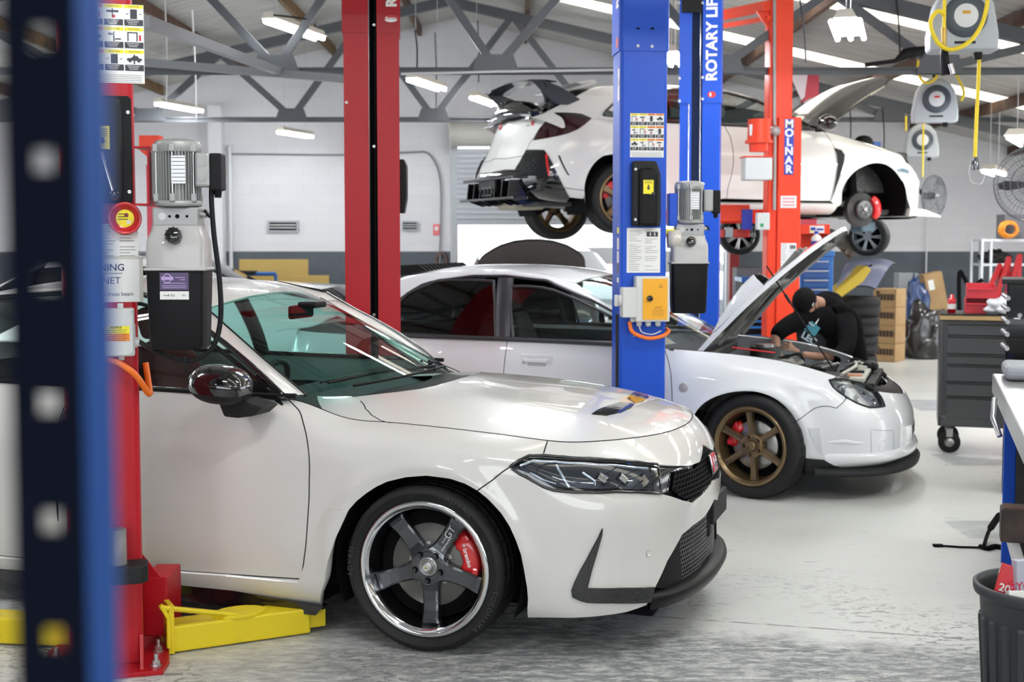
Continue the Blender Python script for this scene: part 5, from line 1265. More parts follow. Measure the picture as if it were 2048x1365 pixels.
c_ = MB().at(Ms @ T(-.1535, .06, P(1230, 35, YB1).z+.36) @ rotz(-90) @ R('X', 90) @ R('Z', 90)); c_.text('ROTARY LIFT', .10, M_whitetxt, Matrix.Identity(4), ext=.001, bold=.004); c_.build('post_lettering', l3)
c_ = MB().at(Ms @ T(-.1535, .06, P(1230, 83, YB1).z)); c_.prism([(.035*math.cos(k*PI/10), .035*math.sin(k*PI/10)) for k in range(20)], -.001, .001, mat('logo_red'), 'x'); c_.build('logo_badge', l3)
c_ = MB(); screws(c_, [tuple(P(1276, 92, YB1-.015)-base3), tuple(P(1304, 93, YB1-.015)-base3), tuple(P(1266, 672, YB1-.002)-base3)], .010)
for px in (1276, 1305): c_.box(tuple(P(px, 57, YB1-.012)-base3), (.02, .004, .01), M_dark)
c_.build('post_screw', l3)
c_ = MB(); c_.box((-.15, .03, .80), (.02, .05, .75), M_matte, .004); c_.build('rubber_guard', l3)
pu3 = P(1376, 626, 8.0)-base3; mo3 = power_unit(l3, tuple(pu3), 1.05, tag_on=False)
c_ = MB(); q = P(1344, 420, 8.0)-base3; c_.box((q.x, q.y, q.z), (.05, .14, .20), M_blue, .004); c_.build('motor_bracket', l3)
c_ = MB().at(T(*(P(1348, 478, 7.95)-base3))); c_.lathe([(.05, -.04), (.056, -.04), (.056, .04), (.05, .04), (.046, .0), (.05, -.04)], mat('clear_tape_roll', (.6, .56, .5), .2, coat=.5), 24, 'x'); c_.box((-.03, 0, .045), (.06, .05, .03), M_lyel, .004); c_.build('tape_roll', l3)
# ---------------------------------------------------- far blue post
YB2 = 11.0
base4 = Vector((P(1397, 500, YB2).x, YB2, 0))
l4 = lift_post(base4, 12, .335, .26, 3.7, M_blue, (.148, .098), P(1420, 207, YB2).z, 'blue lift post with white vertical lettering behind the middle white car', True)
c_ = MB(); c_.box((0, .14, 1.95), (.2, .03, 3.85), mat('dark_blue_inner', (.006, .03, .13), .5))
for px in (1378, 1401): c_.tube([P(px, 500, YB2+.02)-base4+Vector((0, 0, -1.4)), P(px, 0, YB2+.02)-base4+Vector((0, 0, .3))], .007, M_pol, 6)
c_.build('lifting_cable', l4)
c_ = MB(); screws(c_, [tuple(P(px, py, YB2-.06)-base4) for px, py in ((1359, 157), (1359, 202), (1405, 155), (1405, 198), (1407, 368), (1358, 6), (1405, 6))], .012); c_.build('post_screw', l4)
c_ = MB(); q = P(1384, 12, YB2-.03)-base4; c_.box(tuple(q), (.17, .01, .11), M_black, .004); c_.build('top_plate', l4)
c_ = MB().at(rotz(-12) @ T(.098, -.0095, P(1430, 82, YB2).z+.04) @ R('X', 90) @ R('Z', 90)); c_.text('ROTARY LIFT', .125, M_whitetxt, Matrix.Identity(4), ext=.001, bold=.004, align='CENTER'); c_.build('post_lettering', l4)
c_ = MB().at(rotz(-12) @ T(.098, -.0095, P(1427, 190, YB2).z)); c_.prism([(.035*math.cos(k*PI/10), .028*math.sin(k*PI/10)) for k in range(20)], -.001, .001, mat('logo_red'), 'y'); c_.box((-.01, -.0015, 0), (.012, .001, .03), M_whitetxt); c_.build('logo_badge', l4)
# ---------------------------------------------------- orange post
YO = 11.9
base5 = Vector((P(1572, 500, YO).x, YO, 0))
l5 = empty('lift_post', tuple(base5), 0, 'orange-red lift post with a white-on-blue vertical name strip, beside the lifted car', 'vehicle lift', 'two-post lift columns')
zz = lambda py: P(1570, py, YO).z
c_ = MB(); xa, xb, xc, xd = [P(px, 400, YO).x-base5.x for px in (1536, 1554, 1583, 1600)]
c_.box(((xa+xc)/2, .13, 1.9), (xc-xa, .22, 3.8), M_orange, .008); c_.box(((xb+xd)/2, .10, zz(235)/2), (xd-xb, .26, zz(235)), M_orange, .008); c_.box(((xa+xb)/2, .06, 1.9), (xb-xa-.01, .12, 3.8), mat('lift_orange_paint'), .003); c_.build('post', l5)
c_ = MB(); pzz = [(P(1549, y, YO-.03)-base5) for y in (-40, 250)]; c_.tube([pzz[0], pzz[1]], .014, M_pgrey, 10); c_.sphere(P(1550, 262, YO-.05)-base5, .05, M_pgrey, 12); c_.tube([P(1550, 262, YO-.05)-base5, P(1549, 420, YO-.05)-base5], .014, M_pgrey, 10)
c_.tube(bez([P(1548, 265, YO-.06)-base5, P(1530, 260, YO-.1)-base5, P(1521, 245, YO-.1)-base5, P(1510, 240, YO-.08)-base5], 8), .014, M_pgrey, 8); c_.build('grey_conduit', l5)
c_ = MB(); q = P(1578, 294, YO-.035)-base5; c_.box(tuple(q), (.085, .003, .50), mat('sign_blue', (.01, .04, .42), .45))
for k, ch in enumerate('MOLNAR'): c_.text(ch, .098, M_whitetxt, T(q.x, q.y-.003, q.z+.205-.082*k) @ R('X', 90), ext=.001, bold=.004)
c_.build('name_strip', l5)
c_ = MB(); c_.box(tuple(P(1577, 404, YO-.035)-base5), (.145, .002, .11), M_paper); q = P(1577, 404, YO-.038)-base5
for k in range(3): c_.box((q.x, q.y, q.z+.03-.03*k), (.11, .001, .012), mat('pink_print', (.75, .3, .35), .5))
c_.build('notice_label', l5)
label_sheet(l5, tuple(P(1577, 515, YO-.035)-base5), .14, .26, 'notice_sheet', 'text')
# hoist pump on the orange post
c_ = MB(); q = P(1518, 268, YO-.1)-base5; c_.cyl((q.x, q.y, q.z+.13), (q.x, q.y, q.z-.06), .10, M_orange, .105, 24); c_.cyl((q.x, q.y, q.z-.06), (q.x, q.y, q.z-.085), .125, M_orange, n=24); c_.cyl((q.x, q.y, q.z-.085), (q.x, q.y, q.z-.16), .09, M_orange, .085, 20); c_.box((q.x-.08, q.y-.04, q.z+.03), (.03, .06, .10), M_boxgrey, .004); c_.build('pump_motor', l5)
c_ = MB(); q = P(1513, 338, YO-.1)-base5; c_.box((q.x, q.y, q.z), (.25, .2, .21), mat('white_tank_plastic', (.62, .64, .62), .4), .012); c_.box((q.x, q.y, q.z+.105), (.27, .22, .012), M_orange, .003); c_.build('oil_tank', l5)
c_ = MB(); q = P(1525, 443, YO-.05)-base5; c_.box(tuple(q), (.115, .10, .155), mat('white_tank_plastic'), .008); c_.box((q.x-.015, q.y-.052, q.z-.035), (.03, .006, .03), mat('green_button', (.02, .3, .1), .4)); c_.build('switch_box', l5)
# overhead arm + bracket
c_ = MB(); A1, A2 = P(1535, 12, YO)-base5, P(1400, 40, YO+1.6)-base5; c_.tube([A1, A2], .06, M_orange, 4, smooth=False); A1, A2 = P(1540, 36, YO)-base5, P(1400, 60, YO+1.6)-base5; c_.tube([A1, A2], .03, M_orange, 4, smooth=False)
c_.prism([(xa-.12, zz(20)), (xa, zz(20)), (xa, zz(60))], .05, .07, M_orange, 'y'); c_.build('overhead_beam', l5)
# lift arms under the lifted car
M_red2 = mat('arm_red_paint', (.50, .03, .02), .4)
c_ = MB(); zz1 = P(1480, 432, YO).z
c_.box((-.60, .45, zz1), (.95, .10, .13), M_orange, .01); c_.box((-.42, .40, zz1+.03), (.30, .12, .16), M_orange, .01); c_.box((-.30, .33, zz1-.03), (.10, .02, .19), mat('sign_blue')); c_.box((-.75, .5, zz1-.16), (1.0, .10, .08), M_red2, .01); c_.box((-.45, .44, zz1-.15), (.08, .03, .1), M_gun, .004)
c_.build('lift_arm', l5)
# pale red post far behind (top seen beside the bonnet)
YQ = 17.3; base6 = Vector((P(1612, 400, YQ).x, YQ, 0)); l6 = empty('lift_post', tuple(base6), 0, 'distant red post top with a pale slanted panel, behind the silver raised bonnet', 'vehicle lift', 'two-post lift columns')
c_ = MB(); c_.box((.05, .1, P(1612, 146, YQ).z/2), (.20, .2, P(1612, 146, YQ).z), mat('faded_red', (.60, .06, .10), .45), .006); c_.build('post', l6)
c_ = MB(); q = P(1600, 170, YQ-.05)-base6; c_.prism([(-.14, .14), (.10, .16), (.06, -.16), (.02, -.2)], -.01, .01, mat('pale_pink_panel', (.72, .62, .70), .35), 'y'); c_.build('side_panel', l6, loc=tuple(q))
# red post seen under the lifted arms through to the far side
YQ = 16.5; base7 = Vector((P(1467, 560, YQ).x, YQ, 0)); l7 = empty('lift_post', tuple(base7), 0, 'dark red slim post in front of the bright doorway, below the lift arms', 'vehicle lift', 'two-post lift columns')
c_ = MB(); c_.box((0, 0, .9), (.12, .14, 1.8), mat('dull_red', (.30, .02, .02), .5), .006); c_.build('post', l7)
# orange lift head seen behind the near red post
YQ = 9.0; q = P(306, 292, YQ); base8 = Vector((q.x, YQ, 0)); l8 = empty('lift_post', tuple(base8), 0, 'orange post top showing behind the grey motor of the near red post', 'vehicle lift', 'two-post lift columns')
c_ = MB(); zt2 = P(306, 272, YQ).z; c_.box((-.0, 0, zt2/2-.1), (.06, .16, zt2-.2), mat('faded_red'), .006); c_.prism([(-.08, zt2), (.058, zt2), (.052, zt2-.12), (-.02, zt2-.15), (-.08, zt2-.10)], -.06, .06, M_orange, 'y', .004); c_.build('post', l8)
# ---------------------------------------------------- racking upright right in front of the lens
YK = .56; rk = empty('racking_upright', (P(100, 1000, YK).x, YK, 0), 0, 'blurred blue perforated racking upright filling the left picture edge', 'racking upright')
k0 = rk.location.copy(); M_rackb = mat('rack_blue_paint', (.006, .06, .26), .4, coat=.1); M_rack_shade = mat('rack_web_shaded_blue', (.002, .004, .012), .85, spec=.1)  # web stands in shade: that shade is put into its near-black navy
x0, x1, x2, x3 = [P(px, 700, YK).x-k0.x for px in (8, 20, 168, 206)]
c_ = MB(); hz = [P(98, py, YK).z for py in (75, 340, 567, 810, 1045, 1278)]; hx = P(96, 700, YK).x-k0.x; hw, hh = .0041, .0046
pit = (hz[0]-hz[-1])/5; holes = [hz[0]+pit*k for k in range(10, 0, -1)]+[hz[0]-pit*k for k in range(0, 22)]; holes = [z for z in holes if .05 < z < 2.1]
c_.box(((x1+hx-hw)/2, 0, 1.05), (hx-hw-x1, .0016, 2.1), M_rack_shade); c_.box(((x2+hx+hw)/2, 0, 1.05), (x2-hx-hw, .0016, 2.1), M_rack_shade)
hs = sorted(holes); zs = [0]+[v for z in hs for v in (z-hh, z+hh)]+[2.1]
for a, c in zip(zs[0::2], zs[1::2]): c_.box((hx, 0, (a+c)/2), (2*hw, .0016, c-a), M_rack_shade)
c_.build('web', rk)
c_ = MB(); c_.prism([(x2, -.001), (x3-.002, .010), (x3, .012), (x3, .016), (x2, .004)], 0, 2.1, M_rackb, 'z'); c_.build('flange', rk)
c_ = MB(); c_.prism([(x0, .012), (x1, -.001), (x1, .004), (x0, .016)], 0, 2.1, M_rackb, 'z'); c_.build('flange', rk)
# ================================================================== CAR 2 : middle white sedan, bonnet up
FR2 = Frame((1.76621, 8.88778, 0), 19)
car2 = empty('car', tuple(FR2.O), -FR2.th, 'white sedan with raised bonnet, bronze six-spoke wheels and dark rear glass, behind the nearest car', 'car')
MW2 = M_white2
def side2(x, W, stop, ztop, zsh=.84, zb=.19): return [(x, W-.12, zb-.03), (x, W-.02, zb), (x, W-.006, zb+.10), (x, W+.002, .42), (x, W+.002, .58), (x, W-.008, .72), (x, W-.03, zsh), (x, stop, ztop)]
c2 = [
 [(-3.42, 0, .25), (-3.47, 0, .28), (-3.50, 0, .36), (-3.52, 0, .45), (-3.50, 0, .60), (-3.46, 0, .74), (-3.45, 0, .86), (-3.43, 0, .97)],
 [(-3.40, .35, .25), (-3.45, .36, .28), (-3.49, .36, .36), (-3.50, .36, .45), (-3.48, .36, .60), (-3.45, .36, .74), (-3.44, .35, .86), (-3.42, .34, .97)],
 [(-3.30, .66, .25), (-3.36, .69, .28), (-3.40, .71, .36), (-3.41, .71, .45), (-3.39, .71, .60), (-3.37, .70, .74), (-3.36, .68, .86), (-3.34, .62, .965)],
 [(-3.12, .76, .22), (-3.16, .82, .25), (-3.17, .84, .33), (-3.18, .85, .45), (-3.17, .85, .60), (-3.15, .84, .74), (-3.13, .82, .86), (-3.10, .72, .96)],
 side2(-2.8, .87, .75, .955, .86), side2(-2.4, .865, .785, .948, .86), side2(-2.0, .86, .795, .945, .855), side2(-1.6, .86, .797, .940, .85), side2(-1.2, .86, .795, .936, .85), side2(-.8, .86, .785, .932, .85),
 side2(-.58, .862, .77, .925, .845), side2(-.36, .866, .745, .912, .84), side2(-.15, .872, .735, .898, .825), side2(.04, .874, .728, .882, .81), side2(.2, .872, .722, .858, .78), side2(.34, .862, .712, .825, .75), side2(.46, .845, .70, .790, .72)]
for (bx, bs), (nx, ns), (tx, ts, tz) in [((.63, .79), (.45, .89), (.565, .665, .755)), ((.78, .68), (.7, .71), (.66, .585, .725)), ((.875, .52), (.85, .52), (.735, .47, .705)), ((.93, .34), (.95, .3), (.775, .32, .695)), ((.955, .16), (.99, .1), (.795, .16, .69)), ((.96, 0), (1, 0), (.80, 0, .69))]:
    c2.append([(bx+nx*o, max(bs+ns*o, 0), z) for o, z in zip((-.10, -.03, .0, .0, .0, -.03, -.085), (.19, .21, .28, .38, .47, .555, .64))]+[(tx, ts, tz)])
def flare2(p, u, v):
    q = p.copy()
    for xc in (0, -2.54):
        r = np.hypot(p[:, 0]-xc, p[:, 2]-.32); b = .022*np.exp(-((r-.375)/.045)**2)*np.clip((p[:, 2]-.22)*6, 0, 1); q[:, 1] += np.sign(p[:, 1])*b*(np.abs(p[:, 1]) > .66)
    return q
B2 = Surf(full_net(c2), FR2, 11.6, 1.05, disp=flare2)
t2 = [(-.28, .95, .32, .025), (-.5, 1.06, .30, .03), (-.75, 1.205, .26, .035), (-1.0, 1.33, .20, .04), (-1.2, 1.395, .15, .045), (-1.45, 1.43, .08, .05), (-1.8, 1.445, .03, .05), (-2.2, 1.435, 0, .05), (-2.5, 1.395, 0, .05), (-2.8, 1.28, -.03, .05), (-3.05, 1.12, -.05, .04), (-3.15, 1.02, -.03, .03), (-3.35, 1.0, 0, .02), (-3.45, .975, 0, .02)]
TS2 = Surf([[(x-sh*(s_/.7)**2, -s_, z-dr*(s_/.7)**2) for s_ in [.74, .62, .5, .3, .12, -.12, -.3, -.5, -.62, -.74]] for x, z, sh, dr in t2], FR2, 3.5, 1.5, flip=True)
g2 = [(.815, .84), (.785, 1.0), (.745, 1.12), (.69, 1.24), (.640, 1.335), (.60, 1.39)]
SG2 = Surf([[(x, -(g[0]-(.03 if x < -2.5 else 0)-(.02 if x > -.5 else 0)), g[1]) for g in g2] for x in [-3.0, -2.6, -2.2, -1.8, -1.4, -1.0, -.7, -.4]], FR2, 2.6, .55)
def H2(x, s_): return float(np.interp(x, [-.5, -.35, 0, .3, .5, .7, .85], [.955, .95, .925, .885, .845, .79, .72])-.05*(abs(s_)/.72)**2)
HS2 = Surf(wide_net(lambda x, s_: (x, -s_, H2(x, s_)), [-.5, -.35, -.15, 0, .2, .35, .5, .62, .75, .85], [.8, .65, .5, .3, .1, -.1, -.3, -.5, -.65, -.8]), FR2, 1.4, 1.6)
def sq(obj, name=None):
    me = obj.data.copy(); co = np.empty(len(me.vertices)*3); me.vertices.foreach_get('co', co); co[1::3] *= -1; me.vertices.foreach_set('co', co); me.flip_normals()
    n = bpy.data.objects.new(name or obj.name.split('.')[0], me); COL.objects.link(n); n.parent = obj.parent; return n
B = B2; V1 = lambda a, b_, n=10: [(a+(b_-a)*t, 1.0) for t in np.linspace(0, 1, n)]
ft = pl('c2_fendtop', B, [(1329, 698), (1391.5, 702), (1450, 708), (1520, 715), (1593, 731), (1648, 746), (1672, 754)])
uA, uE = ft[0][0], ft[-1][0]
D = smooth2(pl('c2_doorseam', B, [(1329, 700), (1336.6, 722), (1342, 751.5), (1344, 790), (1344, 825)]), 3)+[B.xz(-.50, .42), B.xz(-.50, .25)]
D[0] = (uA, 1.0)
fr_b = [B.xz(-1.58, .25), B.xz(-1.64, .5), B.xz(-1.635, .76)]; uBp = B.xz(-1.628, .92)[0]
both('door', B, D+fr_b+[(uBp, 1.0)]+V1(uBp, uA)[1:-1], MW2, car2)
rr_ = [B.xz(-1.58, .25), B.xz(-2.02, .25), B.xz(-2.12, .42), B.xz(-2.28, .68), B.xz(-2.45, .92)]; uC = rr_[-1][0]
both('rear_door', B, rr_+[(uC, 1.0)]+V1(uC, uBp)[1:]+fr_b[::-1][:-1], MW2, car2)
arc = lambda xc, zc, rx, rz, a0, a1, st=8: [B.xz(xc+rx*math.cos(math.radians(k)), zc+rz*math.sin(math.radians(k))) for k in np.arange(a0, a1+(.1 if st > 0 else -.1), st)]
aL = smooth2(pl('c2_arch', B, [(1382, 838), (1393, 820), (1410, 804), (1432, 793), (1457, 786), (1480, 783), (1505, 783), (1528, 788), (1549, 797), (1567, 810), (1582, 826), (1593, 843)]), 2)
aR = smooth2(pl('c2_arch2', B, [(1593, 843), (1600, 858), (1606, 875), (1610, 893), (1612, 918)]), 2)
fbs = pl('c2_fendbump', B, [(1596, 815), (1630, 817), (1673, 817), (1686, 806), (1691, 798)])
low2 = pl('c2_hllow', B, [(1658, 761), (1666, 775), (1676, 784), (1688, 792), (1701, 800), (1714, 807), (1727, 812), (1739, 815.6), (1755, 815), (1769, 813)])
top2 = pl('c2_hltop', B, [(1658, 761), (1668, 759), (1681, 759), (1700, 762), (1721, 766), (1736, 773), (1750, 781), (1762, 795), (1769, 813)])
aL0 = [B.xz(-.372, .36), B.xz(-.372, .25)]
sp = [k for k in range(len(aL)) if B.ev(*aL[k])[0][0] > .285][0]; fbs[0] = aL[sp]
fend = D[::-1][0:0]+[D[0]]+D[1:]+aL0[::-1]+aL[:sp]+fbs[:-1]+[fbs[-1]]+low2[:5][::-1]+[ft[-1]]+ft[::-1][1:-1]
fend = D+[B.xz(-.44, .25)]+aL0[::-1]+aL[:sp]+fbs+low2[:4][::-1]+[(uE, 1.0)]+V1(uE, uA, 14)[1:-1]
both('front_fender', B, fend, MW2, car2)
# bumper
bot = pl('c2_bot', B, [(1612, 918), (1649, 921), (1694, 938), (1724, 946)]); mc = (.5, B.sz(0, .25, (.45, .5))[1])
gt = (.5, 1.0)
top_r = [top2[-1], B.sz(.50, .665, (.45, .5)), (.5, B.sz(0, .60, (.45, .5))[1])]
bump = low2[5-1:]+top_r[1:]+mirr(top_r[1:-1])[::-1]+mirr(low2[4:])[::-1]+mirr(fbs)[::-1]+mirr(aL[sp:])+mirr(aR[1:])+mirr(bot[1:])+[mc]+bot[::-1]+aR[::-1][1:]+aL[sp:][::-1][1:]+fbs[1:]
panel('front_bumper', B, bump, MW2, car2)
lowp = [B.sz(.50, .665, (.45, .5)), (.5, B.sz(0, .60, (.45, .5))[1])]
gr = lowp+[(.5, 1.0)]+V1(.5, B.sz(.5, .69, (.45, .5))[0], 5)[1:]
panel('nose_grille', B, lowp+mirr(lowp[:-1])+[(1-gr[-1][0], 1.0), (.5, 1.0), gr[-1]], M_black, car2, off=-.02)
g = MB(); q = [B.sz(.16, .41, (.45, .5)), B.sz(.14, .35, (.45, .5))]; q2 = q+mirr(q)[::-1]
panel('lower_grille', B, q2, M_black, car2, off=.003, thick=.02)
ld = panel('front_lip', B, pl('c2_lip', B, [(1612, 917), (1649, 920.5), (1694, 938), (1724, 946), (1760, 946)])+[(.5, mc[1])]+[(.5, 0.0)]+[B.sz(.6, .19, (.4, .5))]+pl('c2_lip2', B, [(1660, 958), (1612, 959)]), M_matte, car2, off=.012, thick=.05)
sq(ld)
lp = MB(); G = []; u0 = B.xz(.40, .22, (.3, .5))[0]
for i in range(37):
    u = u0+(1-2*u0)*i/36; p = B.ev(u, .16)[0]; nn = B.nor(u, .16)[0].copy(); nn[2] = 0; nn /= np.linalg.norm(nn); e = 1-abs(2*i/36-1)**5
    G.append([tuple(p*np.array([1, 1, 0])+nn*o*(.25+.75*e)+np.array([0, 0, z])) for o, z in ((-.05, .22), (.03, .20), (.055, .185), (.05, .165), (-.05, .15))])
lp.grid(G, M_matte); lp.build('splitter', car2)
wl2 = MB(); G = []; u0 = B.xz(.46, .30, (.3, .5))[0]
for i in range(37):
    u = u0+(1-2*u0)*i/36; vv = B.sz(0, .27, (.45, .5))[1]; p = B.ev(u, vv)[0]; nn = B.nor(u, vv)[0].copy(); nn[2] = 0; nn /= np.linalg.norm(nn); e = 1-abs(2*i/36-1)**4
    G.append([tuple(p+nn*o*(.1+.9*e)+np.array([0, 0, z])) for o, z in ((-.02, .045), (.022, .03), (.035, .005), (.03, -.02), (-.02, -.045))])
wl2.grid(G, MW2); wl2.build('lower_bumper_bulge', car2)
vt_ = pl('c2_vent', B, [(1616, 857), (1639, 857), (1646, 915), (1632, 900)]); a = panel('corner_vent', B, vt_, mat('vent_grey_mesh', (.55, .57, .60), .5), car2, off=.003, thick=.01); sq(a)
fc = pl('c2_fogc', B, [(1741, 860), (1786, 862), (1783, 919), (1741, 919)]); sm = MB(); seam(sm, B, fc, mat('soft_seam', (.25, .26, .28), .6), .0018, closed=True)
for q in (fbs, D, fr_b+[(uBp, 1.0)], rr_, [(a_, 1.0) for a_ in np.linspace(uA, uE, 30)]): seam(sm, B, q, M_seam, .0025)
bl = pl('c2_bulge', B, [(1650, 887), (1690, 884), (1733, 887)]); uvf = pl('c2_fog', B, [(1764, 891)])[0]
sm.build('panel_seam', car2)
hb = MB(); 
for q in (bl, mirr(bl)):
    pp_ = line3(B, q, -.004); hb.tube([tuple(x) for x in pp_], [.003+.012*math.sin(PI*i/(len(pp_)-1)) for i in range(len(pp_))], MW2, 10)
hb.build('bumper_bulge', car2)
for uv in (uvf, mirr([uvf])[0]):
    p = B.ev(*uv)[0]; n_ = Vector(B.nor(*uv)[0]); f_ = MB().at(T(*p) @ Vector((0, 0, 1)).rotation_difference(n_).to_matrix().to_4x4()); f_.lathe([(.042, -.002), (.038, .003), (.034, .003), (.028, -.006), (0, -.010)], MW2, 26); f_.build('fog_lamp_blank', car2)
# headlight
hlo = top2+low2[::-1][1:-1]
for k, q in enumerate((hlo, mirr(hlo))):
    h = panel('headlight', B, q, mat('clear_lamp_bowl', (.33, .35, .38), .2, metal=.7), car2, off=-.03, thick=0)
    panel('lens', B, q, M_lens, h, off=.003, thick=.0)
    r = MB(); rim = line3(B, q, .002, closed=True); r.tube([tuple(x) for x in rim]+[tuple(rim[0])], .006, M_matte, 6)
    for (a, rad) in (((1702, 783), .055), ((1728, 795), .05), ((1750, 803), .03), ((1684, 774), .02)):
        uv = pl('c2_l%d' % a[0], B, [a])[0]; uv = uv if k == 0 else mirr([uv])[0]; p = B.ev(*uv)[0]; n_ = B.nor(*uv)[0]; v = Vector((.8, n_[1]*.6, .1)).normalized(); r.at(T(*(p-n_*.02)) @ Vector((0, 0, 1)).rotation_difference(v).to_matrix().to_4x4())
        r.lathe([(rad, .004), (rad*.9, -.006), (rad*.6, -.022), (0, -.03)], M_chrome, 24); r.at(Matrix.Identity(4))
    r.build('lamp_reflector', h)
uvm = pl('c2_marker', B, [(1367, 775.5)])[0]
for uv in (uvm, mirr([uvm])[0]):
    p = B.ev(*uv)[0]; n_ = Vector(B.nor(*uv)[0]); f_ = MB().at(T(*p) @ Vector((0, 0, 1)).rotation_difference(n_).to_matrix().to_4x4() @ S(1, 1, 1)); a = 1
    f_.lathe([(.030, -.001), (.029, .006), (.024, .007), (0, .008)], M_indic, 24); f_.build('side_marker', car2)
# rear quarter + boot + rear lamps
rarc = [B.xz(-2.54+.375*math.cos(math.radians(k)), .32+.36*math.sin(math.radians(k))) for k in range(18, 192, 9)]
both('rear_quarter', B, [(uC, 1.0), rr_[-1], rr_[-2]]+rarc+[B.xz(-3.0, .22), (0, .1), (0, 1.0)], MW2, car2)
# sill
both('side_sill', B, [B.xz(-.44, .25), B.xz(-1.58, .25), B.xz(-2.02, .25), B.xz(-2.12, .25), B.xz(-2.12, .17), B.xz(-.42, .17)], MW2, car2, off=.008, thick=.05)
# door handles
hx = pl('c2_handle', B, [(1073, 722)])[0]
for q in (hx, mirr([hx])[0]):
    p = B.ev(*q)[0]; n_ = B.nor(*q)[0]; sg = -1 if p[1] < 0 else 1
    f_ = MB().at(T(p[0], p[1], p[2])); f_.box((0, 0, 0), (.22, .012, .085), MW2, .02, 3); f_.box((.005, sg*.006, -.008), (.13, .008, .052), mat('handle_recess', (.45, .46, .48), .5), .012); f_.box((0, sg*.026, .002), (.17, .014, .026), MW2, .008, 3); f_.cyl((-.085, sg*.004, -.012), (-.085, sg*.010, -.012), .009, M_steel, n=16); f_.build('door_handle', car2)
# glazing
Sg = SG2
bl_ = lambda pts: pl('c2_'+pts[0], Sg, pts[1])
rw = bl_(('rwin', [(802, 602), (814, 589), (827, 581), (844, 571), (862, 565.5), (884, 562), (909, 561), (950, 561), (988, 563), (990, 600), (991, 640), (992, 678), (900, 673), (802, 668)]))
ex = [Sg.xz(-2.62, .96), Sg.xz(-2.60, 1.04), Sg.xz(-2.5, 1.14)]
rw = rw[:-1]+[rw[-1]]+ex
fwn = bl_(('fwin', [(1019, 574), (1050, 573), (1085, 576), (1110, 582), (1131, 590), (1155, 600), (1178, 611.5), (1223, 634)]))+[Sg.xz(-.66, 1.0), Sg.xz(-.64, .955)]+bl_(('fwin2', [(1223, 690), (1120, 685), (1027, 680), (1023, 640)]))
a = panel('rear_side_window', Sg, rw, M_glassd, car2, step=.08, thick=0); sq(a, 'rear_side_window')
a = panel('front_side_window', Sg, fwn, M_glassc, car2, step=.08, thick=0); sq(a, 'front_side_window')
fr = MB(); mt_ = mat('satin_black_trim', (.03, .032, .036), .35)
for sgn in (1, -1):
    for q in (rw, fwn):
        L3 = [(x, y*sgn, z) for x, y, z in line3(Sg, q, .003, closed=True)]; fr.tube(L3+[L3[0]], .011, mt_, 6)
    pil = [[(x+dx, y*sgn, z) for x, y, z in line3(Sg, [Sg.xz(-1.665, .945), Sg.xz(-1.70, 1.355)], o_)] for dx, o_ in ((-.055, 0), (-.05, .012), (.05, .012), (.06, 0))]
    fr.grid(pil if sgn == 1 else pil[::-1], mt_)
    q = [(x, (y-.012)*sgn, z) for x, y, z in line3(Sg, [Sg.xz(-.58, .945), Sg.xz(-1.6, .957), Sg.xz(-2.6, .962)], .0)]; fr.tube(q, .016, mt_, 8)
    q = [(x, (y-.004)*sgn, z) for x, y, z in line3(Sg, [Sg.xz(-2.52, 1.16), Sg.xz(-2.38, 1.26), Sg.xz(-2.2, 1.335), Sg.xz(-1.95, 1.37), Sg.xz(-1.7, 1.372), Sg.xz(-1.4, 1.345), Sg.xz(-1.05, 1.215), Sg.xz(-.62, 1.0)], .0)]; fr.tube([tuple(p) for p in bez(q[::4]+[q[-1]], 3)], .010, mt_, 8)
fr.build('window_frame', car2)
Tt = TS2; vt = lambda L: [(u, 1-v) for u, v in L]
wsl = [Tt.xy(-.62, .70), Tt.xy(-.80, .665), Tt.xy(-1.0, .635), Tt.xy(-1.16, .605), Tt.xy(-1.22, .58)]
wst = [Tt.xy(-1.19, .4), Tt.xy(-1.15, .2), Tt.xy(-1.14, 0)]; wsb = [Tt.xy(-.34, 0), Tt.xy(-.38, .3), Tt.xy(-.5, .55)]
panel('windscreen', Tt, wsl+wst+vt(wst[:-1])[::-1]+vt(wsl)[::-1]+vt(wsb[1:])[::-1]+wsb, M_glassc, car2, step=.08, thick=0)
rfl = [Tt.xy(-1.22, .58), Tt.xy(-1.6, .57), Tt.xy(-2.1, .565), Tt.xy(-2.45, .55), Tt.xy(-2.56, .54)]
panel('roof', Tt, wst+vt(wst[:-1])[::-1]+vt(rfl)+rfl[::-1], MW2, car2, step=.08, thick=.01)
rb = [Tt.xy(-2.58, .53), Tt.xy(-3.02, .58)]; panel('rear_window', Tt, rb+vt(rb)[::-1], M_glassd, car2, step=.1, thick=0)
bt = [Tt.xy(-3.05, .66), (1, .04)]; panel('boot_lid', Tt, bt+vt(bt)[::-1], MW2, car2, step=.1, thick=.01)
tp_edge = [(x, y, z) for x, y, z in line3(Tt, wsl+rfl[1:]+[Tt.xy(-3.02, .60)], 0)]
sd_edge = line3(Sg, [Sg.xz(-.58, .99), Sg.xz(-.80, 1.095), Sg.xz(-1.05, 1.215), Sg.xz(-1.4, 1.345), Sg.xz(-1.7, 1.375), Sg.xz(-1.95, 1.372), Sg.xz(-2.2, 1.338), Sg.xz(-2.38, 1.265), Sg.xz(-2.55, 1.13), Sg.xz(-2.66, .98)], .006)
G = bridge(tp_edge, sd_edge, np.array([.15, -.5, .85]), np.array([.05, -.92, .4]), .016, 70, 7); G = [[tuple(x) for x in row] for row in G]
pm = MB(); pm.grid(G, MW2); pm.grid([[(x, -y, z) for x, y, z in row] for row in G][::-1], MW2); pm.build('roof_pillar', car2)
vg = MB()
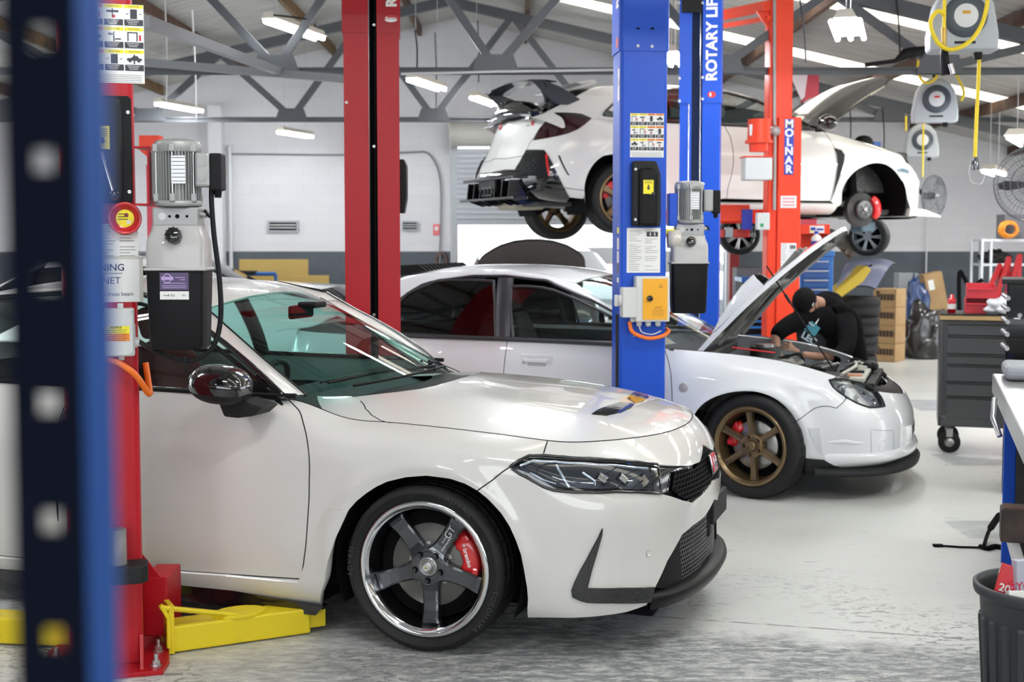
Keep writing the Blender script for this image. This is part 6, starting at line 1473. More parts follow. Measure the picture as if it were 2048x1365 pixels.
for k in range(13): vg.prism([(-2.56, 1.36), (-2.36, 1.40), (-2.42, 1.44), (-2.56, 1.435)], -.43+k*.0717-.008, -.43+k*.0717+.008, M_black, 'y')
vg.build('roof_vane', car2)
# mirror
mm = MB(); mm.sphere((-.70, -.90, 1.0), 1, mat('satin_black_trim'), 20, (.07, .11, .075)); mm.box((-.70, -.80, .955), (.06, .10, .03), M_black, .01); mm.build('door_mirror', car2)
# cabin
it = MB(); it.box((-1.55, 0, .30), (2.6, 1.5, .2), M_dark, .03); it.prism([(-.45, .65), (-.42, .88), (-.7, .925), (-.86, .90), (-.9, .72)], -.70, .70, mat('dashboard'), 'y', .02)
for sgn in (1, -1): it.box((-1.35, sgn*.755, .62), (1.7, .035, .60), mat('dark_teal_door_card', (.012, .022, .024), .6), .01); it.box((-2.2, sgn*.745, .55), (.3, .035, .7), M_dark, .01)
it.box((-2.7, 0, .65), (.5, 1.35, .5), M_dark, .04); it.build('cabin_tub', car2)
for sd in (.36, -.36): seat(car2, -1.55, sd, M_seatblk, .33)
rs = MB(); rs.box((-2.38, 0, .74), (.22, 1.25, .55), M_seatblk, .06); rs.box((-2.2, 0, .50), (.5, 1.25, .15), M_seatblk, .05); rs.build('rear_seat', car2)
steering_wheel(car2, -.95, -.36, .88)
rv = MB(); rv.box((-1.02, 0, 1.27), (.03, .22, .06), M_black, .012); rv.build('rear_view_mirror', car2)
# engine bay
eb = MB(); mbay = mat('engine_bay_grime', (.035, .034, .033), .6, noise=((.09, .085, .08), 14, .5, .7)); malu = mat('cast_alloy', (.32, .32, .31), .4, metal=.6)
eb.box((.08, 0, .42), (.9, 1.20, .5), mbay, .02)
for sgn in (1, -1): eb.box((.02, sgn*.64, .61), (.76, .06, .20), mbay, .01); eb.cyl((-.1, sgn*.53, .66), (-.1, sgn*.53, .84), .11, mbay); eb.cyl((-.1, sgn*.53, .84), (-.1, sgn*.53, .86), .07, M_steel)
eb.box((-.38, 0, .84), (.12, 1.3, .08), mbay, .02); 
random.seed(5)
for k in range(26):
    x, y = random.uniform(-.25, .55), random.uniform(-.58, .58); h = random.uniform(.64, .77-.10*max(0, x)); s_ = random.uniform(.04, .12); eb.box((x, y, h-.06), (s_*1.3, s_, .12), random.choice([mbay, malu, M_black, M_gun]), .012)
for k in range(16):
    x, y = random.uniform(-.2, .5), random.uniform(-.55, .3); z = random.uniform(.70, .79); eb.tube(bez([(x, y, z), (x+.1, y+random.uniform(-.1, .1), z+.03), (x+random.uniform(0, .2), y+random.uniform(.1, .3), z-.02)], 6), .010, random.choice([M_black, M_dark, M_rubber, malu]), 6)
eb.box((.0, .0, .76), (.42, .50, .05), malu, .02); eb.tube([(-.15, -.64, .93), (.12, -.60, .90)], .006, M_redgloss, 6)
eb.build('engine_bay', car2)
rd = MB(); rd.box((.62, 0, .735), (.10, 1.02, .03), mat('slam_panel_cream', (.45, .45, .40), .4), .008); rd.box((.70, 0, .69), (.06, 1.0, .05), M_matte, .01)
for y in (-.42, -.2, .1, .35): rd.box((.60, y, .755), (.09, .07, .02), random.choice([mat('slam_panel_cream'), M_black, mat('copper_tab', (.5, .25, .15), .4)]), .004)
rd.tube(bez([(.52, -.45, .76), (.58, -.1, .78), (.55, .3, .77)], 8), .012, mat('slam_panel_cream'), 6); rd.sphere((.66, .18, .76), .055, M_black, 14, (1, 1.4, .7)); rd.build('slam_panel', car2)
# raised bonnet
Hs = HS2
hr = [Hs.xy(-.38, .70), Hs.xy(0, .695), Hs.xy(.3, .68), Hs.xy(.48, .66), Hs.xy(.60, .60), Hs.xy(.70, .47), Hs.xy(.76, .25), Hs.xy(.78, 0)]
hc_ = [Hs.xy(-.40, .35), Hs.xy(-.405, 0)]
vv = lambda L: [(u, 1-v) for u, v in L]
hp = hr+vv(hr[:-1])[::-1]+vv(hc_[:-1])+hc_[::-1]
HG = Vector((-.38, 0, .925)); RM = T(*HG) @ R('Y', -50.5) @ T(*(-HG))
bon = panel('raised_bonnet', Hs, hp, MW2, car2, step=.06, thick=.03); bon.matrix_local = RM
ins = [Hs.xy(-.33, .62), Hs.xy(.3, .60), Hs.xy(.5, .55), Hs.xy(.64, .38), Hs.xy(.70, 0)]
mi = mat('bonnet_underside', (.30, .30, .28), .6, noise=((.12, .12, .11), 5, .45, .6))
u1 = panel('bonnet_inner_frame', Hs, hp, mi, bon, step=.08, off=-.022, thick=.0)
u2 = panel('insulation_pad', Hs, ins+vv(ins[:-1])[::-1], mat('black_insulation', (.018, .018, .018), .9, bump=.5, bscale=25), bon, step=.08, off=-.030, thick=-.02)
rb_ = MB()
for y in (-.5, -.17, .17, .5): rb_.box((.1, y, H2(.1, y)-.045), (.8, .05, .03), mi, .01)
for x in (-.3, .2, .6): rb_.box((x, 0, H2(x, .3)-.045), (.05, 1.15-.5*(x > .5), .03), mi, .01)
rb_.build('stiffening_rib', bon)
sc = MB(); G = []
for x, h, w_ in ((-.36, .0, .20), (-.25, .035, .235), (-.1, .075, .25), (.05, .098, .25), (.16, .10, .25)):
    G.append([(x, y*w_, H2(x, y*w_)-.004+h*(1-max(0, abs(y)-.8)/.2*1.0 if abs(y) > .8 else 1)) for y in (-1, -.94, -.88, -.6, 0, .6, .88, .94, 1)])
sc.grid(G, MW2); sc.grid([[(x-.004, y, z-.012) for x, y, z in r] for r in G][::-1], M_black); sc.build('bonnet_scoop', bon)
pr = MB(); a = RM @ Vector((.10, -.64, H2(.1, .64)-.04)); b_ = Vector((.56, -.52, .77))
pA_, pB_ = hit(FR2, 1533, 532, 's', .60), hit(FR2, 1666, 738, 's', .55); pm_ = Vector(pA_)*.68+Vector(pB_)*.32
pr.tube([pA_, pB_], .005, M_black, 8); pr.tube([Vector(pA_)*.72+Vector(pB_)*.28, Vector(pA_)*.64+Vector(pB_)*.36], .010, M_matte, 8); pr.build('bonnet_stay', car2)
us = MB(); us.box((-1.3, 0, .21), (1.6, 1.5, .06), M_dark, .01); us.box((-2.9, 0, .28), (.6, 1.2, .06), M_dark); us.box((.1, 0, .24), (1.4, 1.1, .14), M_dark); us.build('underbody', car2)
make_wheel(car2, 'wheel', (0, .865, .33), .333, .24, .250, 'te37', M_bronze, ang0=95, steer=18, n=6, cal=M_redcal, cal_ang=158, lip=M_bronze, lugs=5, m_lug=M_bronze)
for (x, sd) in ((0, -1), (-2.54, 1), (-2.54, -1)): make_wheel(car2, 'wheel', (x, .865, .33), .333, .24, .250, 'te37', M_bronze, ang0=80, side=sd, n=6, lip=M_bronze, tread=False, m_lug=M_bronze)
for x in (0, -2.54):
    for sd in (1, -1): wheel_well(car2, x, sd, .365, .32, .85)
# ================================================================== CAR 3 : lifted white hatchback, bonnet up
FR3 = Frame((3.2808, 14.4305, 1.72), -20.5)
car3 = empty('car', tuple(FR3.O), -FR3.th, 'white hatchback raised high on the orange lift, large black rear wing and silver bonnet open', 'car')
M3 = M_white3
def side3(x, W, stop, ztop, zsh=.90, zb=.19): return [(x, W-.13, zb-.03), (x, W-.03, zb), (x, W-.006, zb+.12), (x, W-.002, .45), (x, W+.002, .64), (x, W-.006, .80), (x, W-.04, zsh), (x, stop, ztop)]
c3 = [
 [(-3.60, 0, .30), (-3.68, 0, .32), (-3.74, 0, .40), (-3.75, 0, .52), (-3.70, 0, .66), (-3.62, 0, .80), (-3.60, 0, .93), (-3.53, 0, 1.10)],
 [(-3.58, .35, .30), (-3.66, .36, .32), (-3.73, .36, .40), (-3.74, .36, .52), (-3.68, .36, .66), (-3.60, .36, .80), (-3.58, .35, .93), (-3.52, .34, 1.10)],
 [(-3.48, .66, .28), (-3.57, .70, .31), (-3.65, .74, .39), (-3.66, .76, .52), (-3.62, .74, .66), (-3.53, .70, .80), (-3.49, .67, .93), (-3.44, .62, 1.10)],
 [(-3.32, .80, .25), (-3.38, .87, .28), (-3.43, .91, .37), (-3.45, .93, .50), (-3.42, .92, .64), (-3.36, .88, .80), (-3.30, .83, .94), (-3.25, .73, 1.105)],
 [(-3.1, .84, .24), (-3.12, .90, .27), (-3.14, .935, .36), (-3.15, .95, .49), (-3.14, .95, .64), (-3.12, .93, .80), (-3.08, .88, .94), (-3.05, .75, 1.095)],
 side3(-2.8, .945, .79, 1.04, .93), side3(-2.5, .94, .81, 1.035, .92), side3(-2.1, .93, .82, 1.03, .91), side3(-1.7, .925, .83, 1.02, .91), side3(-1.3, .925, .83, 1.015, .90), side3(-.9, .925, .825, 1.01, .90), side3(-.6, .93, .81, 1.005, .90),
 side3(-.35, .935, .79, 1.0, .895), side3(-.15, .94, .78, .97, .88), side3(.05, .945, .775, .92, .86), side3(.25, .94, .765, .885, .835), side3(.45, .925, .75, .845, .80), side3(.6, .90, .74, .805, .76)]
for (bx, bs), (nx, ns), (tx, ts, tz) in [((.80, .84), (.45, .89), (.72, .71, .755)), ((.93, .72), (.7, .71), (.83, .60, .73)), ((1.02, .54), (.85, .52), (.93, .46, .70)), ((1.07, .35), (.95, .3), (.97, .30, .69)), ((1.10, .16), (.99, .1), (.99, .14, .685)), ((1.105, 0), (1, 0), (1.0, 0, .68))]:
    c3.append([(bx+nx*o, max(bs+ns*o, 0), z) for o, z in zip((-.08, -.02, .0, .0, .0, -.02, -.06), (.12, .145, .24, .38, .50, .58, .64))]+[(tx, ts, tz)])
XF, ZF = .19, .30
def flare3(p, u, v):
    q = p.copy()
    for xc in (XF, -2.70):
        r = np.hypot(p[:, 0]-xc, p[:, 2]-.31); b = .016*np.exp(-((r-.43)/.04)**2)*np.clip((p[:, 2]-.25)*6, 0, 1); q[:, 1] += np.sign(p[:, 1])*b*(np.abs(p[:, 1]) > .7)
    return q
B3 = Surf(full_net(c3), FR3, 12.4, 1.2, disp=flare3)
t3 = [(-.15, 1.0, .42, .03), (-.4, 1.10, .38, .03), (-.7, 1.24, .30, .035), (-1.0, 1.36, .20, .04), (-1.2, 1.41, .14, .045), (-1.5, 1.445, .07, .05), (-1.9, 1.46, .02, .05), (-2.3, 1.455, 0, .05), (-2.7, 1.435, 0, .05), (-2.85, 1.42, 0, .05), (-2.95, 1.38, 0, .05), (-3.2, 1.25, .0, .05), (-3.42, 1.12, .02, .04), (-3.54, 1.07, .04, .02)]
TS3 = Surf([[(x-sh*(s_/.7)**2, -s_, z-dr*(s_/.7)**2) for s_ in [.78, .66, .5, .3, .12, -.12, -.3, -.5, -.66, -.78]] for x, z, sh, dr in t3], FR3, 3.7, 1.6, flip=True)
g3 = [(.85, .92), (.81, 1.07), (.765, 1.18), (.70, 1.29), (.645, 1.37), (.61, 1.41)]
SG3 = Surf([[(x, -(g[0]-(.03 if x < -2.7 else 0)-(.03 if x > -.5 else 0)), g[1]) for g in g3] for x in [-3.3, -3.0, -2.6, -2.2, -1.8, -1.4, -1.0, -.6, -.3]], FR3, 3.0, .55)
B = B3
D3 = smooth2(pl('c3_doorseam', B, [(1636, 256), (1646, 262), (1657, 275), (1667, 292), (1671, 308), (1673, 326), (1671, 350), (1668, 367), (1660, 402)]), 3); uA = D3[0][0]; D3[0] = (uA, 1.0)
db3 = pl('c3_doorbot', B, [(1660, 403), (1600, 402), (1453, 398)])
ds3 = pl('c3_seam2', B, [(1453.5, 397), (1456, 375), (1463, 350), (1467, 325), (1466, 300), (1460, 272), (1449, 253)]); uB3 = ds3[-1][0]; ds3[-1] = (uB3, 1.0)
both('door', B, D3+db3[1:]+ds3[1:]+[(uB3+(uA-uB3)*t, 1.0) for t in (.2, .4, .6, .8)], M3, car3)
rq = [B.xz(-2.30, .22), B.xz(-2.38, .45), B.xz(-2.55, .72), B.xz(-2.72, .95)]; uC3 = rq[-1][0]
both('rear_door', B, [ds3[0]]+rq+[(uC3, 1.0)]+[(uC3+(uB3-uC3)*t, 1.0) for t in (.25, .5, .75)]+ds3[::-1], M3, car3)
af = pl('c3_arch', B, [(1682.6, 410), (1684, 383), (1690, 367), (1700, 353), (1711, 342), (1724.6, 334), (1739, 328), (1754.5, 326), (1768, 328), (1779, 333), (1791, 343), (1800.5, 356), (1808, 368), (1812.7, 380), (1815, 395), (1816, 436)])
af = smooth2(af, 2)
ft3 = pl('c3_ft', B, [(1646, 257), (1665, 262), (1684, 268), (1700, 277), (1711, 284), (1727, 286), (1743.6, 289), (1762, 295), (1779, 302), (1797, 312), (1814, 323.5)])
kk = [k for k in range(len(af)) if B.ev(*af[k])[0][0] > .52][0]
seam3 = pl('c3_fb', B, [(1800, 350), (1818, 352), (1830, 348)])
uN = ft3[-1][0]; nosel = [(uN+(.5-uN)*t, 1.0) for t in np.linspace(0, 1, 10)]
bot3 = [B.xz(.62, .13, (.3, .5)), B.xz(.75, .125, (.3, .5)), B.sz(.5, .12, (.4, .5)), (.5, .02)]
# fender + bumper as one painted nose, seam drawn over
fen = D3+[B.xz(-.30, .24), B.xz(-.24, .22)]+af[:-1]+[B.xz(.62, .13, (.3, .5))]+bot3[1:]+mirr(bot3[:-1])[::-1]
lt = [(.5, 1.0)]
front = D3+[B.xz(-.30, .25), B.xz(-.24, .22)]+af+bot3[1:]+[(.5, 1.0)]+nosel[::-1][1:]+[(uN+(uA-uN)*t, 1.0) for t in np.linspace(0, 1, 12)[1:-1]]
both('front_fender', B, front, M3, car3)
hd = pl('c3_hl', B, [(1800, 306), (1818, 322), (1831, 337), (1826, 338), (1812, 326)])
both('headlight', B, hd, M_gloss, car3, off=.004, thick=.01)
fgr = [B.sz(.40, .56, (.45, .5)), B.sz(.34, .22, (.45, .5))]
panel('front_grille', B, fgr+mirr(fgr)[::-1], M_matte, car3, off=.004, thick=.01)
mk = pl('c3_marker', B, [(1792, 339), (1818, 342), (1816, 349), (1797, 345)]); both('side_marker', B, mk, mat('grey_blue_lamp', (.14, .20, .25), .2, coat=1), car3, off=.004, thick=.01)
vn = pl('c3_vent', B, [(1668, 296), (1682.6, 300.5), (1689.4, 310), (1688, 325), (1684, 340), (1673, 372), (1662, 402), (1671, 360), (1675, 330), (1673, 308)]); both('fender_vent', B, vn, M_matte, car3, off=.004, thick=.02)
wl_ = MB(); p = Vector(hit(FR3, 1816, 436, 's', .93)); 
wl_.prism([(.60, .13), (.62, .21), (.80, .20), (1.0, .14), (1.02, .11)], -.97, -.90, M3, 'y', .01); wl_.prism([(.60, .13), (.62, .21), (.80, .20), (1.0, .14), (1.02, .11)], .90, .97, M3, 'y', .01); wl_.build('lip_winglet', car3)
G = []; lp = MB()
for i in range(31):
    u = .43+.14*i/30; p = B.ev(u, .1)[0]; nn = B.nor(u, .1)[0].copy(); nn[2] = 0; nn /= np.linalg.norm(nn)
    G.append([tuple(p*np.array([1, 1, 0])+nn*o+np.array([0, 0, z])) for o, z in ((-.05, .16), (.03, .15), (.035, .12), (-.05, .10))])
lp.grid(G, M_gloss); lp.build('front_lip', car3)
sk = [B.xz(-.26, .245), B.xz(-.6, .245), B.xz(-1.7, .235), B.xz(-2.3, .22), B.xz(-2.33, .13), B.xz(-1.4, .13), B.xz(-.5, .13), B.xz(-.26, .135)]
both('side_skirt', B, sk, M3, car3, off=.02, thick=.07)
# rear
ar = smooth2(pl('c3_rarch', B, [(1170, 407), (1168.6, 379), (1171, 362), (1175.6, 348), (1183, 334), (1192, 323), (1203, 314), (1214.6, 309), (1228.5, 305)])[::-1], 2)
arr = [B.xz(-2.70+.42*math.cos(math.radians(k)), .31+.41*math.sin(math.radians(k))) for k in range(20, 105, 8)]
tl_t = pl('c3_tltop', B, [(1182.6, 237), (1160, 228), (1139, 219)]); 
tlp = pl('c3_tl', B, [(1067, 281), (1074, 268), (1081, 256), (1092, 242), (1104.6, 230), (1120, 231), (1136.6, 232.7), (1160, 235), (1182.6, 238), (1170, 249), (1156, 259), (1136, 267), (1117, 272), (1092, 277)])
tb = pl('c3_tb', B, [(1104, 232), (1104, 220), (1120, 217), (1139, 219), (1160, 227), (1184, 238), (1160, 236), (1136, 234)])
quar = [(uC3, 1.0), rq[3], rq[2]]+arr+ar[3:]
bl3 = pl('c3_rbump', B, [(1169, 398), (1155, 397), (1139, 395), (1130, 378), (1117, 352), (1106, 328), (1097, 312), (1089, 301), (1053, 301), (1042, 322), (1031, 340), (1011, 340), (985, 345), (957, 349)])
bl3 = [p for p in bl3 if p[0] > 0]; edge_far = [(.0, bl3[-1][1])]
quar = quar+bl3+edge_far+[(0.0, 1.0)]
both('rear_quarter', B, quar, M3, car3)
dif = bl3[2:]+edge_far+[(0, .03)]+pl('c3_dbot', B, [(992, 404), (1020, 404), (1080, 412), (1139, 402)])
dif = [p for p in dif]
both('rear_diffuser', B, bl3[2:]+edge_far+[(0, .02), B.xz(-3.42, .27), B.xz(-3.25, .25)], M_gloss, car3, off=.01, thick=.05)
both('tail_lamp', B, tlp, M_taill, car3, off=.008, thick=.03)
both('tail_lamp_trim', B, tb, M_gloss, car3, off=.010, thick=.03)
vm = pl('c3_mesh', B, [(1055, 308), (1088, 306), (1094, 320), (1098, 354), (1050, 352), (1040, 338)]); both('bumper_vent', B, vm, M_matte, car3, off=.018, thick=.02)
g = MB(); 
for q in (vm, mirr(vm)): hexmesh(g, B, q, .028, .003, M_black, off=.022)
g.build('vent_mesh', car3)
rfx = pl('c3_refl', B, [(1092, 309), (1096, 311), (1101, 350), (1097, 352)]); both('red_reflector', B, rfx, M_redgloss, car3, off=.022, thick=.01)
sl = pl('c3_slit', B, [(1116, 311), (1120, 312), (1139, 351), (1136, 351)]); both('bumper_slit', B, sl, M_black, car3, off=.004, thick=.01)
df = MB()       # diffuser fins and lower structure
for x, y0, y1, z0, z1 in ((-3.72, -.80, .80, .27, .30), (-3.70, -.74, .74, .47, .50)): df.box((x, 0, (z0+z1)/2), (.16, y1-y0, z1-z0), M_gloss, .008)
for y in (-.62, -.42, -.22, .22, .42, .62): df.prism([(-3.78, .28), (-3.76, .46), (-3.60, .46), (-3.45, .26), (-3.60, .22)], y-.008, y+.008, M_gloss, 'y')
df.box((-3.76, 0, .42), (.03, .5, .10), M_black, .01)
for y in (-.10, 0, .10): df.cyl((-3.55, y, .36), (-3.78, y, .36), .04, M_steel, .045, 20); df.cyl((-3.775, y, .36), (-3.784, y, .36), .036, M_dark, n=18)
df.box((-3.35, 0, .30), (.5, 1.3, .10), M_dark, .02); df.build('rear_lower_valance', car3)
# tailgate
gate = [B.sz(.60, .70, (0, .1)), B.sz(.50, .66, (0, .1)), (0, B.sz(0, .66, (0, .05))[1])]
gt3 = [B.sz(.62, .95, (0, .1))]
sm = MB(); 
def zline(pts): 
    for sg in (1, -1):
        sm.tube([(x, -s_*sg, z) for x, s_, z in pts], .004, M_seam, 6)
q = pl('c3_gate', B, [(971, 322), (1010, 318), (1047, 312), (1060, 285), (1078, 258)]); seam(sm, B, q, M_seam, .003)
tbar = pl('c3_tbar', B, [(988, 241), (1015, 240), (1039, 236), (1060, 228), (1080, 219)]); both('tailgate_black_band', B, tbar+[(tbar[-1][0]+.004, 1.0), (0, 1.0), (0, tbar[0][1])], M_gloss, car3, off=.006, thick=.02)
for q in (D3, db3, ds3, rq, [(uC3, 1.0), (uA, 1.0)], [(uA+(.5-uA)*t, 1.0) for t in np.linspace(0, 1, 30)], pl('c3_bseam', B, [(1130, 376), (1150, 379), (1168, 381)])): seam(sm, B, q, M_seam, .003)
sm.build('panel_seam', car3)
bd = MB()
for px_, py_, w_, t_, m_ in ((1003, 254, .07, 'H', M_redgloss),):
    uv = pl('c3_badge', B, [(px_, py_)])[0]; p = B.ev(*uv)[0]; bd.at(T(p[0]-.012, p[1], p[2]) @ R('Z', 180)); 
    for dy in (-.022, .022): bd.box((0, dy, 0), (.01, .014, .06), M_redgloss, .003)
    bd.box((0, 0, 0), (.01, .04, .012), M_redgloss, .003); bd.box((-.004, 0, 0), (.006, .075, .082), M_chrome, .003)
uv = pl('c3_rb', B, [(1066, 248)])[0]; p = B.ev(*uv)[0]; n_ = B.nor(*uv)[0]; bd.at(T(*(p+n_*.004)) @ rotz(-72)); bd.text('R', .075, M_redgloss, R('X', 90), ext=.002, bold=.003); bd.box((-.06, 0, -.012), (.08, .003, .006), M_dark); bd.build('tailgate_badge', car3)
# glazing
Tt = TS3; vt = lambda L: [(u, 1-v) for u, v in L]
wsl = [Tt.xy(-.52, .74), Tt.xy(-.72, .70), Tt.xy(-.95, .66), Tt.xy(-1.12, .62), Tt.xy(-1.2, .60)]; wst = [Tt.xy(-1.17, .4), Tt.xy(-1.14, .2), Tt.xy(-1.13, 0)]; wsb = [Tt.xy(-.24, 0), Tt.xy(-.28, .3), Tt.xy(-.42, .58)]
panel('windscreen', Tt, wsl+wst+vt(wst[:-1])[::-1]+vt(wsl)[::-1]+vt(wsb[1:])[::-1]+wsb, M_glassc, car3, step=.08, thick=0)
rfl = [Tt.xy(-1.2, .60), Tt.xy(-1.7, .60), Tt.xy(-2.3, .60), Tt.xy(-2.86, .59)]
panel('roof', Tt, wst+vt(wst[:-1])[::-1]+vt(rfl)+rfl[::-1], M3, car3, step=.08, thick=.02)
rb = [Tt.xy(-2.92, .56), Tt.xy(-3.40, .60)]; panel('rear_window', Tt, rb+vt(rb)[::-1], M_glassd, car3, step=.1, thick=0)
rb = [Tt.xy(-3.38, .64), (1, .06)]; panel('tailgate_upper', Tt, rb+vt(rb)[::-1], M_gloss, car3, step=.1, thick=.02, off=.005)
sw_ = MB(); sw_.prism([(-2.82, 1.425), (-3.02, 1.405), (-3.05, 1.42), (-2.86, 1.452)], -.58, .58, M3, 'y', .005); sw_.build('roof_spoiler', car3)
Sg = SG3
win = [Sg.xz(-2.78, 1.16), Sg.xz(-2.6, 1.30), Sg.xz(-2.3, 1.365), Sg.xz(-1.9, 1.385), Sg.xz(-1.4, 1.37), Sg.xz(-1.1, 1.30), Sg.xz(-.8, 1.17), Sg.xz(-.5, 1.03), Sg.xz(-1.5, 1.035), Sg.xz(-2.5, 1.06), Sg.xz(-2.85, 1.09)]
a = panel('side_window', Sg, win, glass('mid_tint_glass', (.35, .40, .40), 1.0), car3, step=.08, thick=0); sq(a)
qw = panel('quarter_window', Sg, pl('c3_qw', Sg, [(1219, 211), (1240, 205), (1250, 210), (1240, 217)]), M_gloss, car3, off=.006, thick=.01); sq(qw)
fr = MB()
for sgn in (1, -1):
    L3 = [(x, y*sgn, z) for x, y, z in line3(Sg, win, .003, closed=True)]; fr.tube(L3+[L3[0]], .014, M_gloss, 6)
    for xx in (-1.62, -2.5): fr.tube([(x, y*sgn, z) for x, y, z in line3(Sg, [Sg.xz(xx, 1.03), Sg.xz(xx-.05, 1.385)], 0)], .03, M_gloss, 8)
fr.build('window_frame', car3)
tpe = line3(Tt, wsl+rfl[1:]+[Tt.xy(-3.2, .64), Tt.xy(-3.42, .66), (1.0, .05)], 0)
sde = line3(Sg, [Sg.xz(-.45, 1.03), Sg.xz(-.8, 1.18), Sg.xz(-1.1, 1.31), Sg.xz(-1.4, 1.38), Sg.xz(-1.9, 1.395), Sg.xz(-2.3, 1.375), Sg.xz(-2.6, 1.31), Sg.xz(-2.8, 1.17), Sg.xz(-2.95, 1.03), (0.0, .02)], .006)
G = bridge(tpe, sde, np.array([.1, -.5, .85]), np.array([.05, -.92, .4]), .016, 70, 7); G = [[tuple(x) for x in row] for row in G]
pm = MB(); pm.grid(G, M3); pm.grid([[(x, -y, z) for x, y, z in row] for row in G][::-1], M3)
for sgn in (1, -1):     # rear pillar skin
    a = line3(Sg, [Sg.xz(-2.6, 1.31), Sg.xz(-2.8, 1.17), Sg.xz(-2.86, 1.05)], .004)
pm.build('roof_pillar', car3)
for sgn in (-1, 1):
    cp = MB()
    top_ = [Tt.ev(*Tt.xy(x, .63))[0] for x in (-2.5, -2.75, -2.95, -3.15, -3.35, -3.5)]
    bot_ = [B.ev(u, 1.0)[0] for u in np.linspace(B.xz(-2.4, 1.0)[0], B.xz(-3.06, 1.02)[0], 6)]
    G = []
    for k in range(9):
        t = k/8; G.append([tuple((a*(1-t)+b_*t+np.array([0, -.035*4*t*(1-t)*.6, .02*4*t*(1-t)]))*np.array([1, sgn*-1 if sgn == 1 else 1, 1])) for a, b_ in zip(top_, bot_)])
    cp.grid(G if sgn == -1 else G[::-1], M3); cp.build('rear_pillar', car3)
# wing
wg = MB(); mwg = M_gloss
h_ = lambda px, py, s_: hit(FR3, px, py, 's', s_)
ep = [h_(px, py, .66) for px, py in ((1061.5, 159), (1092, 162), (1120, 173), (1145, 188), (1166, 203.5), (1139, 210.5), (1111.6, 207.7), (1095, 195), (1078, 175.7))]
for sg in (-1, 1): wg.prism([(x, z) for x, y, z in ep], sg*.655-.012, sg*.655+.012, mat('satin_wing_grey', (.03, .038, .046), .38, coat=.2), 'y', .004)
zt3 = max(z for x, y, z in ep); xb = min(x for x, y, z in ep)
G = []
for i in range(25):
    y = -.66+1.32*i/24; c_ = 1-(y/.66)**2; x0, z0 = xb+.02, zt3-.015+.045*c_
    G.append([(x0-.02, y, z0), (x0+.05, y, z0+.018), (x0+.15, y, z0+.02), (x0+.25, y, z0+.01), (x0+.25, y, z0), (x0+.12, y, z0-.008), (x0-.02, y, z0-.004)])
wg.grid([r[::-1] for r in G], mwg)
for sg in (-1, 1):
    G = []
    for i in range(9):
        t = i/8; y = sg*(.66-.10*t**1.6); z = zt3-.02-(zt3-1.10)*t; x0 = xb+.04+.06*math.sin(PI*t)+.10*t; w_ = .17+.05*t
        G.append([(x0, y, z), (x0+w_*.5, y+sg*.012, z), (x0+w_, y, z), (x0+w_*.5, y-sg*.012, z)])
    wg.grid(G, mwg, wrap=True)
wg.box((-3.50, 0, 1.10), (.10, 1.25, .05), mwg, .015); wg.build('rear_wing', car3)
mm = MB(); mm.sphere((-.46, -1.03, 1.07), 1, M_gloss, 20, (.10, .12, .085)); mm.box((-.46, -.90, 1.0), (.07, .12, .03), M_black, .01); mm.prism([(-.48, 1.0), (-.62, 1.07), (-.30, 1.0)], -.86, -.84, M_gloss, 'y'); mm.build('door_mirror', car3)
# cabin / underbody
it = MB(); it.box((-1.6, 0, .33), (2.7, 1.6, .22), M_dark, .03); it.prism([(-.45, .7), (-.4, .95), (-.7, 1.0), (-.9, .97), (-.95, .75)], -.75, .75, mat('dashboard'), 'y', .02)
for sgn in (1, -1): it.box((-1.4, sgn*.79, .60), (1.8, .04, .66), M_dark, .01)
it.box((.3, 0, .60), (1.2, 1.1, .45), mbay, .03); it.box((-3.1, 0, .55), (.7, 1.3, .5), M_dark, .04)
it.build('cabin_tub', car3)
for sd in (.36, -.36): seat(car3, -1.55, sd, M_seatblk, .38)
rv = MB(); rv.box((-1.0, 0, 1.30), (.03, .20, .06), M_black, .01); rv.build('rear_view_mirror', car3)
ub = MB(); mub = mat('underbody_grey', (.05, .05, .05), .7); ub.box((-1.2, 0, .205), (2.0, 1.5, .06), mub, .02); ub.box((-3.0, 0, .26), (.9, 1.2, .10), mub, .03); ub.box((-3.35, .15, .235), (.34, .55, .10), mat('heat_shield_beige', (.42, .38, .30), .5, metal=.3), .04, 3); ub.cyl((-3.3, -.2, .24), (-.8, -.1, .20), .035, M_steel); ub.box((-2.55, 0, .22), (.25, 1.3, .09), mat('rusty_arm', (.14, .085, .05), .6), .02); ub.cyl((-2.9, -.1, .2), (-2.3, -.55, .2), .04, mat('rusty_arm')); ub.box((.4, 0, .17), (.8, 1.3, .06), mub, .02); ub.build('underbody', car3)
for sd in (1, -1): make_wheel(car3, 'wheel', (-2.69, .93, .285 if sd > 0 else .22), .345, .245, .262, 'five', M_bronze, ang0=-72+10, side=sd, cal=M_redcal if sd > 0 else None, cal_ang=150, lip=M_bronze, tread=False, disc=sd > 0)
ga = MB(); G = []
for i in range(17):
    y = -.62+1.24*i/16; k_ = 1-(y/.62)**2; G.append([(-3.53-.05*k_, y, 1.06), (-3.55-.06*k_, y, 1.09+.02*k_), (-3.53-.05*k_, y, 1.12+.10*k_), (-3.50-.03*k_, y, 1.14+.13*k_), (-3.40, y, 1.14+.13*k_)])
ga.grid(G[::-1], M_gloss); ga.build('tailgate_garnish', car3)
for x in (XF, -2.70):
    for sd in (1, -1): wheel_well(car3, x, sd, .41, .30, .92, .5)
hb3 = MB().at(T(.14, -.80, .195)); hb3.lathe([(0, .10), (.175, .10), (.18, .09), (.18, .03), (.175, .02), (.11, .02), (.105, .0), (.10, -.035), (.085, -.04), (0, -.04)], mat('worn_disc', (.09, .09, .09), .45, metal=.6), 48, 'y')
hb3.lathe([(0, -.06), (.028, -.06), (.03, -.04)], M_steel, 20, 'y')
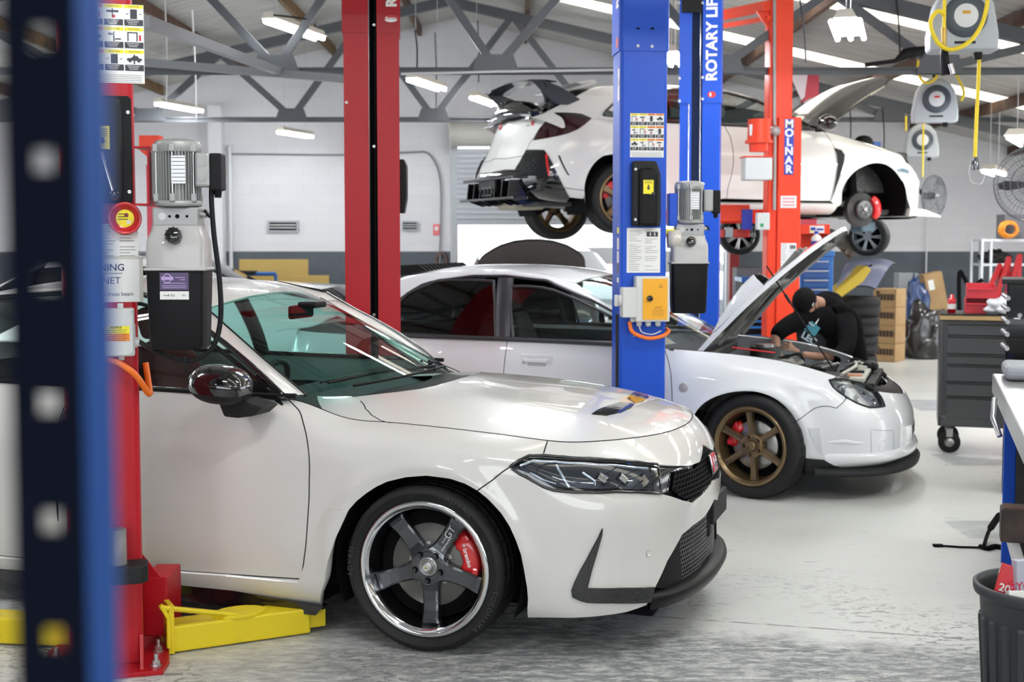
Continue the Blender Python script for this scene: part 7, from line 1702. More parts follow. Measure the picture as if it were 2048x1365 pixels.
for k in range(5):
    a = 2*PI*k/5; hb3.cyl((.057*math.cos(a), -.04, .057*math.sin(a)), (.057*math.cos(a), -.07, .057*math.sin(a)), .006, M_steel, n=8)
hb3.build('brake_disc', car3)
cb = MB().at(T(.14, -.80, .195)); G = []
for i in range(11):
    a = math.radians(-32+78*i/10); e = abs(i-5)/5; ro, ri = .225-.015*e**3, .135+.012*e**2; f = -.03+.03*e**3
    G.append([(ri*math.cos(a), .10, ri*math.sin(a)), (ri*math.cos(a), f+.015, ri*math.sin(a)), ((ri+.015)*math.cos(a), f, (ri+.015)*math.sin(a)), ((ro-.012)*math.cos(a), f, (ro-.012)*math.sin(a)), (ro*math.cos(a), f+.02, ro*math.sin(a)), (ro*math.cos(a), .12, ro*math.sin(a))])
cb.grid(G, M_redcal); cb.build('brake_caliper', car3)
st = MB(); st.cyl((.14, -.62, .2), (.16, -.55, .75), .05, M_dark); st.box((.1, -.45, .2), (.3, .5, .05), M_dark, .01); st.build('front_strut', car3)
# silver bonnet
def H3(x, s_): return float(np.interp(x, [-.5, -.2, .1, .4, .7, .9, 1.1], [1.02, 1.01, .985, .945, .87, .79, .68])-.06*(abs(s_)/.72)**2)
HS3 = Surf(wide_net(lambda x, s_: (x, -s_, H3(x, s_)+.012*math.exp(-((abs(s_)-.38)/.06)**2)), [-.5, -.3, -.1, .1, .3, .5, .7, .85, 1.0, 1.1], [.8, .65, .5, .38, .28, .1, -.1, -.28, -.38, -.5, -.65, -.8]), FR3, 1.7, 1.6)
Hs = HS3
hr = [Hs.xy(-.42, .70), Hs.xy(0, .70), Hs.xy(.4, .69), Hs.xy(.62, .66), Hs.xy(.76, .56), Hs.xy(.88, .35), Hs.xy(.93, .15), Hs.xy(.94, 0)]; hc_ = [Hs.xy(-.30, .5), Hs.xy(-.22, .25), Hs.xy(-.20, 0)]
HG = Vector((-.40, 0, 1.0)); RM = T(*HG) @ R('Y', -40) @ T(*(-HG))
mcar = mat('silver_grey_bonnet_lacquer', (.17, .165, .155), .16, metal=.75, coat=1.0)
bon3 = panel('raised_bonnet', Hs, hr+vv(hr[:-1])[::-1]+vv(hc_[:-1])+hc_[::-1], mcar, car3, step=.06, thick=.03); bon3.matrix_local = RM
u1 = panel('bonnet_inner_frame', Hs, hr+vv(hr[:-1])[::-1]+vv(hc_[:-1])+hc_[::-1], M_matte, bon3, step=.08, off=-.028, thick=0)
eb = MB()
for k in range(14): 
    x, y = random.uniform(-.1, .6), random.uniform(-.5, .5); eb.box((x, y, random.uniform(.80, .90)-.12*x), (.14, .12, .12), random.choice([mbay, M_black, M_gun]), .02)
eb.box((.52, -.45, .90), (.10, .12, .07), mat('blue_cap', (.02, .10, .35), .4), .01); eb.sphere((.35, -.5, .93), .10, M_black, 12, (1, 1, .7)); eb.build('engine_bay', car3)
hs_ = MB(); hs_.box((.5, -.3, .02), (.18, .22, .12), mat('grey_blue_duct', (.10, .16, .20), .5), .02); hs_.build('hanging_duct', car3)
# ================================================================== PROPS
M_steelb = mat('brushed_bench_steel', (.50, .51, .52), .28, metal=.85)
M_yhose = mat('yellow_hose', (.80, .60, .01), .4)
M_card = mat('cardboard', (.42, .27, .13), .75, noise=((.36, .22, .10), 4, .4, .7))
M_print = mat('dark_brown_print', (.05, .03, .02), .7)
M_cab = mat('charcoal_cabinet', (.055, .057, .062), .4, coat=.2)
M_cabd = mat('drawer_gap', (.01, .01, .01), .7)
M_tblue = mat('tool_blue', (.01, .12, .42), .35, coat=.3)
M_plas = mat('clear_bag_plastic', (.55, .57, .6), .25, coat=.6)
M_binred = mat('parts_bin_red', (.60, .03, .05), .4)
def tube_obj(name, pts, r, m, parent=None, n=8, sm=10, **tags):
    b = MB(); b.tube(bez(pts, sm) if sm else pts, r, m, n); return b.build(name, parent, **tags)
# ---- hose reels
def reel(px, py, Y, w, label, face, rz=0):
    c = P(px, py, Y); e = empty('hose_reel', tuple(c), rz, label, 'hose reel', 'retracting hose reels in a row under the roof'); s = w/.42
    b = MB().at(S(s)); sh = [(-.21, -.22), (.21, -.22), (.215, -.12), (.18, .08), (.12, .17), (.05, .21), (-.05, .21), (-.12, .17), (-.18, .08), (-.215, -.12)]
    b.prism(sh, -.07, .10, mat('reel_grey_plastic', (.40, .43, .46), .45), 'y', .02); b.prism([(x*.93, z*.9-.01) for x, z in sh], -.08, -.06, mat('reel_grey_plastic'), 'y', .008)
    b.box((0, -.082, -.165), (.13, .004, .015), M_matte); b.build('housing', e)
    b = MB().at(S(s)); b.lathe([(.075, -.10), (.13, -.10), (.135, -.09), (.135, -.07)], mat('reel_ring_dark', (.05, .065, .085), .5), 36, 'y'); b.build('ring', e)
    b = MB().at(S(s)); b.lathe([(0, -.105), (.065, -.105), (.075, -.10)], mat('reel_white_cap', (.62, .64, .66), .4), 28, 'y')
    if face: b.box((0, -.107, .02), (.05, .002, .02), face)
    b.build('hub_label', e)
    b = MB().at(S(s)); b.box((0, .02, .26), (.05, .05, .12), M_matte); b.tube([(0, .02, .30), (0, .02, (roofz(c.x)-c.z)/s)], .015, M_truss, 6); b.box((.10, 0, -.24), (.05, .05, .05), M_black, .01); b.build('bracket', e)
    return e
ra = reel(1925, 36, 8.8, .44, 'largest hose reel, cut by the top picture edge, with a hanging chrome connector', mat('orange_dot', (.6, .3, .03), .5), math.radians(-6))
rb = reel(1870, 200, 12.8, .42, 'middle hose reel with a red mark on its white hub', M_redgloss, math.radians(-8))
rc = reel(1843, 281, 17.0, .42, 'smallest and lowest hose reel in front of the white back wall', None, math.radians(-8))
ho = lambda L, Y: [P(a, b, Y) for a, b in L]
def hose(pts, Y, r, label, ext=None):
    q = ho(pts, Y); o = q[0].copy(); b = MB(); b.tube(bez([p-o for p in q], 10), r, M_yhose, 8); h = b.build('hanging_air_hose', None, loc=tuple(o))
    tag(h, label, 'air hose'); return h, o
h1, o1 = hose([(1890, -60), (1889, 0), (1888, 60), (1888, 100)], 8.55, .012, 'straight yellow hose drop ending in the chrome and black connector')
b = MB(); q = [P(1888, y, 8.55)-o1 for y in (55, 97)]; b.tube(q, .018, mat('gold_spring', (.45, .30, .08), .35, metal=.8), 8)
q = [P(a, c, 8.55)-o1 for a, c in ((1888, 95), (1889, 112), (1892, 150))]; b.tube(q, [.018, .028, .032], M_black, 12); b.tube([P(1900, 128, 8.5)-o1, P(1906, 148, 8.5)-o1], .018, M_chrome, 8); b.build('hose_connector', h1)
hose([(1975, -30), (1974, 10), (1962, 52), (1938, 84), (1905, 99), (1880, 90), (1864, 62), (1862, 40), (1876, 22), (1890, 30)], 8.5, .014, 'yellow hose loop hanging round the largest reel')
h3, o3 = hose([(1959, 95), (1957, 160), (1953, 240), (1950, 316)], 8.8, .013, 'longest straight yellow hose drop right of the reels')
b = MB(); b.tube([P(1950, 314, 8.8)-o3, P(1950, 325, 8.8)-o3, P(1951, 340, 8.8)-o3], [.014, .028, .026], M_gun, 10); b.build('hose_connector', h3)
tag(tube_obj('hanging_wire_loop', [P(a, c, 9.2) for a, c in ((1943, 318), (1938, 345), (1945, 365), (1962, 368), (1970, 350), (1968, 345))], .003, M_greytxt), 'thin grey wire loop dangling below the longest yellow hose', 'cable')
hose([(1838, 120), (1846, 107), (1862, 105), (1876, 115), (1879, 140), (1866, 162), (1848, 164), (1837, 148), (1836, 130), (1842, 112), (1870, 108), (1900, 128), (1918, 160), (1928, 185), (1922, 202)], 12.7, .013, 'yellow hose coil above the middle reel')
hose([(1847, 246), (1846, 300), (1845, 355)], 16.8, .012, 'short yellow hose dropping across the smallest reel')
hose([(1812, 232), (1812, 262)], 16.8, .012, 'short yellow hose end left of the smallest reel')
# ---- fans
def fan(px, py, Y, R_, rz, label):
    c = P(px, py, Y); e = empty('wall_fan', tuple(c), rz, label, 'fan', 'grey wall fans'); g = MB(); mg = mat('fan_wire_grey', (.16, .17, .18), .4, metal=.5)
    for r_, y in ((1, 0), (.96, -.05), (.85, -.08), (.68, -.10), (.5, -.11), (.3, -.12), (.96, .05), (.6, .10)):
        g.tube([(R_*r_*math.cos(2*PI*k/40), y*R_*2, R_*r_*math.sin(2*PI*k/40)) for k in range(41)], .0035 if r_ < 1 else .008, mg, 4)
    for k in range(44):
        a = 2*PI*k/44
        for sg in (-1, 1): g.tube([(R_*r_*math.cos(a), sg*y*R_*2, R_*r_*math.sin(a)) for r_, y in ((1, 0), (.96, .05), (.85, .08), (.5, .11), (.15, .12))], .0018, mg, 3)
    g.build('cage', e)
    b = MB()
    for k in range(3):
        a = 2*PI*k/3+1.1; G = []
        for r_, w_ in ((.12, .10), (.35, .20), (.65, .26), (.88, .16)):
            G.append([(R_*(r_*math.cos(a)-t*w_*math.sin(a)), t*.10*R_+.0, R_*(r_*math.sin(a)+t*w_*math.cos(a))) for t in (-.5, -.15, .2, .5)])
        b.grid(G, mat('fan_blade_dark', (.04, .04, .045), .4)); b.grid([[(x, y+.004, z) for x, y, z in r] for r in G][::-1], mat('fan_blade_dark'))
    b.build('blades', e)
    b = MB(); b.lathe([(0, -.26*R_), (.10*R_, -.24*R_), (.16*R_, -.16*R_)], mg, 20, 'y'); b.cyl((0, 0, 0), (0, .5*R_, 0), .16*R_, M_black); b.tube([(0, .4*R_, 0), (-.3*R_, .8*R_, .1)], .03, M_black, 8); b.build('motor', e)
    return e
fan(1868, 392, 17.5, .275, math.radians(40), 'round cage fan beside the lifted car nose')
fan(2064, 368, 11.5, .33, math.radians(-38), 'round cage fan cut by the right picture edge')
# ---- generic drawer cabinet
def cabinet(e, w, d, h, rows, m, mface, hand=None, toe=.0, cols=None, base=.0):
    b = MB(); b.box((w/2, d/2, base+(h-base)/2), (w, d, h-base), m, .008); body = b.build('cabinet_body', e)
    z = h-.01
    for spec in rows:
        hh, nc = spec[0], spec[1]
        x = .02
        ws = spec[2] if len(spec) > 2 else [1/nc]*nc
        for k in range(nc):
            wk = (w-.04)*ws[k]; dr = MB(); dr.box((x+wk/2, -.006, z-hh/2), (wk-.012, .018, hh-.012), mface, .004)
            if hand: dr.box((x+wk/2, -.022, z-.018), (wk-.03, .016, .014), hand, .004)
            dr.build('drawer', e); x += wk
        z -= hh
    return body
# grey roll cabinet
gA = P(1884, 870, 9.75); rzc = -math.radians(17)
gc = empty('roll_cabinet', (P(1884, 800, 9.75).x, 9.75, 0), rzc, 'charcoal roll cabinet with oak top and drawers, standing on castors', 'tool cabinet')
Wc = 1.15; Dc = .5; zb = .21; zt = 1.015
b = MB(); b.box((Wc/2, Dc/2, (zb+zt)/2), (Wc, Dc, zt-zb), M_cab, .006); b.box((Wc/2, Dc/2, zb+.04), (Wc+.03, Dc+.03, .08), M_cab, .01); b.box((-.012, Dc/2, (zb+zt)/2), (.03, Dc+.01, zt-zb), M_cab, .006); b.build('cabinet_body', gc)
b = MB(); b.box((Wc/2, Dc/2, zt+.018), (Wc+.05, Dc+.04, .036), mat('oak_top', (.50, .33, .15), .45), .004); b.build('worktop', gc); b = MB(); b.box((Wc/2, Dc/2, zt+.040), (Wc+.06, Dc+.05, .008), M_black, .002); b.build('worktop_mat', gc)
def drw(x0, x1, z0, z1):
    b = MB(); b.box(((x0+x1)/2, -.008, (z0+z1)/2), (x1-x0-.012, .02, z1-z0-.010), M_cab, .004); b.box(((x0+x1)/2, -.012, z1-.012), (x1-x0-.03, .022, .010), mat('drawer_gap'), .002); b.build('drawer', gc)
drw(.02, 1.13, .90, .995); drw(.02, 1.13, .76, .90)
for z0, z1 in ((.68, .76), (.55, .68), (.44, .55), (.27, .44)): drw(.02, .47, z0, z1)
for z0, z1 in ((.705, .76), (.65, .705), (.59, .65), (.52, .59), (.44, .52), (.36, .44), (.27, .36)): drw(.48, 1.13, z0, z1)
b = MB(); b.cyl((.60, -.018, .95), (.60, -.03, .95), .012, M_chrome, n=12); b.build('lock', gc)
for k in range(4):
    x, y = ((.06, .06), (1.09, .06), (.06, .44), (1.09, .44))[k]
    b = MB(); b.at(T(x, y, .082)); b.lathe([(0, -.022), (.07, -.022), (.082, -.012), (.082, .012), (.07, .022), (0, .022)], M_rubber, 24, 'y'); b.lathe([(0, -.024), (.035, -.024), (.035, -.02)], M_steel, 16, 'y'); b.box((0, 0, .075), (.05, .055, .07), M_steel, .006); b.build('castor', gc)
def ong(x, y, z): return Vector(gc.location)+Matrix.Rotation(rzc, 3, 'Z') @ Vector((x, y, z))
ztp = zt+.044
def thing_box(name, c, d, m, label, cat, rz=0, bev=.006, group=None, extra=None):
    b = MB(); b.box((0, 0, d[2]/2), d, m, bev)
    if extra: extra(b)
    o = b.build(name, None, loc=tuple(c), rz=rz); tag(o, label, cat, group); return o
def bin_(c, w, d, h, label, rz=0, m=M_binred):
    b = MB(); t = .006; b.box((0, 0, t/2), (w, d, t), m); b.box((-w/2, 0, h/2), (t, d, h), m); b.box((w/2, 0, h/2), (t, d, h), m); b.box((0, d/2, h/2), (w, t, h), m); b.box((0, -d/2, h*.35), (w, t, h*.7), m); b.box((0, -d/2-.008, h*.62), (w*.9, .012, .012), m)
    o = b.build('parts_bin', None, loc=tuple(c), rz=rz); return tag(o, label, 'parts bin', 'red parts bins on the roll cabinet')
bin_(ong(.26, .28, ztp), .20, .22, .11, 'red open parts bin on the roll cabinet, lower of two stacked', rzc); bin_(ong(.27, .30, ztp+.112), .20, .22, .11, 'red open parts bin, topmost on the roll cabinet stack', rzc); bin_(ong(.50, .30, ztp), .20, .22, .11, 'red open parts bin beside the clear bags', rzc)
b = MB(); b.lathe([(0, 0), (.03, 0), (.03, .10), (.026, .11), (.015, .115), (.015, .14), (0, .14)], M_redgloss, 20); b.lathe([(.0305, .03), (.0305, .07)], M_paper, 20); tag(b.build('spray_can', None, loc=tuple(ong(.06, .16, ztp))), 'small red can on the left end of the roll cabinet', 'spray can')
def crumple(name, c, sx, sy, sz, m, label, cat, seed=1, group=None, n=3):
    bm = bmesh.new(); bmesh.ops.create_icosphere(bm, subdivisions=n+1, radius=1); random.seed(seed)
    from mathutils import noise as nz
    for v in bm.verts:
        k = 1+.35*nz.noise(v.co*2.2+Vector((seed*3.1, 0, 0)))+.20*abs(nz.noise(v.co*5+Vector((0, seed*1.7, 0))))+.10*abs(nz.noise(v.co*11)); v.co = Vector((v.co.x*sx*k, v.co.y*sy*k, max(0, (v.co.z+.62)*sz*k*.65)))
    b = MB(); b.bm(bm, m, True); o = b.build(name, None, loc=tuple(c)); return tag(o, label, cat, group)
crumple('plastic_bag', ong(.46, .10, ztp), .16, .10, .11, M_plas, 'clear crumpled plastic bag in front of the red bins', 'plastic bag', 2)
crumple('plastic_bag', ong(.78, .14, ztp), .19, .12, .12, M_plas, 'larger clear crumpled bag at the right end of the roll cabinet top', 'plastic bag', 5)
crumple('plastic_bag', ong(.70, .36, ztp), .12, .1, .20, M_plas, 'tall clear plastic wrapping standing behind the other bags', 'plastic bag', 9)
thing_box('small_box', ong(.72, -.02+.06, ztp), (.12, .07, .05), mat('navy_red_box', (.03, .05, .25), .5), 'small blue box at the front edge of the roll cabinet top', 'box', rzc)
# black tool cabinet standing in front on the right
bk = empty('tool_chest', (P(2004, 700, 8.2).x, 8.2, 0), -math.radians(20.5), 'tall black tool chest with round key, cut by the right picture edge', 'tool cabinet')
zb_, zt_ = P(2004, 726, 8.2).z, P(2004, 566, 8.2).z
b = MB(); b.box((.32, .25, (zb_+zt_)/2), (.60, .5, zt_-zb_), M_gloss, .01); b.box((.32, .25, zt_+.008), (.66, .54, .03), M_matte, .006); b.box((.32, .25, zb_/2), (.60, .5, zb_), M_black, .01); b.build('cabinet_body', bk)
for k, py in enumerate((590, 612, 637, 662, 690)):
    b = MB(); z = P(2006, py, 8.2).z; b.cyl((.0, .03, z), (.03, -.06, z-.02), .014, M_steelb, n=12); b.build('drawer_pull', bk)
b = MB(); z = P(2036, 630, 8.2).z; b.cyl((.10, -.002, z), (.10, -.012, z), .014, M_chrome, n=16); b.box((.085, -.016, z-.02), (.04, .004, .012), M_chrome, .002, 1); b.build('key', bk)
# steel bench with blue legs
rzb = -math.radians(17.5); bn = empty('work_bench', (2.62, 7.02, 0), rzb, 'steel-topped work bench with blue legs at the right picture edge', 'work bench'); zt_ = .90
wb_ = lambda x, y, z: Vector((2.62, 7.02, 0))+Matrix.Rotation(rzb, 3, 'Z') @ Vector((x, y, z))
b = MB(); b.box((.45, -1.2, zt_-.01), (.92, 2.4, .025), M_steelb, .005); b.box((.0, -1.2, zt_-.05), (.025, 2.4, .10), M_steelb, .004); b.box((.45, 0, zt_-.05), (.9, .025, .10), M_steelb, .004); b.build('steel_top', bn)
b = MB(); b.box((.24, -.20, zt_+.045), (.42, .36, .08), mat('grey_vinyl', (.30, .32, .35), .5), .03, 3); tag(b.build('tool_tray', None, loc=(2.62, 7.02, 0), rz=rzb), 'grey moulded tray lying on the steel bench top', 'tray')
for x, y in ((.03, -.88), (.85, -.88), (.85, -.05), (.03, -2.3), (.85, -2.3)):
    b = MB(); b.box((x, y, (zt_-.06)/2), (.055, .055, zt_-.06), M_blue, .004); b.build('leg', bn)
b = MB(); b.box((.48, -.95, .42), (.76, 1.7, .62), M_dark, .01); b.build('lower_shelf', bn)
b = MB(); b.box((.0, -1.75, .36), (.04, .9, .045), mat('white_rail', (.6, .6, .6), .4), .004); b.build('rail', bn)
c = P(2036, 1049, 5.35); b = MB(); b.box((.06, 0, 0), (.26, .10, .14), mat('dark_timber_block', (.035, .025, .02), .6, noise=((.08, .05, .035), 8, .5, .7)), .006); b.box((.06, 0, .072), (.24, .10, .008), mat('brown_timber')); tag(b.build('timber_block', None, loc=tuple(c), rz=rzb), 'dark timber block on the lower bench rail above the bin', 'timber block')
b = MB(); b.tube([wb_(-.02, -.95, .70)-wb_(0, 0, 0), wb_(-.05, -.9, .78)-wb_(0, 0, 0), wb_(-.04, -.8, .86)-wb_(0, 0, 0)], .014, M_steelb, 8); o_ = b.build('handle', bn); o_.rotation_euler = (0, 0, -rzb)
# ---- bin with rubbish
YBi = 4.25; cB = P(2087, 1180, YBi); tb = empty('rubbish_bin', (cB.x, YBi, 0), 0, 'dark grey ribbed rubbish bin full of empty boxes, lower right corner', 'bin')
zr = .50; mbn = mat('bin_dark_grey', (.035, .04, .043), .5); b = MB(); R0 = .222
prof = [(.0, .01), (.165, .01), (.17, .02), (R0-.022, zr-.05), (R0-.018, zr-.045), (R0-.004, zr-.035), (R0, zr-.02), (R0, zr-.004), (R0-.006, zr), (R0-.016, zr-.002), (R0-.02, zr-.02), (.165, .03)]
b.lathe(prof, mbn, 64); 
for k in range(22):
    a = 2*PI*k/22; b.at(rotz(math.degrees(a))); b.add([(.178, -.012, .06), (.178+.006, -.009, .07), (.178+.006, .009, .07), (.178, .012, .06), (R0-.028, -.014, zr-.11), (R0-.019, -.010, zr-.12), (R0-.019, .010, zr-.12), (R0-.028, .014, zr-.11)], [(0, 1, 5, 4), (1, 2, 6, 5), (2, 3, 7, 6), (4, 5, 6, 7)], mbn)
b.build('bin_body', tb)
bw = Vector(tb.location)
crumple('bin_liner', bw+Vector((.01, .04, zr-.16)), .11, .12, .19, mat('white_liner', (.60, .60, .60), .5), 'white crumpled liner inside the rubbish bin', 'bin liner', 3)
def card(px, py, Y, w, h, rz, tilt, m, label, txt=None, tm=M_whitetxt, roll=0, extra=None):
    c = P(px, py, Y); b = MB(); b.at(R('X', tilt) @ R('Y', roll)); b.box((0, 0, 0), (w, .035, h), m, .003)
    if txt: b.text(txt, h*.3, tm, T(0, -.0185, -h*.15) @ R('X', 90), ext=.0005, bold=.0006)
    if extra: extra(b)
    return tag(b.build('empty_box', None, loc=tuple(c), rz=rz), label, 'box', 'empty boxes in the rubbish bin')
card(2017, 1168, 4.22, .075, .12, -.3, -8, M_redgloss, 'red crumpled box in the bin, nearest its rim', '202', roll=14)
card(2043, 1160, 4.20, .05, .13, .15, -5, mat('grey_lilac_card', (.45, .46, .55), .5), 'grey box with dark red lettering leaning up in the bin', 'RYCO', mat('crimson_print', (.5, .03, .08), .5))
card(2046, 1138, 4.24, .045, .05, 0, -5, M_redgloss, 'small red box end at the back of the bin')
card(2030, 1192, 4.15, .05, .03, 0, -20, M_paper, 'torn white card scrap in the bin')
# ---- strap on floor
b = MB(); q = [F(1876, 1094), F(1920, 1097), F(1965, 1098)]; o = q[0]; b.tube([p-o+Vector((0, 0, .006)) for p in q], .006, M_dark, 6); b.box((0, 0, .006), (.05, .03, .012), M_dark)
q = [F(1960, 1098), F(1975, 1102), F(1990, 1098), F(2006, 1101)]; b.tube(bez([p-o+Vector((0, 0, .012)) for p in q], 6), .014, M_dark, 6); q = [F(1968, 1095)+Vector((0, 0, .01)), F(1978, 1080)+Vector((0, 0, .05)), F(1998, 1070)+Vector((0, 0, .11))]; b.tube(bez([p-o for p in q], 6), [.010]*7+[.018]*6, M_dark, 6); tag(b.build('tie_down_strap', None, loc=tuple(o)), 'black tie-down strap lying on the pale floor before the bench', 'strap')
# ---- tyres
def tyre(c, R1, w, label, group='stacked tyres by the back wall', tilt=None):
    b = MB(); 
    b.lathe([(R1*.62, -w/2+.01), (R1*.68, -w/2), (R1*.86, -w/2-.006), (R1*.97, -w/2+.02), (R1, -w/2+.05), (R1, -.012), (R1-.008, -.010), (R1-.008, .010), (R1, .012), (R1, w/2-.05), (R1*.97, w/2-.02), (R1*.86, w/2+.006), (R1*.68, w/2), (R1*.62, w/2-.01), (R1*.62, -w/2+.01)], M_rubber, 44)
    o = b.build('tyre', None, loc=tuple(c)); 
    if tilt: o.rotation_euler = tilt
    return tag(o, label, 'tyre', group)
YT = 15.2; bx_ = P(1717, 600, YT).x
for k, nm in enumerate(('lowest', 'second from the floor', 'third from the floor', 'topmost')):
    tyre((bx_+.01*k, YT+.32, .115+.228*k), .31, .225, nm+' tyre of the front stack beside the cardboard boxes')
for k, nm in enumerate(('lowest', 'second', 'third', 'fourth')):
    tyre((P(1655, 600, YT+.8).x, YT+.95, .115+.23*k), .31, .225, nm+' tyre of the half hidden stack behind the person')
# ---- cardboard boxes
YC = 16.6; x0, x1 = P(1757, 600, YC).x, P(1834, 600, YC).x; wb = x1-x0; zz0 = P(1790, 708, YC).z; hb_ = (P(1790, 560, YC).z-max(zz0, 0))/4
for k, nm in enumerate(('bottom box of', 'second lowest box of', 'second highest box of', 'top box of')):
    b = MB(); h = hb_; b.at(rotz(-38)); b.box((.0, 0, h/2), (wb*.62, .34, h-.004), M_card, .003)
    q = wb*.31
    b.box((.01, -.172, h*.55), (wb*.50, .002, h*.34), M_print); b.box((-.09, -.173, h*.80), (.05, .002, h*.14), M_print)
    for j in range(6): b.box((-.11+.045*j, -.1735, h*.55), (.005, .002, h*.34), M_card)
    b.box((-q-.001, -.05, h*.55), (.002, .22, h*.22), M_print)
    if k == 3: b.box((-q-.002, .08, h*.55), (.002, .10, h*.3), M_lyel); b.box((-q-.002, -.13, h*.72), (.002, .07, h*.2), M_paper); b.box((-q-.002, -.14, h*.35), (.002, .08, h*.2), M_paper)
    if k == 0: b.box((-q-.002, -.1, h*.6), (.002, .10, h*.3), M_paper)
    tag(b.build('cardboard_box', None, loc=((x0+x1)/2, YC+.35, k*hb_)), nm+' the printed cardboard stack right of the tyres', 'cardboard box', 'stacked cardboard boxes')
b = MB(); b.at(R('Y', -12)); b.box((0, 0, .55), (.26, .22, 1.12), M_card, .004); b.box((-.05, -.112, .95), (.08, .002, .14), M_paper); b.box((.02, -.112, .55), (.10, .002, .08), M_print); tag(b.build('cardboard_box', None, loc=(P(1890, 690, 18.2).x, 18.2, 0.03)), 'tall narrow cardboard box leaning to the left against the wall', 'cardboard box')
crumple('rubbish_bag', (P(1852, 690, 17.2).x, 17.3, 0), .26, .22, .62, mat('black_bag_plastic', (.012, .012, .013), .3, coat=.4), 'black rubbish bag heap between the box stack and the leaning box', 'rubbish bag', 4)
crumple('rubbish_bag', (P(1858, 620, 17.5).x, 18.1, .0), .16, .14, .95, mat('blue_bag_plastic', (.02, .05, .16), .35, coat=.4), 'dark blue bag behind the black rubbish heap', 'rubbish bag', 6)
thing_box('storage_tub', (P(1842, 600, 18.0).x, 18.7, 0), (.28, .25, 1.10), mat('frosted_tub', (.35, .38, .40), .4), 'frosted grey tub standing behind the bags', 'tub')
thing_box('red_carton', (P(1838, 620, 18.3).x, 18.3, 0), (.10, .10, .74), mat('red_card', (.55, .08, .10), .6), 'narrow red carton right of the cardboard stack', 'carton')
# ---- body panels on top of tyres
b = MB(); G = []; K0 = P(1668, 577, 15.0); Kq = [P(1668, 577, 15.0)-K0, P(1752, 568, 15.1)-K0, P(1692, 518, 15.7)-K0, P(1792, 517, 15.8)-K0]
for i in range(9):
    t = i/8; G.append([tuple((Kq[0]*(1-w)+Kq[1]*w)*(1-t)+(Kq[2]*(1-w)+Kq[3]*w)*t+Vector((0, -.10, .10))*math.sin(PI*t)*(.6+.4*w)+Vector((0, 0, -.06*(abs(w-.5)*2)**3))) for w in [k/10 for k in range(11)]])
b.grid(G, mat('faded_blue_panel', (.16, .18, .29), .4, coat=.3)); b.grid([[(x, y+.02, z-.015) for x, y, z in r] for r in G][::-1], M_matte)
for k in range(5): p = Vector(G[4][1+k])+Vector((.03, -.02, -.02)); b.at(T(*p) @ R('Y', -35) @ R('X', 35)); b.box((0, 0, 0), (.10, .012, .022), M_dark, .003)
tag(b.build('car_bonnet', None, loc=tuple(K0)), 'faded blue louvred car bonnet lying on the tyres', 'car bonnet')
b = MB(); b.at(R('Y', -35)); b.prism([(-.50, 0), (-.32, -.05), (.1, -.04), (.25, .02), (.22, .10), (.05, .08), (-.3, .05)], -.16, .16, mat('yellow_moulding', (.60, .42, .03), .45), 'y', .015); tag(b.build('yellow_panel', None, loc=(P(1712, 565, 14.9).x, 15.12, 1.09)), 'yellow moulded panel leaning on the tyres in front of the blue bonnet', 'car panel')
# ---- blue tool chest + lube cabinet
YB_ = 13.2; bt = empty('tool_chest', (P(1600, 580, YB_).x, YB_, 0), 0, 'bright blue tool chest behind the leaning person', 'tool cabinet'); wd_ = P(1666, 580, YB_).x-P(1600, 580, YB_).x; zT = P(1630, 506, YB_).z
b = MB(); b.box((wd_/2, .2, zT/2), (wd_, .4, zT), M_tblue, .008); b.box((wd_/2, .2, zT-.01), (wd_+.02, .43, .06), M_tblue, .01); b.build('cabinet_body', bt)
for k in range(7):
    z = zT-.12-k*.095; b = MB(); b.box((wd_/2-.01, -.01, z), (wd_-.07, .02, .075), mat('tool_blue_dark', (.01, .07, .26), .35, coat=.3), .003); b.box((wd_/2-.01, -.026, z+.03), (wd_-.09, .012, .012), M_steelb, .003); b.build('drawer', bt)
YL = 13.25; zz0 = zT+.03; lc = empty('oil_cabinet', (P(1634, 480, YL).x, YL+.12, zz0), 0, 'orange-red open cabinet holding white oil bottles, on the blue chest', 'cabinet'); wl3 = .30; hh = P(1634, 450, YL).z-zz0
b = MB(); b.box((0, .12, hh/2), (wl3, .02, hh), M_orange); b.box((-wl3/2+.005, .05, hh/2), (.012, .16, hh), M_orange); b.box((wl3/2-.005, .05, hh/2), (.012, .16, hh), M_orange); b.box((0, .05, hh), (wl3, .16, .012), M_orange); b.box((0, -.02, hh*.82), (wl3, .01, hh*.36), M_orange); b.build('case', lc)
b = MB(); b.box((.02, -.028, hh*.82), (.15, .002, .075), M_paper); b.box((-.035, -.030, hh*.80), (.03, .002, .04), M_lyel); b.box((-.02, -.0305, hh*.84), (.05, .002, .03), mat('sign_blue')); b.box((.05, -.030, hh*.82), (.07, .002, .02), mat('sign_blue')); b.build('label', lc)
def bottle(x, y, z, h, r, label, capm):
    b = MB(); b.lathe([(0, 0), (r, 0), (r, h*.6), (r*.85, h*.72), (r*.35, h*.82), (r*.35, h*.88)], M_whitetxt, 20); b.lathe([(r*1.01, h*.2), (r*1.01, h*.5)], mat('sign_blue'), 20); b.lathe([(r*.42, h*.86), (r*.42, h), (0, h)], capm, 16); return tag(b.build('oil_bottle', None, loc=(x, y, z)), label, 'bottle', 'white oil bottles on the blue chest')
bottle(P(1631, 500, YL).x, YL-.03, zT+.02, .20, .052, 'larger white oil bottle with dark cap on the blue chest', mat('sign_blue')); bottle(P(1652, 500, YL).x, YL-.03, zT+.02, .12, .035, 'small white bottle beside the larger one on the blue chest', M_matte)
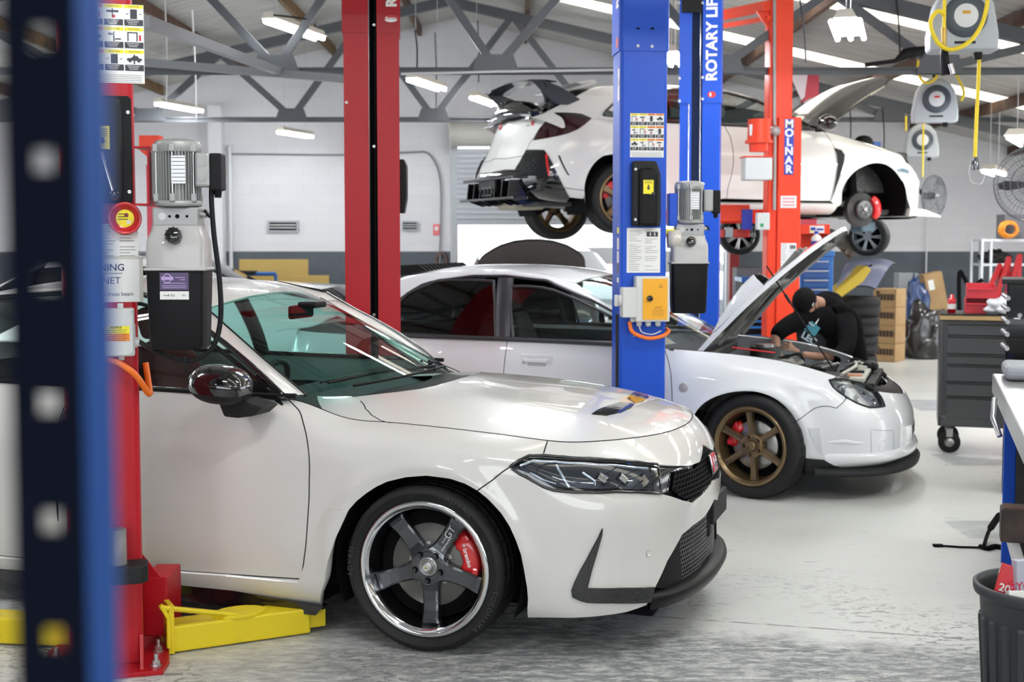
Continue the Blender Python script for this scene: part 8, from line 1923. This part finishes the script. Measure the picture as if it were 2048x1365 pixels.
YK2 = 12.5; kc = empty('tool_chest', (P(1486, 690, YK2).x, YK2, 0), 0, 'black tool chest with bright blue drawer edges behind the raised bonnet', 'tool cabinet'); zT = P(1500, 560, YK2).z
b = MB(); b.box((.11, .2, zT/2), (.24, .4, zT), M_black, .006); b.box((.11, .2, zT), (.26, .42, .05), M_tblue, .006); b.build('cabinet_body', kc)
for py in (603, 632, 643, 655, 672, 690):
    b = MB(); b.box((.115, -.015, P(1500, py, YK2).z), (.20, .02, .022), mat('tool_blue_bright', (.02, .25, .75), .35), .003); b.build('drawer', kc)
b = MB(); q = P(1510, 535, 13.5); b.box((0, 0, -q.z/2), (.42, .3, q.z), mat('machine_grey', (.12, .12, .14), .5), .01); b.box((.02, -.16, -.12), (.12, .01, .09), M_boxgrey); tag(b.build('floor_machine', None, loc=(q.x, q.y, q.z)), 'grey floor machine in the shadow behind the raised white bonnet', 'machine')
# ---- storage rack right
YS = 17.5; sr = empty('storage_rack', (P(1962, 600, YS).x, YS, 0), 0, 'white metal storage rack with tools behind the roll cabinet', 'rack'); wS = .85; zS = P(1990, 478, YS).z; mw_ = mat('white_rack_paint', (.55, .58, .62), .4)
for x in (0, .12, wS): 
    for y in (0, .4): b = MB(); b.box((x, y, zS/2), (.03, .03, zS), mw_); b.build('leg', sr)
for z in (zS-.02, zS-.35, .5): b = MB(); b.box((wS/2, .2, z), (wS, .42, .03), mw_); b.build('shelf', sr)
thing_box('instrument_case', (P(2032, 470, YS).x, YS+.2, zS+.0), (.28, .3, .33), mat('machine_grey'), 'grey instrument case standing on top of the storage rack', 'case')
b = MB(); [b.tube([(r_*math.cos(2*PI*k/24), -.03*j+.01*math.sin(k), .125+.9*r_*math.sin(2*PI*k/24)) for k in range(25)], .016, mat('orange_sheath', (.75, .26, .02), .4), 6) for j, r_ in enumerate((.12, .10, .115, .09))]; tag(b.build('orange_cable', None, loc=(P(2014, 470, YS).x, YS-.02, zS)), 'orange coiled cable in front of the instrument case', 'cable')
crumple('tool_heap', (P(1985, 590, YS).x+.1, YS+.2, zS-.33), .2, .12, .15, M_black, 'dark tool heap on the upper rack shelf', 'tools', 11)
for k, (xa, ya, xb, yb_, nm) in enumerate(((1975, 585, 2000, 530, 'leftmost'), (1990, 600, 2018, 515, 'middle'), (2010, 600, 2040, 510, 'rightmost'))):
    b = MB(); A_, B_ = P(xa, ya, 15.5), P(xb, yb_, 15.7); o = Vector((A_.x, A_.y, 0)); b.tube([Vector((-.05, 0, 0)), A_-o, B_-o], .035, mat('press_red', (.50, .01, .02), .4), 4, smooth=False); b.tube([Vector((.16, .1, 0)), (B_-o)], .03, mat('press_red'), 4, smooth=False); b.tube([Vector((.0, 0, .4)), Vector((.15, .1, .5))], .02, mat('press_red'), 4, smooth=False)
    tag(b.build('folding_stand', None, loc=tuple(o)), nm+' red folding metal stand behind the roll cabinet', 'stand', 'red folding stands')
tag(tube_obj('office_chair_arm', [Vector((P(1925, 690, 15.0).x, 15.0, .02)), P(1918, 560, 15.0), P(1928, 555, 15.0), P(1940, 575, 15.0), P(1965, 560, 15.0)], .025, M_dark), 'dark bent metal frame beside the red stands', 'frame')
# ---- work lights / wall bits
for k, (px, py) in enumerate(((1856, 258), (1884, 262))): pass
def vent(px, py, w, h, label):
    c = P(px, py, YB); b = MB(); b.box((0, -.02, 0), (w, .05, h), mj, .004); b.box((0, -.035, 0), (w*.86, .04, h*.66), M_dark); 
    for k in range(2): b.box((0, -.05, h*(.12-.24*k)), (w*.84, .012, h*.10), M_greytxt)
    return tag(b.build('wall_vent', None, loc=tuple(c)), label, 'vent', 'wall vents')
vent(567, 453, .48, .18, 'small louvred wall vent left of the far red post'); vent(820, 452, .24, .15, 'small wall vent right of the far red post')
b = MB(); b.box((0, -.01, 0), (.10, .01, .17), M_redgloss); b.box((0, -.017, .02), (.05, .004, .06), M_paper); tag(b.build('fire_sign', None, loc=tuple(P(873, 460, YB))), 'small red and white sign on the back wall beside the roller door', 'sign')
cw = MB(); pts = [P(a, c, YB-.03) for a, c in ((455, 308), (560, 309), (690, 310), (820, 305), (852, 305), (868, 320), (878, 345), (882, 380), (882, 440), (880, 500), (880, 540))]; o = pts[0].copy(); cw.tube(bez([p-o for p in pts], 6), .014, M_truss2, 6); tag(cw.build('wall_conduit', None, loc=tuple(o)), 'thin grey conduit curving down the white back wall', 'conduit')
cw = MB(); pts = [P(a, c, YB-.03) for a, c in ((878, 540), (872, 520), (880, 506), (890, 512), (893, 530), (888, 548), (880, 545))]; o = pts[0].copy(); cw.tube(bez([p-o for p in pts], 6), .02, mat('brown_hose', (.12, .07, .06), .5), 6); tag(cw.build('wall_hose', None, loc=tuple(o)), 'brown hose loop hanging on the dark dado', 'hose')
for px_, lb in ((905, 'white downpipe beside the roller door'), (462, 'white downpipe by the left wall pilaster'), (1853, 'thin seam pipe on the right back wall')):
    cw = MB(); c = P(px_, 500, YB-.05); cw.tube([(0, 0, 0), (0, 0, 3.0 if px_ < 1000 else 2.3)], .03 if px_ < 1000 else .012, mat('white_wall_paint'), 8); tag(cw.build('downpipe', None, loc=(c.x, YB-.05, 0)), lb, 'pipe')
CL_ = ['pale cable right of the near red post', 'pale light cord beside the near red post edge', 'short cord above the largest left light', 'thin cord beside the silver raised bonnet hinge', 'thin cord behind the silver raised bonnet', 'dark cord running down the orange post top', 'thin cord over the rear wing of the lifted car', 'cord between the two truss nodes right of the far red post', 'dark looping cord just right of the far red post', 'black cord left of the largest hose reel']
for k, (a, b_, Y_) in enumerate((((384, 20), (392, 240), 12.4), ((330, 0), (333, 205), 14.0), ((547, 30), (614, 38), 11.5), ((1700, 215), (1700, 300), 16), ((1765, 215), (1768, 300), 15.5), ((1600, 0), (1612, 125), 10.5), ((955, 40), (957, 165), 16), ((870, 65), (872, 230), 17.2), ((830, 60), (834, 135), 12.5), ((1790, -20), (1800, 108), 11.9))):
    p, q = P(*a, Y_), P(*b_, Y_); cw = MB(); cw.tube(bez([(0, 0, 0), (q-p)*.5+Vector((.01, 0, 0)), q-p], 5), .008, M_greytxt if k < 2 else M_matte, 5); tag(cw.build('hanging_cable', None, loc=tuple(p)), CL_[k]+' hanging from the roof', 'cable')
cw = MB(); pts = [P(a, c, 11.9) for a, c in ((802, 148), (900, 146), (1000, 143), (1100, 142), (1228, 140))]; o = pts[0].copy(); cw.tube([p-o for p in pts], .012, M_greytxt, 6); tag(cw.build('truss_conduit', None, loc=tuple(o)), 'pale conduit clipped under the long truss bar', 'conduit')
cw = MB(); pts = [P(a, c, 11.9) for a, c in ((1730, 130), (1790, 122), (1810, 108), (1830, 104), (1860, 96))]; o = pts[0].copy(); cw.tube([p-o for p in pts], [.02, .02, .05, .05, .02], M_black, 8); tag(cw.build('air_fitting', None, loc=tuple(o)), 'black air line fitting on the truss beside the reels', 'air fitting')
# ---- background cars
def simple_car(loc, rz, paint, label, secs=None, bonnet_up=False, rimm=M_steel, glassm=M_glassd, z0=0):
    e = empty('car', tuple(loc), rz, label, 'car', None); b = MB()
    secs = secs or [(-2.15, .35, .62, .75, .70, .80, .5), (-2.1, .25, .70, .92, .78, .98, .6), (-1.75, .22, .78, .96, .82, 1.08, .58), (-1.15, .2, .82, .95, .84, 1.38, .56), (-.5, .2, .82, .94, .85, 1.43, .57), (.15, .2, .82, .93, .85, 1.36, .56), (.85, .2, .82, .92, .84, 1.0, .64), (1.3, .2, .82, .88, .83, .93, .66), (1.75, .22, .76, .80, .78, .84, .6), (2.02, .25, .62, .64, .66, .70, .5), (2.1, .32, .45, .52, .5, .56, .4)]
    G = []
    for x, zb, wb, zs, ws, zr, wr in secs:
        h = [(0, zb), (wb*.85, zb), (wb, zb+.08), (ws, (zb+zs)/2), (ws, zs-.08), (ws-.05, zs), (wr+.04, zr-.07 if zr-zs > .12 else zs+(zr-zs)*.5), (wr-.08, zr-.01), (0, zr)]
        G.append([(x, -y, z) for y, z in h]+[(x, y, z) for y, z in h[::-1][1:-1]])
    n = len(G[0]); vs = [p for r in G for p in r]; body, gls = [], []
    for i in range(len(G)-1):
        for j in range(n):
            f = (i*n+j, i*n+(j+1) % n, (i+1)*n+(j+1) % n, (i+1)*n+j); jj = min(j, n-1-j); za, zc = secs[i], secs[i+1]
            up = max(za[5]-za[3], zc[5]-zc[3]) > .3; slope = abs(za[5]-zc[5]) > .2
            (gls if (up and jj == 5) or (slope and jj in (6, 7)) else body).append(f)
    b.add(vs, [f[::-1] for f in body], paint, True); b.add(G[0], [tuple(range(n))], paint); b.add(G[-1], [tuple(range(n-1, -1, -1))], paint); b.build('car_body', e)
    b = MB(); b.add(vs, [f[::-1] for f in gls], glassm, True); b.build('car_window', e)
    for x in (-1.32, 1.28):
        for sg in (-1, 1):
            w_ = MB().at(T(x, sg*.86, .31) @ (rotz(180) if sg > 0 else Matrix.Identity(4))); w_.lathe([(.20, .0), (.31, .005), (.315, .03), (.315, .2)], M_rubber, 28, 'y'); w_.lathe([(0, .02), (.03, .02), (.20, .0)], M_dark, 28, 'y')
            for k in range(7): w_.at(T(x, sg*.86, .31) @ (rotz(180) if sg > 0 else Matrix.Identity(4)) @ Matrix.Rotation(2*PI*k/7, 4, 'Y')); w_.box((.11, .004, 0), (.18, .02, .03), rimm)
            w_.build('wheel', e)
            a_ = MB().at(T(x, sg*.845, .31)); a_.lathe([(0, -.012*sg), (.37, -.012*sg), (.37, .05*sg)], M_dark, 28, 'y'); a_.build('wheel_arch', e)
    b = MB()
    for sg in (-1, 1): b.box((2.03, sg*.52, .60), (.10, .26, .10), mat('lamp_reflector'), .03); b.box((-2.1, sg*.55, .80), (.08, .30, .12), M_redgloss, .02)
    b.build('car_lamp', e); 
    if bonnet_up:
        b = MB(); G = [[(x-.16*(abs(y)/.7)**3*(x/1.05)**2, y*(1-.18*(x/1.05)**4), .92+.09*(1-(y/.7)**2)-.05*(x/1.05)**3) for y in (-.70, -.62, -.5, -.3, -.1, .1, .3, .5, .62, .70)] for x in (0, .2, .4, .6, .75, .88, .98, 1.05)]
        mb_ = mat('dark_insulated_bonnet', (.17, .15, .145), .75, bump=.3, bscale=14); b.at(T(.75, 0, .95) @ R('Y', -36) @ T(0, 0, -.92)); b.grid(G, paint); b.grid([[(x, y, z-.03) for x, y, z in r] for r in G][::-1], mb_); b.build('raised_bonnet', e)
    return e
M_wcar = mat('far_car_white', (.75, .76, .77), .3, coat=.8); M_dcar = mat('far_car_graphite', (.06, .065, .075), .3, coat=.8); M_scar = mat('far_car_silver', (.35, .37, .40), .3, metal=.4, coat=.8); M_rcar = mat('far_car_red', (.45, .01, .02), .3, coat=.8)
simple_car((-3.75, 14.2, 0), math.radians(2), M_wcar, 'white rounded car parked by the back wall behind the nearest car roof')
simple_car((-4.2, 17.0, 0), 0, M_dcar, 'dark car half hidden behind the white open car door')
wh = simple_car((-2.95, 12.1, 0), math.radians(-8), M_wcar, 'white low hatchback directly behind the nearest windscreen', secs=[(-2.0, .3, .7, .9, .78, 1.0, .6), (-1.7, .22, .78, .98, .82, 1.12, .6), (-1.0, .2, .82, .96, .84, 1.20, .60), (-.2, .2, .82, .95, .85, 1.24, .60), (.6, .2, .82, .94, .85, 1.22, .60), (1.35, .2, .82, .92, .84, 1.18, .62), (1.75, .22, .80, .90, .80, .95, .6), (1.95, .25, .72, .70, .74, .76, .6), (2.02, .32, .6, .52, .6, .56, .5)])
simple_car((.16, 17.6, 0), math.radians(-86), M_dcar, 'dark car with its insulated bonnet raised in the bright doorway', bonnet_up=True)
simple_car((.95, 24.0, 0), math.radians(-76), M_scar, 'silver car outside, seen through the side window of the middle car')
simple_car((2.1, 29.5, 0), math.radians(-76), M_rcar, 'red car outside beyond the silver one')
simple_car((3.1, 23.8, 0), math.radians(-76), M_scar, 'grey car at the doorway right of the silver one')
# chassis of a car hoisted further back
hc0 = P(1608, 440, 15.8); hc = empty('hoisted_chassis', tuple(hc0), 0, 'dark chassis of another raised car, its two wheels showing below the lifted white hatchback', 'car')
def loose_wheel(px, py, Y, r, rz, rimm):
    M = T(*(P(px, py, Y)-hc0)) @ Matrix.Rotation(rz, 4, 'Z'); b = MB().at(M); b.lathe([(r*.74, 0), (r*.8, -.012), (r*.97, 0), (r, .03), (r, .20), (r*.9, .22), (r*.72, .22), (r*.72, .02)], M_rubber, 36, 'y'); w = b.build('wheel', hc)
    b = MB().at(M); b.lathe([(r*.74, .0), (r*.70, .01), (r*.68, .15)], rimm, 36, 'y')
    for k in range(7):
        for d_ in (-.09, .09):
            a = 2*PI*k/7; b.tube([(.02*math.cos(a), .02, .02*math.sin(a)), (r*.70*math.cos(a+d_), .015, r*.70*math.sin(a+d_))], .012, rimm, 4)
    b.cyl((0, .05, 0), (0, .005, 0), .05, rimm, n=20); b.build('rim', w); b = MB().at(M); b.lathe([(0, .12), (r*.68, .12)], M_dark, 24, 'y'); b.build('brake_backing', w)
loose_wheel(1481, 470, 15.5, .24, 0, M_steelb)
loose_wheel(1734, 474, 15.8, .235, math.radians(-28), mat('rim_blue_grey', (.28, .32, .36), .3, metal=.6))
b = MB(); c = P(1690, 480, 16.1)-hc0; b.at(T(*c)); b.tube([(-.45, 0, .12), (-.2, 0, .05), (0, 0, -.02), (.25, 0, -.05)], [.05, .09, .10, .06], mat('worn_alloy', (.22, .20, .17), .5, metal=.4), 8); b.tube([(-.2, 0, .1), (.1, .1, -.2)], .05, mat('rusty_arm'), 6); b.box((.1, 0, -.12), (.18, .12, .12), mat('worn_alloy'), .03); b.build('suspension_arm', hc)
b = MB(); b.box((0, .25, .06), (1.6, .3, .10), M_dark, .03); b.build('floor_pan', hc)
# ---- left back: cardboard sheets and blue trolley
b = MB(); c = P(548, 560, 18.9); b.box((0, 0, .645), (1.0, .03, 1.29), mat('ochre_board', (.50, .34, .10), .6), .004); tag(b.build('board_sheet', None, loc=(c.x, 18.9, 0)), 'large ochre board leaning before the back wall', 'board'); b = MB(); b.box((0, 0, .53), (.55, .03, 1.06), mat('ochre_board'), .004); tag(b.build('board_sheet', None, loc=(P(620, 560, 18.8).x, 18.8, 0)), 'smaller ochre board right of the large one', 'board')
b = MB(); c = P(520, 540, 18.2); 
for x in (-.22, .22): b.tube([(x, 0, 0), (x, 0, 1.10)], .025, M_tblue, 6)
b.tube([(-.22, 0, 1.10), (.22, 0, 1.10)], .03, M_tblue, 6); b.tube([(-.22, 0, .6), (.22, 0, .6)], .02, M_tblue, 6); b.box((-.3, 0, 1.12), (.5, .2, .05), M_matte, .01); tag(b.build('trolley', None, loc=(c.x, 18.2, 0)), 'blue tube trolley in front of the ochre board', 'trolley')
# ================================================================== PERSON
M_skin = mat('skin', (.36, .19, .13), .55); M_hood = mat('black_cotton', (.007, .007, .008), .95, spec=.05, bump=.3, bscale=30); M_cap = mat('black_cap_cloth', (.012, .011, .012), .95, spec=.05)
PL = P(1690, 742, 10.15); PL.z = 0
def skin_mesh(name, nodes, edges, m, parent=None, sub=2, root=0, kids=None, **tg):
    me = bpy.data.meshes.new(name); me.from_pydata([tuple(Vector(p)) for p, r in nodes], edges, []); o = bpy.data.objects.new(name, me); COL.objects.link(o); me.materials.append(m)
    sk = o.modifiers.new('skin', 'SKIN'); sk.use_smooth_shade = True
    for i, (p, r) in enumerate(nodes):
        v = me.skin_vertices[0].data[i]; v.radius = (r, r) if isinstance(r, (int, float)) else r; v.use_root = (i == root)
    sb = o.modifiers.new('sub', 'SUBSURF'); sb.levels = sb.render_levels = sub
    dg = bpy.context.evaluated_depsgraph_get(); m2 = bpy.data.meshes.new_from_object(o.evaluated_get(dg)); m2.name = name; bpy.data.objects.remove(o)
    for p_ in m2.polygons: p_.use_smooth = True
    if not m2.materials: m2.materials.append(m)
    o = bpy.data.objects.new(name, m2); COL.objects.link(o)
    if parent: o.parent = parent
    return o
q = lambda px, py, Y: P(px, py, 9.40+(Y-10.05)*.83)-PL
nd = [(q(1688, 735, 10.95), (.12, .10)), (q(1684, 690, 10.9), (.11, .09)), (q(1672, 645, 10.8), (.11, .085)), (q(1655, 617, 10.7), (.08, .07)), (q(1637, 607, 10.6), .055), (q(1622, 606, 10.55), .075),
      (q(1609, 640, 10.45), .055), (q(1578, 652, 10.35), .047), (q(1550, 672, 10.25), .040), (q(1553, 704, 10.15), .034), (q(1570, 738, 10.05), .026),       # right arm
      (q(1688, 648, 10.62), .045), (q(1692, 685, 10.4), .042), (q(1672, 714, 10.25), .038), (q(1630, 713, 10.15), .030), (q(1604, 709, 10.1), .025),
      (Vector((-.12, -.05, .42)), .10), (Vector((-.20, -.42, .30)), .085), (Vector((-.22, -.62, .10)), .065), (Vector((-.20, -.25, .07)), .05), (Vector((-.19, .12, .06)), .04), (Vector((-.20, .02, .03)), .035),
      (Vector((.12, -.05, .42)), .10), (Vector((.16, -.40, .42)), .085), (Vector((.16, -.58, .46)), .065), (Vector((.16, -.52, .22)), .05), (Vector((.16, -.48, .07)), .04), (Vector((.16, -.66, .04)), .035)]
ed = [(0, 1), (1, 2), (2, 3), (3, 4), (4, 5), (2, 6), (6, 7), (7, 8), (8, 9), (9, 10), (2, 11), (11, 12), (12, 13), (13, 14), (14, 15), (0, 16), (16, 17), (17, 18), (18, 19), (19, 20), (0, 22), (22, 23), (23, 24), (24, 25), (25, 26), (26, 27)]
nd = [n for i, n in enumerate(nd) if i != 21]; ed = [(a-(a > 21), b-(b > 21)) for a, b in ed]
body = skin_mesh('person', nd, ed, M_skin); body.location = PL
tag(body, 'person in black hoodie and black cap crouching over the engine bay of the middle car', 'person')
# head: shaped sphere joined into the body mesh
def head_geo():
    bm = bmesh.new(); bmesh.ops.create_uvsphere(bm, u_segments=28, v_segments=20, radius=1)
    for v in bm.verts:
        x, y, z = v.co; fx = 1-.18*max(0, -z); v.co = Vector((x*.078*fx, y*.098*(1-.10*max(0, -z)), z*.118))
        if y < -.2 and abs(x) < .35:   # nose, brow, mouth, chin
            v.co.y -= .022*math.exp(-((z+.12)/.16)**2)*math.exp(-(x/.14)**2)+.006*math.exp(-((z+.50)/.06)**2)*math.exp(-(x/.3)**2)+.012*math.exp(-((z+.80)/.14)**2)
        if y < -.5: v.co.y += .010*math.exp(-((z-.05)/.10)**2)*math.exp(-((abs(x)-.36)/.14)**2)
    return bm
HM = T(*q(1611, 610, 10.50)) @ rotz(-38) @ R('X', 48) 
hm = MB().at(HM); hm.bm(head_geo(), M_skin, True)
for sg in (-1, 1): hm.sphere((sg*.080, .005, -.01), 1, M_skin, 12, (.010, .020, .032)); hm.sphere((sg*.030, -.084, .008), .011, M_whitetxt, 10); hm.sphere((sg*.030, -.093, .008), .005, M_dark, 8)
hm.box((0, -.098, -.058), (.045, .006, .006), mat('lip_brown', (.25, .09, .07), .5), .002); hd_ = hm.build('head', body)
br = MB().at(HM); bm_ = head_geo()
dl = [v for v in bm_.verts if not (v.co.z < -.03 and v.co.y < .03)]; bmesh.ops.delete(bm_, geom=dl, context='VERTS')
for v in bm_.verts: v.co *= 1.05
br.bm(bm_, mat('dark_beard', (.02, .014, .01), .9), True); br.build('beard', hd_)
cp_ = MB().at(HM); G = []
for i in range(9):
    a = i/8*PI/2; G.append([(.090*math.cos(a)*math.cos(t), .110*math.cos(a)*math.sin(t)+.006, .025+.115*math.sin(a)) for t in [2*PI*k/28 for k in range(28)]])
cp_.grid(G, M_cap, wrap=True); cp_.add(G[0], [], M_cap)
Gp = []
for r_ in (0, .35, .7, 1): Gp.append([(.082*math.sin(t)*(1-.05*r_), -.098*math.cos(t)-.005-.085*r_*math.cos(t*.8), .030-.018*r_*r_-.02*(math.sin(t)**2)) for t in [(-.9+1.8*k/14) for k in range(15)]])
cp_.grid(Gp, M_cap); cp_.grid([[(x, y, z-.005) for x, y, z in r] for r in Gp][::-1], M_cap); cp_.box((.086, -.03, .045), (.004, .03, .010), M_greytxt, .001); cp_.sphere((0, .006, .14), .010, M_cap, 8); cp_.build('cap', hd_)
# hoodie: torso + sleeves as one garment
hn = [(q(1690, 748, 10.95), (.20, .18)), (q(1688, 715, 10.93), (.20, .175)), (q(1682, 680, 10.88), (.195, .165)), (q(1668, 640, 10.78), (.19, .15)), (q(1652, 612, 10.68), (.11, .10)), (q(1634, 603, 10.60), .088),
      (q(1606, 638, 10.47), .082), (q(1578, 650, 10.35), .075), (q(1558, 664, 10.27), .066), (q(1551, 678, 10.22), .058),
      (q(1690, 644, 10.64), .10), (q(1696, 682, 10.42), .075), (q(1688, 706, 10.30), .066), (q(1664, 716, 10.2), .055)]
hoodie = skin_mesh('hoodie', hn, [(0, 1), (1, 2), (2, 3), (3, 4), (4, 5), (3, 6), (6, 7), (7, 8), (8, 9), (3, 10), (10, 11), (11, 12), (12, 13)], M_hood, body)
tn = [(Vector((0, 0, .50)), (.17, .15)), (Vector((-.12, -.05, .42)), .12), (Vector((-.20, -.42, .30)), .10), (Vector((-.22, -.62, .11)), .085), (Vector((-.20, -.25, .085)), .07), (Vector((-.19, .08, .07)), .06), (Vector((.12, -.05, .42)), .12), (Vector((.16, -.40, .42)), .10), (Vector((.16, -.58, .46)), .085), (Vector((.16, -.52, .24)), .07), (Vector((.16, -.48, .10)), .06)]
skin_mesh('trousers', tn, [(0, 1), (1, 2), (2, 3), (3, 4), (4, 5), (0, 6), (6, 7), (7, 8), (8, 9), (9, 10)], mat('dark_work_trousers', (.02, .022, .028), .85), body)
ht = MB(); a_ = q(1655, 604, 10.74); ht.sphere(a_, .11, M_hood, 20, (1.1, .9, .75)); ht.build('hood', hoodie)
tsh = MB(); c0_ = q(1622, 680, 10.40)
G = []
for i in range(9):
    t = i/8; G.append([tuple(q(1590+8*t+(66-14*t)*s_, 642+84*t, 10.52-.02*math.sin(PI*s_)*3+.10*s_)) for s_ in [k/6 for k in range(7)]])
tsh.grid(G, mat('black_tee', (.014, .014, .017), .85)); sh_ = tsh.build('tee_shirt', body)
pt = MB(); MT = T(*q(1618, 678, 10.36)) @ rotz(14) @ R('X', 78) @ R('Z', -34); pt.text('LEC', .075, mat('pale_blue_print', (.26, .33, .38), .7), MT, ext=.001, bold=.003); pt.at(MT @ T(-.02, .07, 0)); pt.prism([(-.05, -.03), (.05, -.03), (.06, .05), (-.03, .06)], 0, .002, mat('teal_print', (.02, .16, .21), .7)); pt.build('shirt_print', sh_)
cr_ = MB(); cr_.tube(bez([q(1618, 645, 10.38), q(1627, 652, 10.40), q(1636, 640, 10.44), q(1643, 620, 10.5)], 6), .006, M_greytxt, 6); cr_.prism([(0, 0), (.05, .05), (.07, .02), (.02, -.03)], 0, .003, M_paper, 'y'); cr_.build('drawstring', hoodie)
def hand(wr, dirv, up, m, name, curl=35, parent=body):
    d = Vector(dirv).normalized(); n_ = Vector(up); n_ = (n_-d*n_.dot(d)).normalized(); s_ = d.cross(n_)
    nodes = [(Vector(wr), .024), (Vector(wr)+d*.045, (.036, .018)), (Vector(wr)+d*.085, (.038, .016))]; E_ = [(0, 1), (1, 2)]
    for k, (off, L_) in enumerate(((-.030, .068), (-.010, .078), (.010, .073), (.028, .058))):
        b0 = nodes[2][0]+s_*off; p = b0; prev = 2; a = 0
        for j in range(3):
            a += math.radians(curl); dd = d*math.cos(a)-n_*math.sin(a); p = p+dd*L_*(.45, .32, .26)[j]; nodes.append((p, (.0095, .009, .008)[j])); E_.append((prev, len(nodes)-1)); prev = len(nodes)-1
    p = nodes[0][0]+d*.03-s_*.035; nodes.append((p, .012)); E_.append((0, len(nodes)-1)); p = p+(d*.7-s_*.5-n_*.4).normalized()*.035; nodes.append((p, .011)); E_.append((len(nodes)-2, len(nodes)-1)); p = p+(d*.9-n_*.4).normalized()*.03; nodes.append((p, .009)); E_.append((len(nodes)-2, len(nodes)-1))
    return skin_mesh(name, nodes, E_, m, parent)
hand(q(1571, 740, 10.04), (.2, -.3, -.9), (-.9, -.3, 0), M_skin, 'hand', 22)
hand(q(1602, 708, 10.1), (-.75, -.2, .45), (-.2, -.9, .3), M_skin, 'hand', 25)
wlb = MB(); a, c = P(1566, 722, 9.3), P(1594, 731, 9.3); wlb.tube([Vector((0, 0, 0)), c-a], .014, emis('inspection_lamp_glow', (.55, .95, 1.0), 6), 10); wlb.tube([(c-a), (c-a)*1.5], .016, M_black, 10); tag(wlb.build('inspection_lamp', None, loc=tuple(a)), 'glowing bar lamp lying in the engine bay below the person', 'work lamp')
